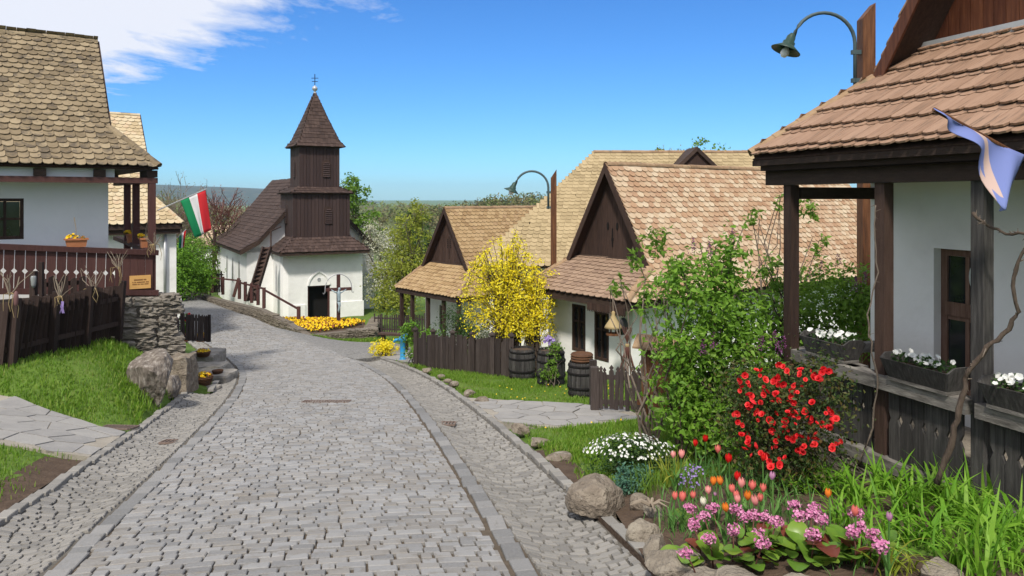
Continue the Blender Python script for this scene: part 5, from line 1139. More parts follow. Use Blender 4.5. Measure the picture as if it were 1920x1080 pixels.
# ------------------------------------------------------------------ flags
def cloth(top, bot, nfold, amp, name, m, parent, n=22, k=14, band=None, nrm=Vector((0, -1, 0))):
    V = []; bd = []; T_ = [Vector(p) for p in top]; B2 = [Vector(p) for p in bot]
    def ev(P, s): f = s * (len(P) - 1); i = min(int(f), len(P) - 2); return P[i].lerp(P[i + 1], f - i)
    for i in range(n + 1):
        for j in range(k + 1):
            s, t = i / n, j / k; p = ev(T_, s).lerp(ev(B2, s), t); p += nrm * amp * t ** .6 * math.sin(s * nfold * 2 * math.pi + t * 1.3); V.append(tuple(p)); bd.append(band(s, t) if band else s)
    me = bpy.data.meshes.new(name); me.from_pydata(V, [], [(i * (k + 1) + j, (i + 1) * (k + 1) + j, (i + 1) * (k + 1) + j + 1, i * (k + 1) + j + 1) for i in range(n) for j in range(k)])
    a = me.attributes.new('band', 'FLOAT', 'POINT'); a.data.foreach_set('value', np.array(bd, np.float32)); me.polygons.foreach_set('use_smooth', np.ones(len(me.polygons), bool))
    o = obj(name, me, m, parent); sd_ = o.modifiers.new('thickness', 'SOLIDIFY'); sd_.thickness = .004; return o
d = 20.0; ft = thing('national_flag', 'large green white red flag hanging from a slanting pole by the balcony house', 'flag', Wp(300, 393, d))
b = MB(); b.tube([Wp(296, 394, d), Wp(388, 354, d)], .016, 6); b.build('pole', 'zinc', ft)
cloth([Wp(338, 376, d), Wp(362, 366, d), Wp(385, 356, d)], [Wp(368, 446, d), Wp(380, 440, d), Wp(394, 431, d)], 1.6, .09, 'cloth', 'tricolour', ft)
d = 27.5; ft = thing('national_flag', 'small furled green white red flag on the corner of the house beyond', 'flag', Wp(334, 446, d))
b = MB(); b.tube([Wp(330, 448, d), Wp(349, 430, d)], .016, 6); b.build('pole', 'zinc', ft)
cloth([Wp(336, 444, d), Wp(349, 431, d)], [Wp(336, 466, d), Wp(346, 463, d)], 2, .06, 'cloth', 'tricolour', ft)
d = 5.25; ft = thing('blue_flag', 'blue violet flag with peach band hanging from a pole over the porch eave', 'flag', Wp(1925, 300, d))
b = MB(); b.tube([Wp(1751, 205, 5.05), Wp(1990, 335, 5.5)], .016, 8); b.build('pole', 'orange_wood', ft)
tp = [Wp(1750, 203, 5.03), Wp(1790, 226, 5.1), Wp(1840, 253, 5.2), Wp(1885, 276, 5.28), Wp(1922, 291, 5.32)]
bt = [Wp(1757, 217, 5.02), Wp(1800, 250, 5.05), Wp(1838, 290, 5.08), Wp(1868, 392, 5.1), Wp(1889, 397, 5.14)]
cloth(tp, bt, 2.6, .075, 'cloth', 'blueflag', ft, 34, 18, band=lambda s, t: min(.99, max(0, .5 + (s - .60) * 1.5 - (t - .5) * .42 + (.14 if t > .86 else 0))))
# ------------------------------------------------------------------ planters on rails, baskets
LEAF = ([(0, 0, 0), (.27, .42, .07), (0, 1, -.04), (-.27, .42, .07)], [(0, 1, 2), (0, 2, 3)])
HEART = ([(0, .06, 0), (.22, .10, .07), (.27, .36, .09), (0, 1.05, -.16), (-.27, .36, .09), (-.22, .10, .07)], [(0, 1, 2, 3), (0, 3, 4, 5)])
PETAL = ([(0, 0, 0), (.45, .35, .12), (.38, .85, .05), (0, 1, .0), (-.38, .85, .05), (-.45, .35, .12)], [(0, 1, 2, 3), (0, 3, 4, 5)])
def rosette(n, tilt, r=1.0):
    V = []; fs = []
    for k in range(n):
        a = 2 * math.pi * k / n; ca, sa = math.cos(a), math.sin(a); o = len(V); ct, stt = math.cos(tilt), math.sin(tilt)
        for x, y, z in PETAL[0]: yy, zz = y * ct - z * stt, y * stt + z * ct; V.append(((x * ca - yy * sa) * r, (x * sa + yy * ca) * r, zz * r))
        fs += [tuple(i + o for i in f) for f in PETAL[1]]
    return V, fs
BLOOM5 = rosette(5, .45)
def pts_in(c, r, n, shell=.5):
    v = rng.normal(size=(n, 3)); v /= np.linalg.norm(v, axis=1, keepdims=True); q = rng.random(n) ** shell
    return np.asarray(c) + v * q[:, None] * np.asarray(r), v
def trough(fr, u, v, z, L, label, seed):
    t = thing('flower_trough', label, 'planter', fr(u, v, z), 'wooden troughs on the porch handrail'); a = L / 2; c = a + .05; h = .19
    for sg in (-1, 1):
        b = MB(); b.hexa([fr(u - a, v + sg * .075, z + .03), fr(u + a, v + sg * .075, z + .03), fr(u + a, v + sg * .095, z + .03), fr(u - a, v + sg * .095, z + .03), fr(u - c, v + sg * .125, z + h), fr(u + c, v + sg * .125, z + h), fr(u + c, v + sg * .145, z + h), fr(u - c, v + sg * .145, z + h)]); b.build('side_board', 'weathered', t)
        pts = [fr(u + sg * a, v - .09, z + .03), fr(u + sg * a, v + .09, z + .03), fr(u + sg * c, v + .14, z + h), fr(u + sg * (c + .01), v + .07, z + h + .045), fr(u + sg * (c + .01), v - .07, z + h + .045), fr(u + sg * c, v - .14, z + h)]
        b = MB(); b.prism(pts, fr.u * sg * .02); b.build('end_board', 'weathered', t)
    b = MB(); b.fbox(fr, u - a - .02, u + a + .02, v - .10, v + .10, z, z + .028); b.build('base_board', 'grey_rail', t)
    b = MB(); b.fbox(fr, u - a - .02, u + a + .02, v - .09, v + .09, z + .08, z + .15); b.build('soil', 'soil', t)
    p, dr = pts_in(fr(u, v, z + .18), (1, 1, 1), 240); p = np.array([fr(u + random.uniform(-a, a), v + random.gauss(0, .06), z + .17 + random.random() * .07) for _ in range(240)])
    b = MB(); b.inst(LEAF, rot_mats(p, rng.uniform(.03, .055, 240), .7, (0, 0, 1))); b.build('leaves', 'dark_leaf', t, kind='stuff')
    me = tmesh(BLOOM5, 'bloom')
    for k in range(26):
        q = fr(u + random.uniform(-a * .9, a * .75), v + random.gauss(-.02, .06), z + .21 + random.random() * .06); m4 = rot_mats([q], random.uniform(.022, .034), .5, (-.5, -.6, .6))[0]; obj('bloom', me, 'white_petal', t, m4.tolist())
trough(fRH, .57, .02, -1.63, .48, 'dark wooden trough of white flowers at the far end of the porch rail', 1)
trough(fRH, 1.74, -.06, -1.63, .56, 'dark wooden trough of white flowers between the two nearer porch posts', 2)
trough(fRH, 2.66, -.06, -1.63, .50, 'dark wooden trough of white flowers at the right edge of the porch rail', 3)
def flower_heap(t, c, r, n, m='yellow_petal', size=.03, flat=.5):
    p, dv = pts_in(c, (r, r, r * flat), n, .3); k = dv[:, 2] > -.15; p = p[k]; dv = dv[k]
    b = MB(); b.inst(BLOOM5, rot_mats(p, rng.uniform(size * .8, size * 1.25, len(p)), .35, dv + np.array((0, -.4, .5)))); b.build('blossoms', m, t, kind='stuff')
    p, dv = pts_in(c, (r * 1.02, r * 1.02, r * flat * .8), n, .4); b = MB(); b.inst(LEAF, rot_mats(p, rng.uniform(size, size * 1.8, n), .8, (0, 0, 1))); b.build('leaves', 'dark_leaf', t, kind='stuff')
def basket(p, r, h, label, cup='wicker', group='flower baskets by the left gutter', bloom=.032):
    t = thing('flower_basket', label, 'flower basket', p, group); b = MB(); b.lathe(p, [(r * .72, 0), (r * .9, h * .5), (r, h), (r * 1.04, h + .015), (r * .95, h + .02), (r * .9, h * .8)], 22, cap=False)
    for k in range(6): z = h * (k + .5) / 6; q = .72 + .28 * z / h; b.lathe(p + Vector((0, 0, z)), [(r * q + .004, -.012), (r * q + .02, 0), (r * q + .004, .012)], 22, cap=False)
    b.build('basket', cup, t); flower_heap(t, p + Vector((0, 0, h)), r * .95, 90, size=bloom)
    p2, dv = pts_in(p + Vector((0, 0, h)), (r, r, r * .52), 26, .2); b = MB(); b.inst(BLOOM5, rot_mats(p2, .022, .3, dv + np.array((0, -.5, .4)))); b.build('dark_eyes', 'pansy_dark', t, kind='stuff')
def gpl(px, py, d): p = Wp(px, py, d); return p
basket(gpl(380, 724, 15.7), .20, .20, 'larger wicker basket of yellow pansies on the lower stone step')
basket(gpl(381, 668, 18.65), .17, .11, 'low wicker bowl of yellow pansies below the picket gate')
t = thing('wicker_bowl', 'small dark empty wicker bowl on the broad stone step', 'bowl', gpl(408, 704, 16.8)); b = MB(); b.lathe(gpl(408, 704, 16.8), [(.08, 0), (.12, .10), (.125, .12), (.10, .10), (.02, .05)], 16); b.build('bowl', 'wicker', t)
basket(gpl(377, 640, 20.2), .14, .16, 'small pot of orange yellow flowers behind the picket gate', 'terracotta', 'flower pots behind the gate')
t = thing('flower_pot', 'leafy potted plant with red blooms behind the picket gate', 'plant', gpl(346, 640, 20.0)); c = gpl(346, 640, 20.0); b = MB(); b.lathe(c, [(.09, 0), (.13, .2), (.12, .2)], 14); b.build('pot', 'terracotta', t)
p, dv = pts_in(c + Vector((0, 0, .45)), (.2, .2, .3), 160); b = MB(); b.inst(LEAF, rot_mats(p, .09, .8, dv)); b.build('leaves', 'hedge', t, kind='stuff'); p, dv = pts_in(c + Vector((.2, -.1, .6)), (.13, .1, .16), 26); b = MB(); b.inst(BLOOM5, rot_mats(p, .04, .4, (0, -1, .3))); b.build('blossoms', 'red_bloom', t, kind='stuff')
def terracotta_box(c, fr, L, h, label):
    t = thing('terracotta_planter', label, 'planter', c, 'terracotta planters on the balcony rail'); a = L / 2; b = MB(); f = Fr((c.x, c.y), fr.u)
    b.hexa([f(-a * .85, -.07, c.z), f(a * .85, -.07, c.z), f(a * .85, .07, c.z), f(-a * .85, .07, c.z), f(-a, -.09, c.z + h), f(a, -.09, c.z + h), f(a, .09, c.z + h), f(-a, .09, c.z + h)]); b.build('box', 'terracotta', t)
    b = MB(); b.fbox(f, -a - .015, a + .015, -.105, .105, c.z + h - .03, c.z + h + .002); b.build('rim', 'terracotta', t)
    flower_heap(t, c + Vector((-L * .25, 0, h + .02)), L * .24, 26, size=.035, flat=.8); flower_heap(t, c + Vector((L * .25, 0, h + .01)), L * .2, 12, size=.026, flat=.7)
    b = MB()
    for k in range(3): a_ = random.gauss(0, .35); b.tube([c + Vector((0, 0, h)), c + Vector((.1 * a_, 0, h + .2)), c + Vector((.5 * math.sin(a_) , 0, h + .4))], [.006, .005, .003], 4)
    b.build('twigs', 'twig', t)
terracotta_box(fL(-1.42, .08, zr_(-1.42) + .05), fL, .36, .16, 'terracotta box with yellow pansies and bare twigs in the middle of the balcony rail')
terracotta_box(fL(-.12, .72, -1.04), Fr((0, 0), fL.v), .30, .20, 'terracotta pot with yellow pansies just behind the balcony corner post')
terracotta_box(fL(-.12, 2.3, -1.02), Fr((0, 0), fL.v), .30, .20, 'terracotta pot with yellow pansies further back on the balcony side rail')
# ------------------------------------------------------------------ plants
def foliage_pts(blobs, n, clump=.16, per=26, shell=.45):
    P = []; D = []; w = np.array([(b[1][0] * b[1][1] + b[1][0] * b[1][2] + b[1][1] * b[1][2]) * (b[2] if len(b) > 2 else 1) for b in blobs]); w /= w.sum()
    for bl, ww in zip(blobs, w):
        k = max(1, int(n * ww / per)); c, d = pts_in(bl[0], bl[1], k, shell); cl = clump * min(bl[1]) * rng.uniform(.6, 1.5, k)
        off = rng.normal(size=(k, per, 3)) * cl[:, None, None] * np.array((1, 1, .75)); P.append((c[:, None] + off).reshape(-1, 3)); D.append(np.repeat(d, per, 0))
    return np.concatenate(P), np.concatenate(D)
def leaves(t, blobs, n, size, m, T=LEAF, clump=.22, per=26, shell=.45, name='foliage', up=.45, tilt=.65):
    p, d = foliage_pts(blobs, n, clump, per, shell); b = MB(); b.inst(T, rot_mats(p, rng.uniform(size * .6, size * 1.3, len(p)), tilt, d * .7 + np.array((0, 0, up)))); return b.build(name, m, t, kind='stuff')
def limb(b, p, q, r0, r1, wob=.06, n=5, k=6):
    p = Vector(p); q = Vector(q); L = (q - p).length; pts = [p.lerp(q, i / n) + (Vector((random.gauss(0, wob), random.gauss(0, wob), random.gauss(0, wob * .5))) * L if 0 < i < n else Vector((0, 0, 0))) for i in range(n + 1)]
    b.tube(pts, [r0 + (r1 - r0) * i / n for i in range(n + 1)], k); return pts
def stems(t, base, blobs, n, r, m, spread=.12, name='stems', wob=.05):
    b = MB()
    for i in range(n):
        bl = random.choice(blobs); c = Vector(bl[0]) + Vector((random.gauss(0, .45) * bl[1][0], random.gauss(0, .45) * bl[1][1], random.uniform(-.2, .75) * bl[1][2])); f = Vector(base) + Vector((random.gauss(0, spread), random.gauss(0, spread), -.05))
        pts = limb(b, f, c, r, r * .3, wob)
        for k in range(2): q = pts[random.randint(2, 4)]; limb(b, q, q + Vector((random.gauss(0, .25) * bl[1][0], random.gauss(0, .2) * bl[1][1], random.uniform(.15, .5) * bl[1][2])), r * .4, r * .15, wob, 3, 4)
    return b.build(name, m, t)
def shrub(name, label, base, blobs, n, size, m, sm='bark', ns=10, sr=.015, T=LEAF, group=None, clump=.22, per=26, shell=.45, cat='shrub', spread=.12):
    t = thing(name, label, cat, base, group); leaves(t, blobs, n, size, m, T, clump, per, shell); stems(t, base, blobs, ns, sr, sm, spread); return t
def tree(name, label, base, blobs, n, size, m, tm='bark', tr=.12, nl=14, T=LEAF, group=None, clump=.2, per=30, shell=.5):
    t = thing(name, label, 'tree', base, group); leaves(t, blobs, n, size, m, T, clump, per, shell, name='crown'); b = MB(); base = Vector(base)
    lo = min(bl[0][2] for bl in blobs); cx2 = sum(bl[0][0] for bl in blobs) / len(blobs); cy2 = sum(bl[0][1] for bl in blobs) / len(blobs); fork = Vector((cx2, cy2, lo))
    limb(b, base - Vector((0, 0, .2)), fork, tr, tr * .55, .03, 6, 8)
    for i in range(nl):
        bl = blobs[i % len(blobs)]; e = Vector(bl[0]) + Vector((random.uniform(-.7, .7) * bl[1][0], random.uniform(-.7, .7) * bl[1][1], random.uniform(-.2, .8) * bl[1][2])); pts = limb(b, base.lerp(fork, random.uniform(.5, 1)), e, tr * .4, tr * .08, .06, 5, 5)
        for k in range(3): q = pts[random.randint(2, 4)]; limb(b, q, q + Vector((random.gauss(0, .4) * bl[1][0], random.gauss(0, .4) * bl[1][1], random.uniform(0, .5) * bl[1][2])), tr * .15, tr * .03, .06, 3, 4)
    b.build('trunk', tm, t); return t
# lilacs
shrub('lilac_bush', 'tall fresh green lilac bush growing in front of the porch end', G(2.25, 8.5), [((2.25, 8.55, -1.35), (.62, .55, .72)), ((1.98, 8.5, -2.05), (.42, .45, .55)), ((2.65, 8.6, -1.75), (.52, .5, .75)), ((2.25, 8.4, -2.45), (.62, .5, .45)), ((2.5, 8.6, -.75), (.28, .28, .42), .7), ((1.95, 8.6, -.95), (.2, .2, .35), .6)], 7600, .076, 'lilac_leaf', 'bark', 34, .017, HEART, clump=.24, per=11, spread=.2)
shrub('sapling', 'thin sapling with sparse pale leaves rising left of the lilac bush', G(1.75, 9.4), [((1.35, 9.6, -1.15), (.16, .16, .14)), ((1.85, 9.5, -.55), (.22, .2, .25)), ((1.72, 9.5, -1.35), (.16, .16, .3)), ((1.55, 9.5, -.75), (.12, .12, .2)), ((2.0, 9.4, -.95), (.12, .12, .2))], 420, .085, 'green_leaf', 'bark_pale', 12, .017, per=9, spread=.04)
shrub('lilac_bush', 'second lilac bush with dark purple flower spikes seen through the porch opening', G(4.35, 10.2), [((4.2, 10.3, -1.6), (.6, .5, .75)), ((4.75, 10.3, -1.5), (.45, .45, .7)), ((3.75, 10.2, -2.0), (.5, .45, .75)), ((3.5, 9.9, -1.2), (.25, .25, .5), .6)], 5200, .076, 'green_leaf', 'bark', 18, .02, HEART, clump=.2, per=18, spread=.2)
shrub('sapling', 'thin bare twigged sapling with a few leaf tufts behind the corner porch post', G(3.55, 10.4), [((3.35, 10.4, -.35), (.12, .12, .22)), ((4.2, 10.5, -.15), (.14, .14, .3)), ((3.75, 10.4, -.1), (.08, .08, .2)), ((4.3, 10.5, -.65), (.12, .1, .2))], 260, .08, 'green_leaf', 'bark_pale', 12, .016, per=9, spread=.06)
t = thing('lilac_flowers', 'dark purple lilac flower spikes among the leaves beside the corner post', 'flowers', Wp(1475, 640, 8.1))
for k, (px, py, d) in enumerate(((1470, 648, 8.0), (1460, 655, 8.0), (1452, 636, 8.1), (1338, 640, 8.0), (1318, 652, 8.0), (1428, 645, 8.1), (1330, 468, 8.45), (1374, 438, 8.5), (1300, 462, 8.5), (1572, 488, 9.9), (1520, 515, 9.9), (1622, 520, 9.7), (1605, 535, 9.8), (1540, 500, 9.9))):
    c = Wp(px, py, d); q = rng.random(70); p = np.array(c) + np.stack([rng.normal(size=70) * .03 * (1.1 - q), rng.normal(size=70) * .03 * (1.1 - q), q * .17 - .08], -1); b = MB(); b.inst(LEAF, rot_mats(p, .022)); b.build('flower_spike', 'purple_petal', t)
# scarlet quince
QB = [((2.42, 6.75, -1.98), (.50, .42, .50)), ((2.15, 6.7, -1.85), (.32, .3, .42)), ((2.78, 6.75, -1.78), (.30, .3, .42)), ((2.45, 6.7, -2.35), (.50, .38, .32))]
q_ = shrub('quince_shrub', 'dense shrub covered in scarlet blossom in front of the porch', G(2.45, 6.8), QB, 9500, .042, 'quince_leaf', 'bark', 30, .010, clump=.26, per=20, spread=.18)
BLOOM_R = [x for x in [rosette(6, .5), rosette(5, 1.05, .75), rosette(4, 1.3, .5)]]
RV = []; RF = []
for V_, F_ in BLOOM_R: o = len(RV); RV += V_; RF += [tuple(i + o for i in f) for f in F_]
bme = tmesh((RV, RF), 'blossom')
QF = [(1440, 725), (1462, 716), (1405, 720), (1410, 745), (1432, 740), (1445, 752), (1418, 758), (1395, 738), (1463, 738), (1480, 728), (1490, 742), (1538, 690), (1545, 700), (1552, 685), (1535, 708), (1528, 695), (1500, 718), (1505, 700), (1470, 700), (1455, 690), (1425, 695), (1395, 705), (1388, 715), (1400, 762), (1422, 772), (1448, 785), (1473, 778), (1494, 785), (1490, 770), (1515, 772), (1560, 772), (1555, 780), (1528, 782), (1390, 795), (1385, 785), (1402, 818), (1396, 812), (1428, 786), (1445, 800), (1470, 812), (1482, 800), (1500, 810), (1520, 830), (1522, 818), (1565, 828), (1560, 836), (1428, 857), (1440, 866), (1455, 868), (1466, 862), (1405, 845), (1412, 838), (1498, 838), (1505, 845), (1480, 822), (1450, 832), (1540, 800), (1552, 795), (1450, 720), (1472, 752)]
for px, py in QF:
    for k in range(random.choice((2, 3, 3))):
        c = Wp(px + random.gauss(0, 6), py + random.gauss(0, 6), random.uniform(6.2, 6.5)); m4 = rot_mats([c], random.uniform(.018, .040), .75, (-.35, -.85, .25))[0]; obj('blossom', bme, 'red_bloom', q_, m4.tolist())
# forsythia and other shrubs beside the fence
def arching(t, base, n, L, spread, m, fm, per=60, size=.05, name='blossom_sprays'):
    b = MB(); fb = MB(); P = []
    for i in range(n):
        a = random.uniform(0, 2 * math.pi); k = random.random() ** .6 * spread; h = L * random.uniform(.45, 1.12); top = Vector(base) + Vector((k * math.cos(a), k * .6 * math.sin(a), h * (1.05 - .30 * (k / spread) ** 2))); mid = Vector(base) + Vector((k * .35 * math.cos(a), k * .25 * math.sin(a), h * .65)); e = top + Vector((.25 * k * math.cos(a), .2 * k * math.sin(a), -.28 * h * (k / spread) * random.random()))
        f = Vector(base) + Vector((random.gauss(0, .15), random.gauss(0, .1), 0)); pts = [f, mid, top, e]; b.tube(pts, [.016, .012, .007, .004], 4)
        for q in range(per):
            s = random.uniform(.28, 1.0) * 2.999; j = int(s); P.append(pts[j].lerp(pts[j + 1], s - j) + Vector((random.gauss(0, .045), random.gauss(0, .045), random.gauss(0, .045))))
    fb.inst(LEAF, rot_mats(np.array(P), rng.uniform(size * .6, size * 1.3, len(P)), .8, (0, -.3, .5))); b.build('stems', m, t); fb.build(name, fm, t, kind='stuff')
t = thing('forsythia', 'large golden yellow forsythia in full bloom behind the plank fence', 'shrub', G(-.15, 18.3)); arching(t, G(-.12, 18.25), 250, 2.95, 1.02, 'bark', 'forsythia', 62, .060); arching(t, G(.50, 17.95), 90, 2.2, .5, 'bark', 'forsythia', 70, .058, 'lower_sprays')
shrub('shrub', 'feathery dark green shrub behind the plank fence left of the forsythia', G(-1.35, 20.6), [((-1.4, 20.6, -3.55), (.75, .5, .6)), ((-1.0, 20.4, -3.75), (.6, .4, .5))], 3600, .06, 'dark_leaf', ns=14)
shrub('shrub', 'bright green leafy shrub at the near post of the plank fence', G(-2.75, 20.6), [((-2.75, 20.5, -3.75), (.30, .3, .35)), ((-2.65, 20.2, -4.2), (.22, .2, .3)), ((-2.2, 20.3, -3.8), (.3, .3, .25))], 1500, .075, 'hedge', ns=8)
shrub('shrub', 'pale leafy plant with white blooms behind the middle of the plank fence', G(-.55, 18.8), [((-.7, 18.8, -3.6), (.3, .25, .3)), ((-.35, 18.6, -3.55), (.2, .2, .25))], 700, .06, 'white_tree', ns=8)
yb = on_ground(720, 668); shrub('shrub', 'small round yellow green shrub beside the blue pump', yb, [((yb.x, yb.y, yb.z + .24), (.44, .35, .25))], 1800, .06, 'forsythia', ns=8, cat='shrub'); 
c, r, h = bc2; rs_ = shrub('rose_bush', 'young leafy rose with violet blooms growing at the middle barrel', c + Vector((.0, -.4, 0)), [(tuple(c + Vector((.02, -.38, .50))), (.17, .12, .32)), (tuple(c + Vector((.08, -.3, .82))), (.16, .14, .16)), (tuple(c + Vector((-.1, -.35, .3))), (.14, .1, .2))], 800, .055, 'green_leaf', 'bark_pale', 9, .008, per=10)
p, dv = pts_in(c + Vector((-.05, -.2, h + .22)), (.12, .08, .09), 22); b = MB(); b.inst(BLOOM5, rot_mats(p, .04, .4, (0, -1, .4))); b.build('violet_blossoms', 'violet_petal', rs_, kind='stuff')
# hedge and trees round the church
shrub('hedge', 'bright green clipped hedge at the bend of the road left of the church', G(-16.6, 37.6), [((-16.7, 37.6, -3.9), (.75, .9, 1.4)), ((-16.9, 39.0, -3.4), (.8, .8, 1.3)), ((-16.1, 38.6, -4.3), (.5, .7, .8))], 11000, .13, 'hedge', ns=12, sr=.03, shell=.35, spread=.5)
shrub('shrub', 'taller green garden tree against the white church nave', G(-17.7, 42.8), [((-17.7, 42.6, -3.3), (.85, .8, 1.2)), ((-17.2, 42.4, -4.2), (.6, .6, .9))], 2600, .12, 'green_leaf', ns=14, sr=.04, shell=.4, cat='tree')
def bare(name, label, base, H, spread, m, n=9, group=None, buds=None):
    t = thing(name, label, 'tree', base, group); b = MB(); base = Vector(base); tips = []
    def grow(p, d, L, r, lev):
        e = p + d * L; limb(b, p, e, max(r, .020), max(r * .6, .014), .05, 3, 5 if lev < 2 else 3); tips.append(e)
        if lev < 4:
            for k in range(random.choice((2, 3, 3))):
                nd = (d + Vector((random.gauss(0, .45), random.gauss(0, .45), random.gauss(.12, .25)))).normalized(); grow(p.lerp(e, random.uniform(.55, 1)), nd, L * random.uniform(.55, .82), r * .55, lev + 1)
    for k in range(n): grow(base + Vector((random.gauss(0, spread), random.gauss(0, spread), -.2)), Vector((random.gauss(0, .18), random.gauss(0, .18), 1)).normalized(), H * .38, H * .011, 0)
    b.build('trunk', m, t)
    if buds:
        P = np.array([tuple(q) for q in tips]); P = np.repeat(P, 3, 0) + rng.normal(size=(len(P) * 3, 3)) * .12; fb = MB(); fb.inst(LEAF, rot_mats(P, rng.uniform(.06, .13, len(P)))); fb.build('buds', buds, t, kind='stuff')
    return t
bare('bare_tree', 'bare brown tree behind the flag and hedge', G(-22.5, 50), 7.6, .9, 'bark_pale', 6, buds='forest')
bare('bare_tree', 'bare tree with reddish buds just left of the church roof', G(-20.3, 53), 8.0, .9, 'redtwig', 7, buds='pinkbud')
bare('bare_tree', 'leafless grey tree standing above the hedge beyond the road', G(-26.5, 58), 8.6, 1.2, 'bark_pale', 6, buds='forest')
bare('bare_tree', 'slim bare tree between the flag and the far roof', G(-20.9, 49), 6.6, .8, 'bark', 6, buds='forest')
bare('bare_tree', 'bare treetop showing above the far cottage ridge', Vector((.2, 52, -7)), 7.9, 1.3, 'bark_pale', 6, buds='forest')
tree('leafy_tree', 'fresh green tree peeping out right of the church belfry', G(-10.6, 51), [((-10.9, 51, -.2), (1.2, 1, 1.4)), ((-10.2, 51, -1.9), (1.3, 1.0, 1.2)), ((-11.2, 51, .8), (.8, .8, .8)), ((-9.7, 50.5, -3), (1.0, .9, 1.0))], 2600, .26, 'green_leaf', group='trees round the church')
tree('blossom_tree', 'white blossoming tree beside the right wall of the church', G(-7.7, 44), [((-7.6, 43.5, -2.9), (1.4, 1.2, 1.3)), ((-6.6, 43, -4.2), (1.3, 1.2, 1.3)), ((-7.6, 42.5, -5.0), (1.1, 1.0, 1.3)), ((-8.2, 44, -2.2), (.9, .8, .9)), ((-6.1, 42.5, -5.3), (1.1, 1, 1.0))], 9000, .11, 'white_tree', nl=26)
tree('leafy_tree', 'yellow green tree between the blossoming tree and the far cottage', G(-5.6, 38), [((-5.3, 38, -1.9), (1.1, 1.0, 1.3)), ((-4.8, 37.5, -3.4), (1.3, 1.1, 1.2)), ((-6.0, 38, -3.7), (1.1, 1, 1.2)), ((-5.6, 37, -5.0), (1.3, 1, 1.0)), ((-4.9, 38, -.9), (.6, .6, .8))], 7000, .15, 'olive_leaf', nl=24)
tree('spruce', 'dark pointed spruce rising behind the yellow green tree', Vector((-8.4, 62, -8)), [((-8.4, 62, -1.6 - k * 1.1), (.35 + .42 * k, .35 + .42 * k, .8)) for k in range(5)], 2600, .24, 'dark_leaf', nl=10)
tree('spruce', 'second slimmer dark spruce beside the far cottage gable', Vector((-6.9, 60, -8)), [((-6.9, 60, -1.9 - k * 1.1), (.3 + .38 * k, .3 + .38 * k, .8)) for k in range(5)], 2200, .24, 'dark_leaf', nl=10)
for k, (x, y, z, s) in enumerate(((6.9, 33, 1.5, .9), (8.6, 33.5, 1.75, 1.0), (9.9, 34, 1.35, .8))):
    tree('leafy_tree', ('leftmost green treetop over the pale roof ridge', 'middle and tallest green treetop over the pale roof ridge', 'rightmost green treetop over the pale roof ridge')[k], Vector((x, y, -6)), [((x, y, z + .2), (s, .8, .65)), ((x + .3, y, z - .8), (s * 1.2, .9, .8))], 900, .15, 'olive_leaf' if k != 1 else 'green_leaf', group='treetops behind the pale roof')
pk = thing('picket_fence', 'far thin brown paling fence between the church wall and the cottage', 'fence', G(-5.3, 34)); picket_row(pk, G(-6.4, 34.6), G(-3.4, 32.6), 24, 1.0, .07, 'fence_dark', 'flat', rails=(.3, .8))
pk = thing('plank_fence', 'dark plank fence by the hedge at the bend of the road', 'fence', G(-15.2, 40)); picket_row(pk, Wp(380, 546, 44) , Wp(418, 549, 43.2), 9, 1.3, .14, 'fence_dark', 'flat', rails=(.3, .8))
b = MB(); p = Wp(402, 548, 43.5); b.tube([p, p + Vector((0, 0, 3.6))], [.09, .08], 8); tag(b.build('timber_pole', 'dark', None), 'dark timber pole rising above the hedge at the church nave', 'pole')
# pansies in the church bed
pan = thing('pansy_bed', 'mass of yellow and brown pansies filling the church bed', 'flowers', (-9.5, 33.5, -5.6), None); pan['kind'] = 'stuff'
P = []
while len(P) < 2100:
    x, y = random.uniform(-13, -6.3), random.uniform(31, 37.5)
    if inpoly(x, y, [(-8.2, 31.1), (-11.3, 34.6), (-12.4, 36.0), (-8.8, 35.8), (-6.8, 34.6), (-7.1, 33.0)]): P.append((x, y, -5.58 - (y - 31) * .062 + random.uniform(0, .15)))
P = np.array(P); sel = rng.random(len(P)) < .72
for mk, q in (('yellow_petal', P[sel]), ('pansy_dark', P[~sel])): b = MB(); b.inst(BLOOM5, rot_mats(q, rng.uniform(.04, .07, len(q)), .45, (0, -.7, .7))); b.build('blossoms', mk, pan, kind='stuff')
b = MB(); b.inst(LEAF, rot_mats(P + np.array((0, 0, -.04)), .11, .7, (0, 0, 1))); b.build('leaves', 'dark_leaf', pan, kind='stuff')
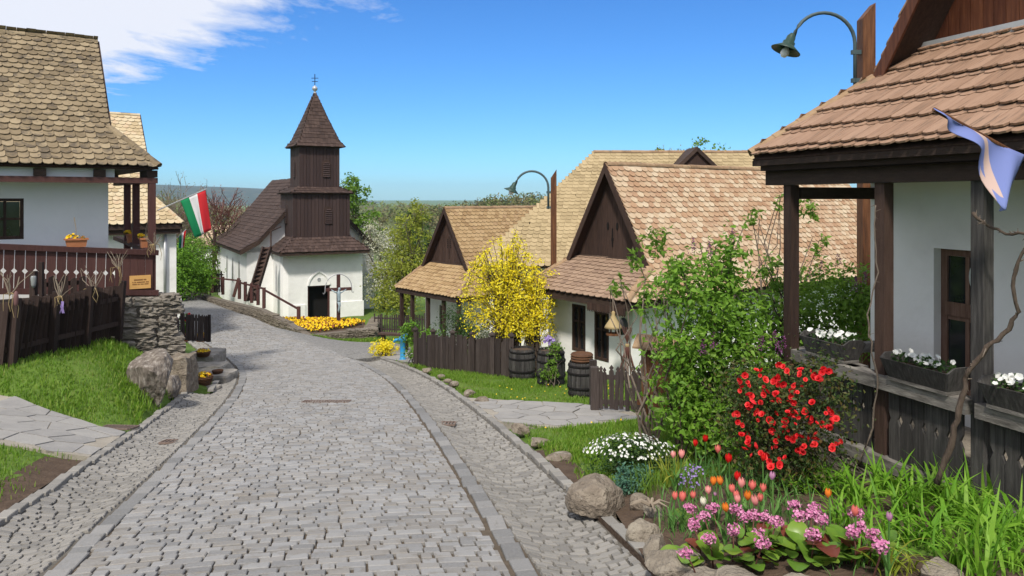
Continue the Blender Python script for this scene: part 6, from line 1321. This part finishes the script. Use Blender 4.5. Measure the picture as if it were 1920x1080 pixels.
# ------------------------------------------------------------------ foreground bed
def blade_T(L, w, bend, n=5):
    V = []
    for i in range(n + 1): s = i / n; a = bend * s; r = L / max(bend, .01); y = r * (1 - math.cos(a)); z = r * math.sin(a); ww = w * (1 - s ** 2.2) * (.65 + .7 * min(s * 2.5, 1) * .5); V += [(-ww, y, z), (0, y - w * .35 * (1 - s), z - .0), (ww, y, z)]
    fs = []
    for i in range(n): fs += [(3 * i, 3 * i + 1, 3 * i + 4, 3 * i + 3), (3 * i + 1, 3 * i + 2, 3 * i + 5, 3 * i + 4)]
    return V, fs
BL = [blade_T(.5, .011, be) for be in (.5, 1.1, 1.7, 2.2, 2.6)]
def tuft(name, label, base, n, L, m, cat, group=None, spread=.07, BT=BL, wid=1.5, wts=(1, 2, 3, 4, 3)):
    t = thing(name, label, cat, base, group); b = MB(); base = Vector(base)
    for T in range(len(BT)):
        k = int(n * wts[T] / sum(wts)) + 1; ms = []
        for i in range(k):
            a = random.uniform(0, 2 * math.pi); s = L / .5 * random.uniform(.55, 1.2); wr = random.uniform(.6, 1.25); mw = Matrix.Translation(base + Vector((random.gauss(0, spread), random.gauss(0, spread), -.01))) @ Matrix.Rotation(a, 4, 'Z') @ Matrix.Rotation(random.gauss(0, .12), 4, 'Y') @ Matrix.Diagonal((s * wid * wr, s, s, 1)); ms.append(np.array(mw))
        b.inst(BT[T], ms)
    b.build('blades', m, t, kind='stuff'); return t
ORD = ['first', 'second', 'third', 'fourth', 'fifth', 'sixth', 'seventh', 'eighth', 'ninth', 'tenth', 'eleventh', 'twelfth', 'thirteenth', 'fourteenth', 'fifteenth', 'sixteenth', 'seventeenth', 'eighteenth']
def nth(things, text):
    for i, (x, o) in enumerate(sorted(things, key=lambda q: q[0])): o['label'] = text % ORD[i]
lil = 'daylily clump'; DL = []; TLC = []; TUL = {}
for px, py, L, n in ((1500, 925, .42, 46), (1560, 925, .45, 50), (1615, 950, .46, 54), (1660, 930, .48, 54), (1700, 975, .48, 56), (1745, 945, .52, 60), (1790, 990, .56, 70), (1835, 965, .55, 64), (1850, 1030, .56, 70), (1900, 1010, .5, 56), (1740, 1030, .48, 50), (1660, 1015, .42, 46), (1585, 985, .38, 36), (1915, 1070, .45, 44), (1800, 1062, .42, 40), (1530, 900, .42, 40), (1620, 890, .46, 44), (1640, 1060, .36, 40)):
    DL.append((px, tuft('daylily_clump', lil, on_ground(px, py), n, L * .86, 'lily', 'daylily', 'daylilies below the balustrade')))
nth(DL, 'arching bright green daylily clump below the balustrade, %s from the left')
tuft('daylily_clump', 'single low fan of yellow green blades at the front edge of the bed', on_ground(1690, 1078), 26, .34, 'olive_leaf', 'daylily')
tuft('daylily_clump', 'tall pale fan of blades at the bottom right front of the bed', on_ground(1832, 1085), 22, .55, 'lily', 'daylily', wts=(3, 3, 1, 1, 0), wid=1.3)
tuft('iris_clump', 'upright iris leaves with yellow tips between the white candytuft and the tulips', on_ground(1258, 910), 34, .40, 'olive_leaf', 'iris', wts=(4, 2, 1, 0, 0), wid=1.2)
tuft('grass_clump', 'fine grassy clump behind the round teal cushion plant', on_ground(1225, 925), 90, .30, 'green_leaf', 'grass', wts=(4, 3, 1, 0, 0), wid=.6, spread=.1)
for px, py, L, n in ((1330, 905, .22, 40), (1380, 915, .24, 40), (1430, 925, .25, 40), (1300, 940, .2, 36), (1460, 945, .26, 40), (1350, 880, .25, 40), (1420, 880, .26, 40), (1280, 970, .2, 40), (1290, 1000, .18, 44), (1260, 985, .18, 34), (1460, 1000, .16, 44), (1560, 1030, .16, 44), (1350, 1010, .15, 40), (1420, 970, .18, 40), (1480, 975, .2, 44), (1580, 1060, .14, 40)):
    TLC.append((px, tuft('tulip_leaf_clump', 'low', on_ground(px, py), n, L, 'tulip_leaf', 'leaves', 'leaf clumps among the tulips', spread=.12, wts=(3, 3, 2, 0, 0), wid=1.5)))
nth(TLC, 'low blue green leaf clump among the tulips, %s from the left')
# candytuft, cushion
c = on_ground(1172, 888); t = shrub('candytuft', 'mound of white candytuft flowers on the lawn edge', c, [((c.x, c.y, c.z + .14), (.40, .28, .22)), ((c.x + .25, c.y + .1, c.z + .12), (.28, .25, .2))], 3200, .04, 'dark_leaf', ns=10, sr=.006)
p, dv = pts_in((c.x + .05, c.y, c.z + .18), (.52, .3, .23), 700, .12); k = (dv[:, 2] > .25); b = MB(); b.inst(BLOOM5, rot_mats(p[k], rng.uniform(.012, .02, k.sum()), .3, dv[k])); b.build('white_florets', 'white_petal', t, kind='stuff')
c = on_ground(1187, 922); shrub('cushion_plant', 'round blue green cushion plant behind the large boulder', c, [((c.x, c.y, c.z + .10), (.17, .15, .15))], 1900, .035, 'teal_leaf', ns=6, sr=.004, shell=.3)
# tulips
def tulip_meshes():
    V = []; Fs = []
    for k in range(6):
        a = k * math.pi / 3; rr = 1.0 if k % 2 else .86; o = len(V); n = 5
        for i in range(n):
            s = i / (n - 1); r = (.22 + 1.05 * math.sin(min(1, s * 1.25) * math.pi * .55) - .42 * s ** 2.2) * rr; z = s * 2.4; w = (.55 * math.sin(math.pi * (.12 + .83 * s)) + .06)
            for j in (-1, 0, 1): aa = a + j * w * .95; q = r * (1 if j == 0 else .96); V.append((q * math.cos(aa), q * math.sin(aa), z))
        for i in range(n - 1): Fs += [(o + 3 * i, o + 3 * i + 1, o + 3 * i + 4, o + 3 * i + 3), (o + 3 * i + 1, o + 3 * i + 2, o + 3 * i + 5, o + 3 * i + 4)]
    return V, Fs
TB = tulip_meshes(); TS = MB(); TS.tube([(0, 0, 0), (.01, .01, .5), (0, 0, 1)], .011, 5); TSm = TS.mesh('stem'); LT = MB()
for a in (.3, 2.2, 4.1): LT.inst(blade_T(.62, .05, .9), [np.array(Matrix.Rotation(a, 4, 'Z'))])
LTm = LT.mesh('leaf'); tb = {k: tmesh(TB, 'bloom', True) for k in ('red', 'coral', 'pink', 'orange', 'mauve', 'white')}
for (px, py, cn, h) in ((1305, 831, 'red', .36), (1322, 825, 'red', .38), (1368, 863, 'red', .40), (1387, 893, 'red', .36), (1430, 857, 'red', .40), (1349, 845, 'coral', .34), (1265, 853, 'pink', .34), (1276, 852, 'pink', .34), (1391, 908, 'pink', .34), (1409, 911, 'coral', .34), (1422, 914, 'coral', .33), (1370, 917, 'coral', .32), (1324, 920, 'pink', .33), (1263, 929, 'coral', .30), (1281, 933, 'coral', .28), (1298, 929, 'coral', .30), (1379, 928, 'coral', .31), (1385, 937, 'pink', .30), (1403, 931, 'orange', .31), (1417, 939, 'pink', .29), (1426, 932, 'coral', .30), (1360, 952, 'orange', .28), (1339, 902, 'orange', .32), (1348, 903, 'orange', .31), (1557, 926, 'orange', .40), (1449, 891, 'mauve', .45), (1342, 923, 'mauve', .26), (1666, 968, 'mauve', .40), (1320, 941, 'white', .26), (1605, 958, 'coral', .36)):
    p = on_ground(px, py, h); side = 'left' if px < 1300 else ('middle' if px < 1460 else 'right')
    lab = {'red': 'bright red tulip near the scarlet shrub', 'coral': 'coral tulip in the middle of the bed', 'pink': 'pale pink tulip among the coral tulips', 'orange': 'orange and yellow tulip among the coral tulips', 'mauve': 'closed mauve tulip on a tall stem', 'white': 'single cream white tulip low in the bed'}[cn]
    if px == 1557: lab = 'lone orange tulip with yellow edges standing among the daylilies'
    if px == 1605: lab = 'coral tulip just behind the right hand bergenia'
    if px == 1449: lab = 'tall closed mauve tulip in front of the scarlet shrub'
    if px == 1342: lab = 'tiny purple bud low among the pink tulips'
    if px == 1666: lab = 'closed mauve tulip standing alone among the daylilies'
    if px in (1265, 1276): lab = 'pale pink tulip of a pair beside the iris leaves'
    e = thing('tulip', lab, 'tulip', p, 'tulips in the bed'); TUL.setdefault(lab, []).append((px, e)); ln = Vector((random.gauss(0, .03), random.gauss(0, .03), 0))
    obj('stem', TSm, 'tulip_leaf', e, Matrix.Translation(p) @ Matrix.Shear('XY', 4, (ln.x, ln.y)) @ Matrix.Diagonal((.55, .55, h, 1)))
    obj('leaves', LTm, 'tulip_leaf', e, Matrix.Translation(p) @ Matrix.Rotation(random.uniform(0, 6), 4, 'Z') @ Matrix.Diagonal((.42, .42, h / .85, 1)))
    s = .0245 * random.uniform(.88, 1.15) * (.62 if px in (1342,) else 1) * (.85 if cn == 'mauve' else 1); obj('bloom', tb[cn], 'tulip_' + cn, e, Matrix.Translation(p + ln * h + Vector((0, 0, h - .03))) @ Matrix.Rotation(random.uniform(0, 6), 4, 'Z') @ Matrix.Rotation(random.gauss(0, .12), 4, 'X') @ Matrix.Diagonal((s, s, s * 1.15, 1)))
for lab, L_ in TUL.items():
    if len(L_) > 1: nth(L_, lab + ', %s from left')
# bergenia
LB = MB(); Vb = []; 
for i in range(7):
    s = i / 6; w = .42 * math.sin(math.pi * (.06 + .90 * s)) ** .65
    for j in (-1, -.5, 0, .5, 1): Vb.append((w * j, s, .16 * s * (1 - s) * 2 + .10 * abs(j) ** 1.5 * w * 2 - .18 * s * s))
LBT = (Vb, [(5 * i + j, 5 * i + j + 1, 5 * i + j + 6, 5 * i + j + 5) for i in range(6) for j in range(4)]); lbg = tmesh(LBT, 'leaf', True); lbr = tmesh(LBT, 'leaf', True)
HEADS = [(1294, 953), (1337, 953), (1320, 968), (1300, 984), (1381, 955), (1395, 968), (1414, 966), (1435, 968), (1456, 979), (1329, 1010), (1374, 993), (1423, 1002), (1430, 1018), (1285, 1036), (1490, 948), (1527, 953), (1500, 968), (1521, 966), (1541, 974), (1525, 1002), (1606, 963), (1611, 987), (1600, 997), (1636, 1002), (1653, 1025)]
for (x0, x1, cpx, cpy, nl, lab) in ((1200, 1465, 1375, 1055, 54, 'bergenia with many pink flower heads at the left front of the bed'), (1465, 1570, 1505, 1055, 46, 'bergenia with large rounded leaves and pink heads at the middle front of the bed'), (1570, 1700, 1600, 1058, 30, 'bergenia with wine red leaves and few pink heads beside the daylilies')):
    c = on_ground(cpx, cpy); t = thing('bergenia', lab, 'bergenia', c, 'bergenias at the front of the bed')
    for k in range(nl):
        a = random.uniform(0, 2 * math.pi); rr = random.random() ** .5 * (.36 if x0 < 1400 else .24); q = c + Vector((rr * math.cos(a) * 1.2, rr * math.sin(a) * .55, 0)); q.z = float(zg(q.x, q.y)) + random.uniform(.03, .13); red = random.random() < (.12 if x0 < 1560 else .25); s = random.uniform(.085, .15)
        obj('leaf', lbr if red else lbg, 'berg_red' if red else 'berg_leaf', t, Matrix.Translation(q) @ Matrix.Rotation(a - math.pi / 2 + random.gauss(0, .5), 4, 'Z') @ Matrix.Rotation(random.uniform(.1, 1.1), 4, 'X') @ Matrix.Diagonal((s * 1.15, s, s, 1)))
    for px, py in HEADS:
        if not (x0 <= px < x1): continue
        g_ = on_ground(px + random.gauss(0, 4), py, .20 + .05 * random.random()); d = g_.y; hd = Wp(px, py, d); f = c.lerp(g_, .72); f.z = float(zg(f.x, f.y)); b = MB(); b.tube([f, f.lerp(hd, .55) + Vector((0, -.02, .02)), hd], [.006, .0055, .004], 5)
        b.build('flower_stalk', 'redtwig', t); p, dv = pts_in(hd, (.052, .045, .040), 80, .5); b = MB(); b.inst(BLOOM5, rot_mats(p, rng.uniform(.008, .013, 80), .5, dv + np.array((0, -.4, -.1)))); b.build('flower_head', 'berg_pink', t, kind='stuff')
# small violet and blue blooms near the tulips
for px, py, n, m_, lab in ((1300, 885, 40, 'violet_petal', 'drooping grey violet bells behind the pink tulips'), (1290, 905, 40, 'violet_petal', 'pale blue forget me nots between iris and tulips')):
    c = on_ground(px, py, .16); t = thing('small_flowers', lab, 'flowers', c); top = c + Vector((0, 0, .18)); p, dv = pts_in(top, (.13, .08, .06), n); b = MB(); b.inst(BLOOM5, rot_mats(p, .011, .5, (0, -.7, .2))); b.build('blossoms', m_, t, kind='stuff')
    b = MB()
    for q in p[:14]: b.tube([Vector(q), c + (Vector(q) - top) * .4], .003, 4)
    b.build('stems', 'green_leaf', t)
# boulders and edging stones
p = on_ground(1124, 968); rock('boulder', 'large rounded brown boulder at the corner of the flower bed', 'boulder', p + Vector((0, .2, 0)), (.285, .24, .25), 3, 'stone', .28, .4, sub=4)
for k, (px, py, sx, sz, lab) in enumerate(((1205, 962, .12, .11, 'small brown stone just right of the large boulder'), (1228, 975, .11, .08, 'pale flat stone behind the edging stones'), (1212, 1022, .15, .12, 'pale broken edging stone lying in front of the agave leaves'), (1232, 1052, .13, .13, 'upright pale edging stone at the left of the bed'), (1270, 1085, .21, .16, 'big angular pale edging stone at the bottom of the bed'), (1318, 1108, .17, .09, 'flat grey stone under the left bergenia leaves'), (1395, 1112, .20, .09, 'long brown stone at the bottom edge of the bed'), (1500, 1118, .16, .08, 'brown stone below the middle bergenia'), (1785, 1100, .17, .08, 'pale flat stone at the bottom right of the bed'))):
    p = on_ground(px, py); rock('edging_stone', lab, 'stone', p + Vector((0, .08, 0)), (sx, sx * .8, sz), 20 + k, 'stone_pale' if k != 0 else 'stone', .3, random.uniform(0, 3), 'stones edging the flower bed', sub=4)
for k, (px, py, sx, sz, lab) in enumerate(((914, 808, .15, .10, 'angular brown stone at the corner of the right path and gutter'), (928, 812, .10, .08, 'small stone beside the angular one at the right path corner'), (948, 832, .17, .065, 'flat slab stone on the lawn edge below the right path'), (997, 862, .17, .07, 'dark low stone on the lawn edge nearest the flower bed'), (842, 755, .13, .10, 'stone nearest the right path on its uphill lawn edge'), (822, 740, .13, .09, 'second stone up the lawn edge from the right path'), (795, 722, .12, .08, 'brown stone midway along the upper lawn edge'), (783, 716, .12, .07, 'dark flat stone midway along the upper lawn edge'), (768, 708, .12, .08, 'pair stone below the plank fence corner'), (750, 697, .15, .09, 'grey squared stone at the top of the lawn edge'))):
    p = on_ground(px, py); l_ = float(lat(p.x, p.y)); p = p + Vector((max(0, 2.74 - l_), .0, 0)); p.z = float(zg(p.x, p.y)); rock('kerb_boulder', lab, 'stone', p, (sx, sx * .75, sz), 50 + k, 'stone', .3, random.uniform(-.3, .3), 'stones along the right lawn edge', sub=3)
t = thing('agave', 'pale twisted succulent leaves lying on the edging stones', 'plant', on_ground(1215, 990)); b = MB(); c = on_ground(1220, 985) + Vector((0, 0, .16))
for k in range(9): a = random.uniform(0, 6.28); b.tube([c, c + Vector((.08 * math.cos(a), .05 * math.sin(a), .04)), c + Vector((.17 * math.cos(a), .10 * math.sin(a), .01))], [.014, .012, .003], 5)
b.build('leaves', 'twig', t)
b = MB(); P = [on_ground(1160, 985), on_ground(1185, 1000), on_ground(1200, 975), on_ground(1170, 955)]
# vines on the porch
def vine(pts, r0, r1, label, nsp):
    P_ = [Wp(*p) for p in pts]; t = thing('grape_vine', label, 'vine', P_[0]); b = MB(); fine = []
    for i in range(len(P_) - 1):
        for k in range(4): fine.append(P_[i].lerp(P_[i + 1], k / 4) + Vector((random.gauss(0, .006), random.gauss(0, .006), random.gauss(0, .006))))
    fine.append(P_[-1]); n = len(fine); b.tube(fine, [(r0 + (r1 - r0) * i / n) * random.uniform(.85, 1.25) for i in range(n)], 7); b.build('stem', 'bark_pale' if r0 < .012 else 'bark', t, True)
    b = MB()
    for k in range(nsp):
        q = fine[random.randrange(n)]; L = random.uniform(.015, .04); b.tube([q, q + Vector((random.gauss(0, L), random.gauss(0, L * .5), random.gauss(.01, L * .7)))], [r1 * .7, r1 * .2], 4)
    b.build('spurs', 'bark_pale', t, kind='stuff'); return t
vine([(1755, 905, 5.75), (1788, 815, 5.7), (1800, 755, 5.68), (1815, 696, 5.66), (1852, 652, 5.6), (1890, 616, 5.55), (1907, 583, 5.5), (1897, 520, 5.5), (1922, 465, 5.45), (1960, 440, 5.4)], .021, .011, 'gnarled thick vine climbing past the nearest porch post', 34)
vine([(1822, 398, 5.85), (1853, 424, 5.75), (1886, 436, 5.65), (1925, 438, 5.55), (1970, 430, 5.5)], .013, .008, 'spiky bare vine branch tied to the top of the nearest post', 46)
vine([(1612, 870, 6.9), (1636, 800, 6.85), (1646, 720, 6.8), (1634, 640, 6.8), (1628, 590, 6.8), (1643, 510, 6.8), (1640, 430, 6.8), (1642, 385, 6.8)], .009, .005, 'slender pale vine trained up the middle porch post', 16)
# ------------------------------------------------------------------ grass
GB = ([(-.10, 0, 0), (.10, 0, 0), (.07, .12, .55), (-.07, .12, .55), (0, .38, 1)], [(0, 1, 2, 3), (3, 2, 4)])
def grass(region, n, h, label, clear=()):
    P = []; xs = [p[0] for p in region]; ys = [p[1] for p in region]
    X = rng.uniform(min(xs), max(xs), n * 3); Y = rng.uniform(min(ys), max(ys), n * 3); k = inpoly(X, Y, region)
    l = lat(X, Y); k &= np.where((l < 0) & (Y > 15.2), l < -2.25, np.abs(l) > 2.63 + .06 * np.sin(Y * 5))
    for Q in PAVED: k &= ~inpoly(X, Y, Q)
    pn = np.sin(X * 2.1 + 1) * np.sin(Y * 1.7) + .6 * np.sin(X * 5.3 + Y * 3.9); edge_d = np.abs(l) - 2.63 - np.where(((l < 0) & (Y < 9.4)) | ((l > 0) & (Y < 8.6)), .22 + .16 * np.sin(Y * 3.3) * np.sin(Y * 7.1), 0)
    k &= rng.random(len(X)) < np.clip(.30 + edge_d * 1.7 + .38 * pn, .0, 1)
    X, Y, pn = X[k][:n], Y[k][:n], pn[k][:n]; P = np.stack([X, Y, zg(X, Y) - .005], -1); m = rot_mats(P, h * rng.uniform(.5, 1.25, len(P)) * (1 + .25 * pn), .22, (0, 0, 1)); b = MB(); b.inst(GB, m)
    o = b.build('grass', 'grass', None, kind='stuff'); o['label'] = label; o['category'] = 'grass'
grass([(-12, 10.2), (-4.8, 10.5), (-6.2, 16.4), (-8.5, 16), (-11.5, 12.5)], 26000, .085, 'long green grass on the bank below the leaning fence')
grass([(-9.5, 3.5), (-3.2, 3.5), (-4.6, 9.4), (-9.5, 8.9)], 15000, .06, 'short patchy grass at the lower left corner')
grass([(-1.9, 12.6), (2.4, 12.4), (2.6, 15.5), (.6, 18.0), (-1.4, 20.0), (-3.6, 20.2)], 22000, .06, 'lawn in front of the plank fence and barrels')
grass([(-.5, 7.3), (1.5, 7.0), (3.2, 8.3), (3.0, 12.2), (.5, 11.1), (-1.6, 11.2)], 20000, .07, 'lawn between the right path and the flower bed')
grass([(-8.4, 29.4), (-4.6, 29.8), (-4.0, 31.5), (-5.6, 31.0), (-8.2, 30.3)], 2600, .12, 'strip of grass below the church retaining wall')
grass([(-8.6, 15.5), (-6.6, 15.2), (-7.6, 17.5), (-8.8, 18.6), (-9.6, 18.0)], 2500, .07, 'grass tufts between the stone steps and the gate')
grass([(-4.6, 20.8), (-2.4, 20.4), (-2.4, 21.2), (-4.2, 22.2)], 1200, .07, 'small patch of grass round the yellow shrub')
b = MB(); P = [];
for _ in range(70): x, y = random.uniform(-1.2, 2.2), random.uniform(9.3, 15.5); P.append((x, y, float(zg(x, y)) + random.uniform(.03, .09)))
P = np.array(P); P = P[(lat(P[:, 0], P[:, 1]) > 3.0) & ~inpoly(P[:, 0], P[:, 1], PATH_R)]; b.inst(BLOOM5, rot_mats(P, .014, .3, (0, -.4, .8))); o = b.build('dandelions', 'yellow_petal', None, kind='stuff'); o['label'] = 'scattered yellow dandelions in the right hand lawns'; o['category'] = 'flowers'
# bare soil of the flower bed
FB = [(.72, 6.5), (.95, 7.3), (1.6, 7.6), (3.2, 7.9), (4.8, 4.2), (3.9, 3.2), (1.0, 4.2), (.95, 5.3)]
sheet('garden_soil', FB, 'soil', .012)
# ------------------------------------------------------------------ hills and woods
def hill(name, x0, x1, y0, y1, zf, m, n=60):
    b = MB(); xs = np.linspace(x0, x1, n); ys = np.linspace(y0, y1, 14); V = [(x, y, zf(x, (y - y0) / (y1 - y0))) for y in ys for x in xs]
    b.add(V, [(j * n + i, j * n + i + 1, (j + 1) * n + i + 1, (j + 1) * n + i) for j in range(13) for i in range(n - 1)]); return b.build(name, m, None, True, kind='structure')
M['farhill'] = mat('distant_wooded_ridge', [(.02, .035, .022), (.045, .065, .035), (.10, .10, .05)], 1, .02, .95, None)
hill('far_ridge', -4200, 4200, 2300, 4200, lambda x, t: -60 + (112 + 10 * math.sin(x / 420 + .5) + 4 * math.sin(x / 150) - 78 * float(sstep(-1250, -650, x)) + 14 * float(sstep(300, 1500, x))) * math.sin(min(1, t * 2) * math.pi / 2), 'farhill', 140)
zh = lambda x, t: -34 + (29 + 3 * math.sin(x / 35) + 2 * math.sin(x / 13 + 1) - 16 * float(sstep(-45, -85, x)) - 4 * float(sstep(-10, 30, x))) * math.sin(min(1, t * 1.6) * math.pi / 2)
hill('wooded_hill', -260, 260, 170, 420, zh, 'field', 80)
b = MB(); CP = []
for k in range(1500):
    x = random.uniform(-200, 60); t = random.uniform(0, .8); y = 170 + 250 * t; z = zh(x, t); s = random.uniform(2.2, 4.2); p, d = pts_in((x, y, z + s * .8), (s * .75, s * .75, s * .9), 34, .35); CP.append((p, d, s))
P = np.concatenate([c[0] for c in CP]); D = np.concatenate([c[1] for c in CP]); rr = np.repeat(rng.random(len(CP)), 34) * .8 + rng.random(len(P)) * .2
b.inst(LEAF, rot_mats(P, rng.uniform(.9, 1.7, len(P)), .5, D + np.array((0, 0, .5))), rr); o = b.build('wood', 'forest', None, kind='stuff'); o['label'] = 'spring woodland covering the hillside beyond the village'; o['category'] = 'woodland'
zm = lambda x, t: -50 + (30 + 6 * math.sin(x / 90 + 2) + 4 * math.sin(x / 41) + 12 * float(sstep(-150, -420, x)) - 4 * float(sstep(-100, 0, x))) * math.sin(min(1, t * 1.6) * math.pi / 2)
hill('middle_ridge', -900, 700, 620, 1000, zm, 'field', 120)
b = MB(); P = []
for k in range(2600):
    x = random.uniform(-640, 120); t = random.uniform(.15, .75); c = np.array((x, 620 + 380 * t, zm(x, t) + 4)); P.append(c + rng.normal(size=(9, 3)) * np.array((3.2, 3.2, 2.4)))
b.inst(LEAF, rot_mats(np.concatenate(P), rng.uniform(3, 6, 2600 * 9), .5, (0, -.5, .8)), np.repeat(rng.random(2600), 9)); o = b.build('distant_wood', 'forest', None, kind='stuff'); o['label'] = 'hazy woodland on the ridge behind the hillside'; o['category'] = 'woodland'
b = MB(); CP = []
for k in range(260):
    x = random.uniform(-75, 20); y = random.uniform(75, 135); z = -11.5 - (y - 75) * .06 - 1.5 * float(sstep(-20, -32, x)); s = random.uniform(1.6, 3.0); p, d = pts_in((x, y, z + s * .9), (s * .8, s * .8, s), 60, .35); CP.append((p, d, s))
P = np.concatenate([c[0] for c in CP]); D = np.concatenate([c[1] for c in CP]); rr = np.repeat(rng.random(len(CP)), 60) * .8 + rng.random(len(P)) * .2
b.inst(LEAF, rot_mats(P, rng.uniform(.45, .95, len(P)), .5, D + np.array((0, 0, .5))), rr); o = b.build('thicket', 'forest', None, kind='stuff'); o['label'] = 'nearer thicket of budding trees below the hillside'; o['category'] = 'woodland'
# far roof glimpsed over the hedge
fr_ = thing('far_roof', 'reddish tiled roof of a distant house glimpsed above the hedge', 'house', (-24.5, 62, -5)); b = MB(); b.hexa([(-26, 60, -3.9), (-23.6, 60, -3.9), (-23.6, 64, -2.5), (-26, 64, -2.5), (-26, 60, -3.8), (-23.6, 60, -3.8), (-23.6, 64, -2.4), (-26, 64, -2.4)]); b.build('roof', 'tile_h2', fr_)
b = MB(); b.fbox(WF, -25.8, -23.8, 60.5, 64, -6.4, -3.85); b.build('wall', 'plaster', fr_)
# ------------------------------------------------------------------ haze
hz = bpy.data.materials.new('haze'); hz.use_nodes = True; n = hz.node_tree.nodes; n.clear(); out = n.new('ShaderNodeOutputMaterial'); pv = n.new('ShaderNodeVolumePrincipled')
pv.inputs['Color'].default_value = (.55, .74, 1.0, 1); pv.inputs['Density'].default_value = .00012; pv.inputs['Anisotropy'].default_value = .2; hz.node_tree.links.new(pv.outputs[0], out.inputs['Volume'])
b = MB(); b.fbox(WF, -4400, 4400, -300, 4300, -65, 75); o = b.build('haze', hz, None, kind='stuff')
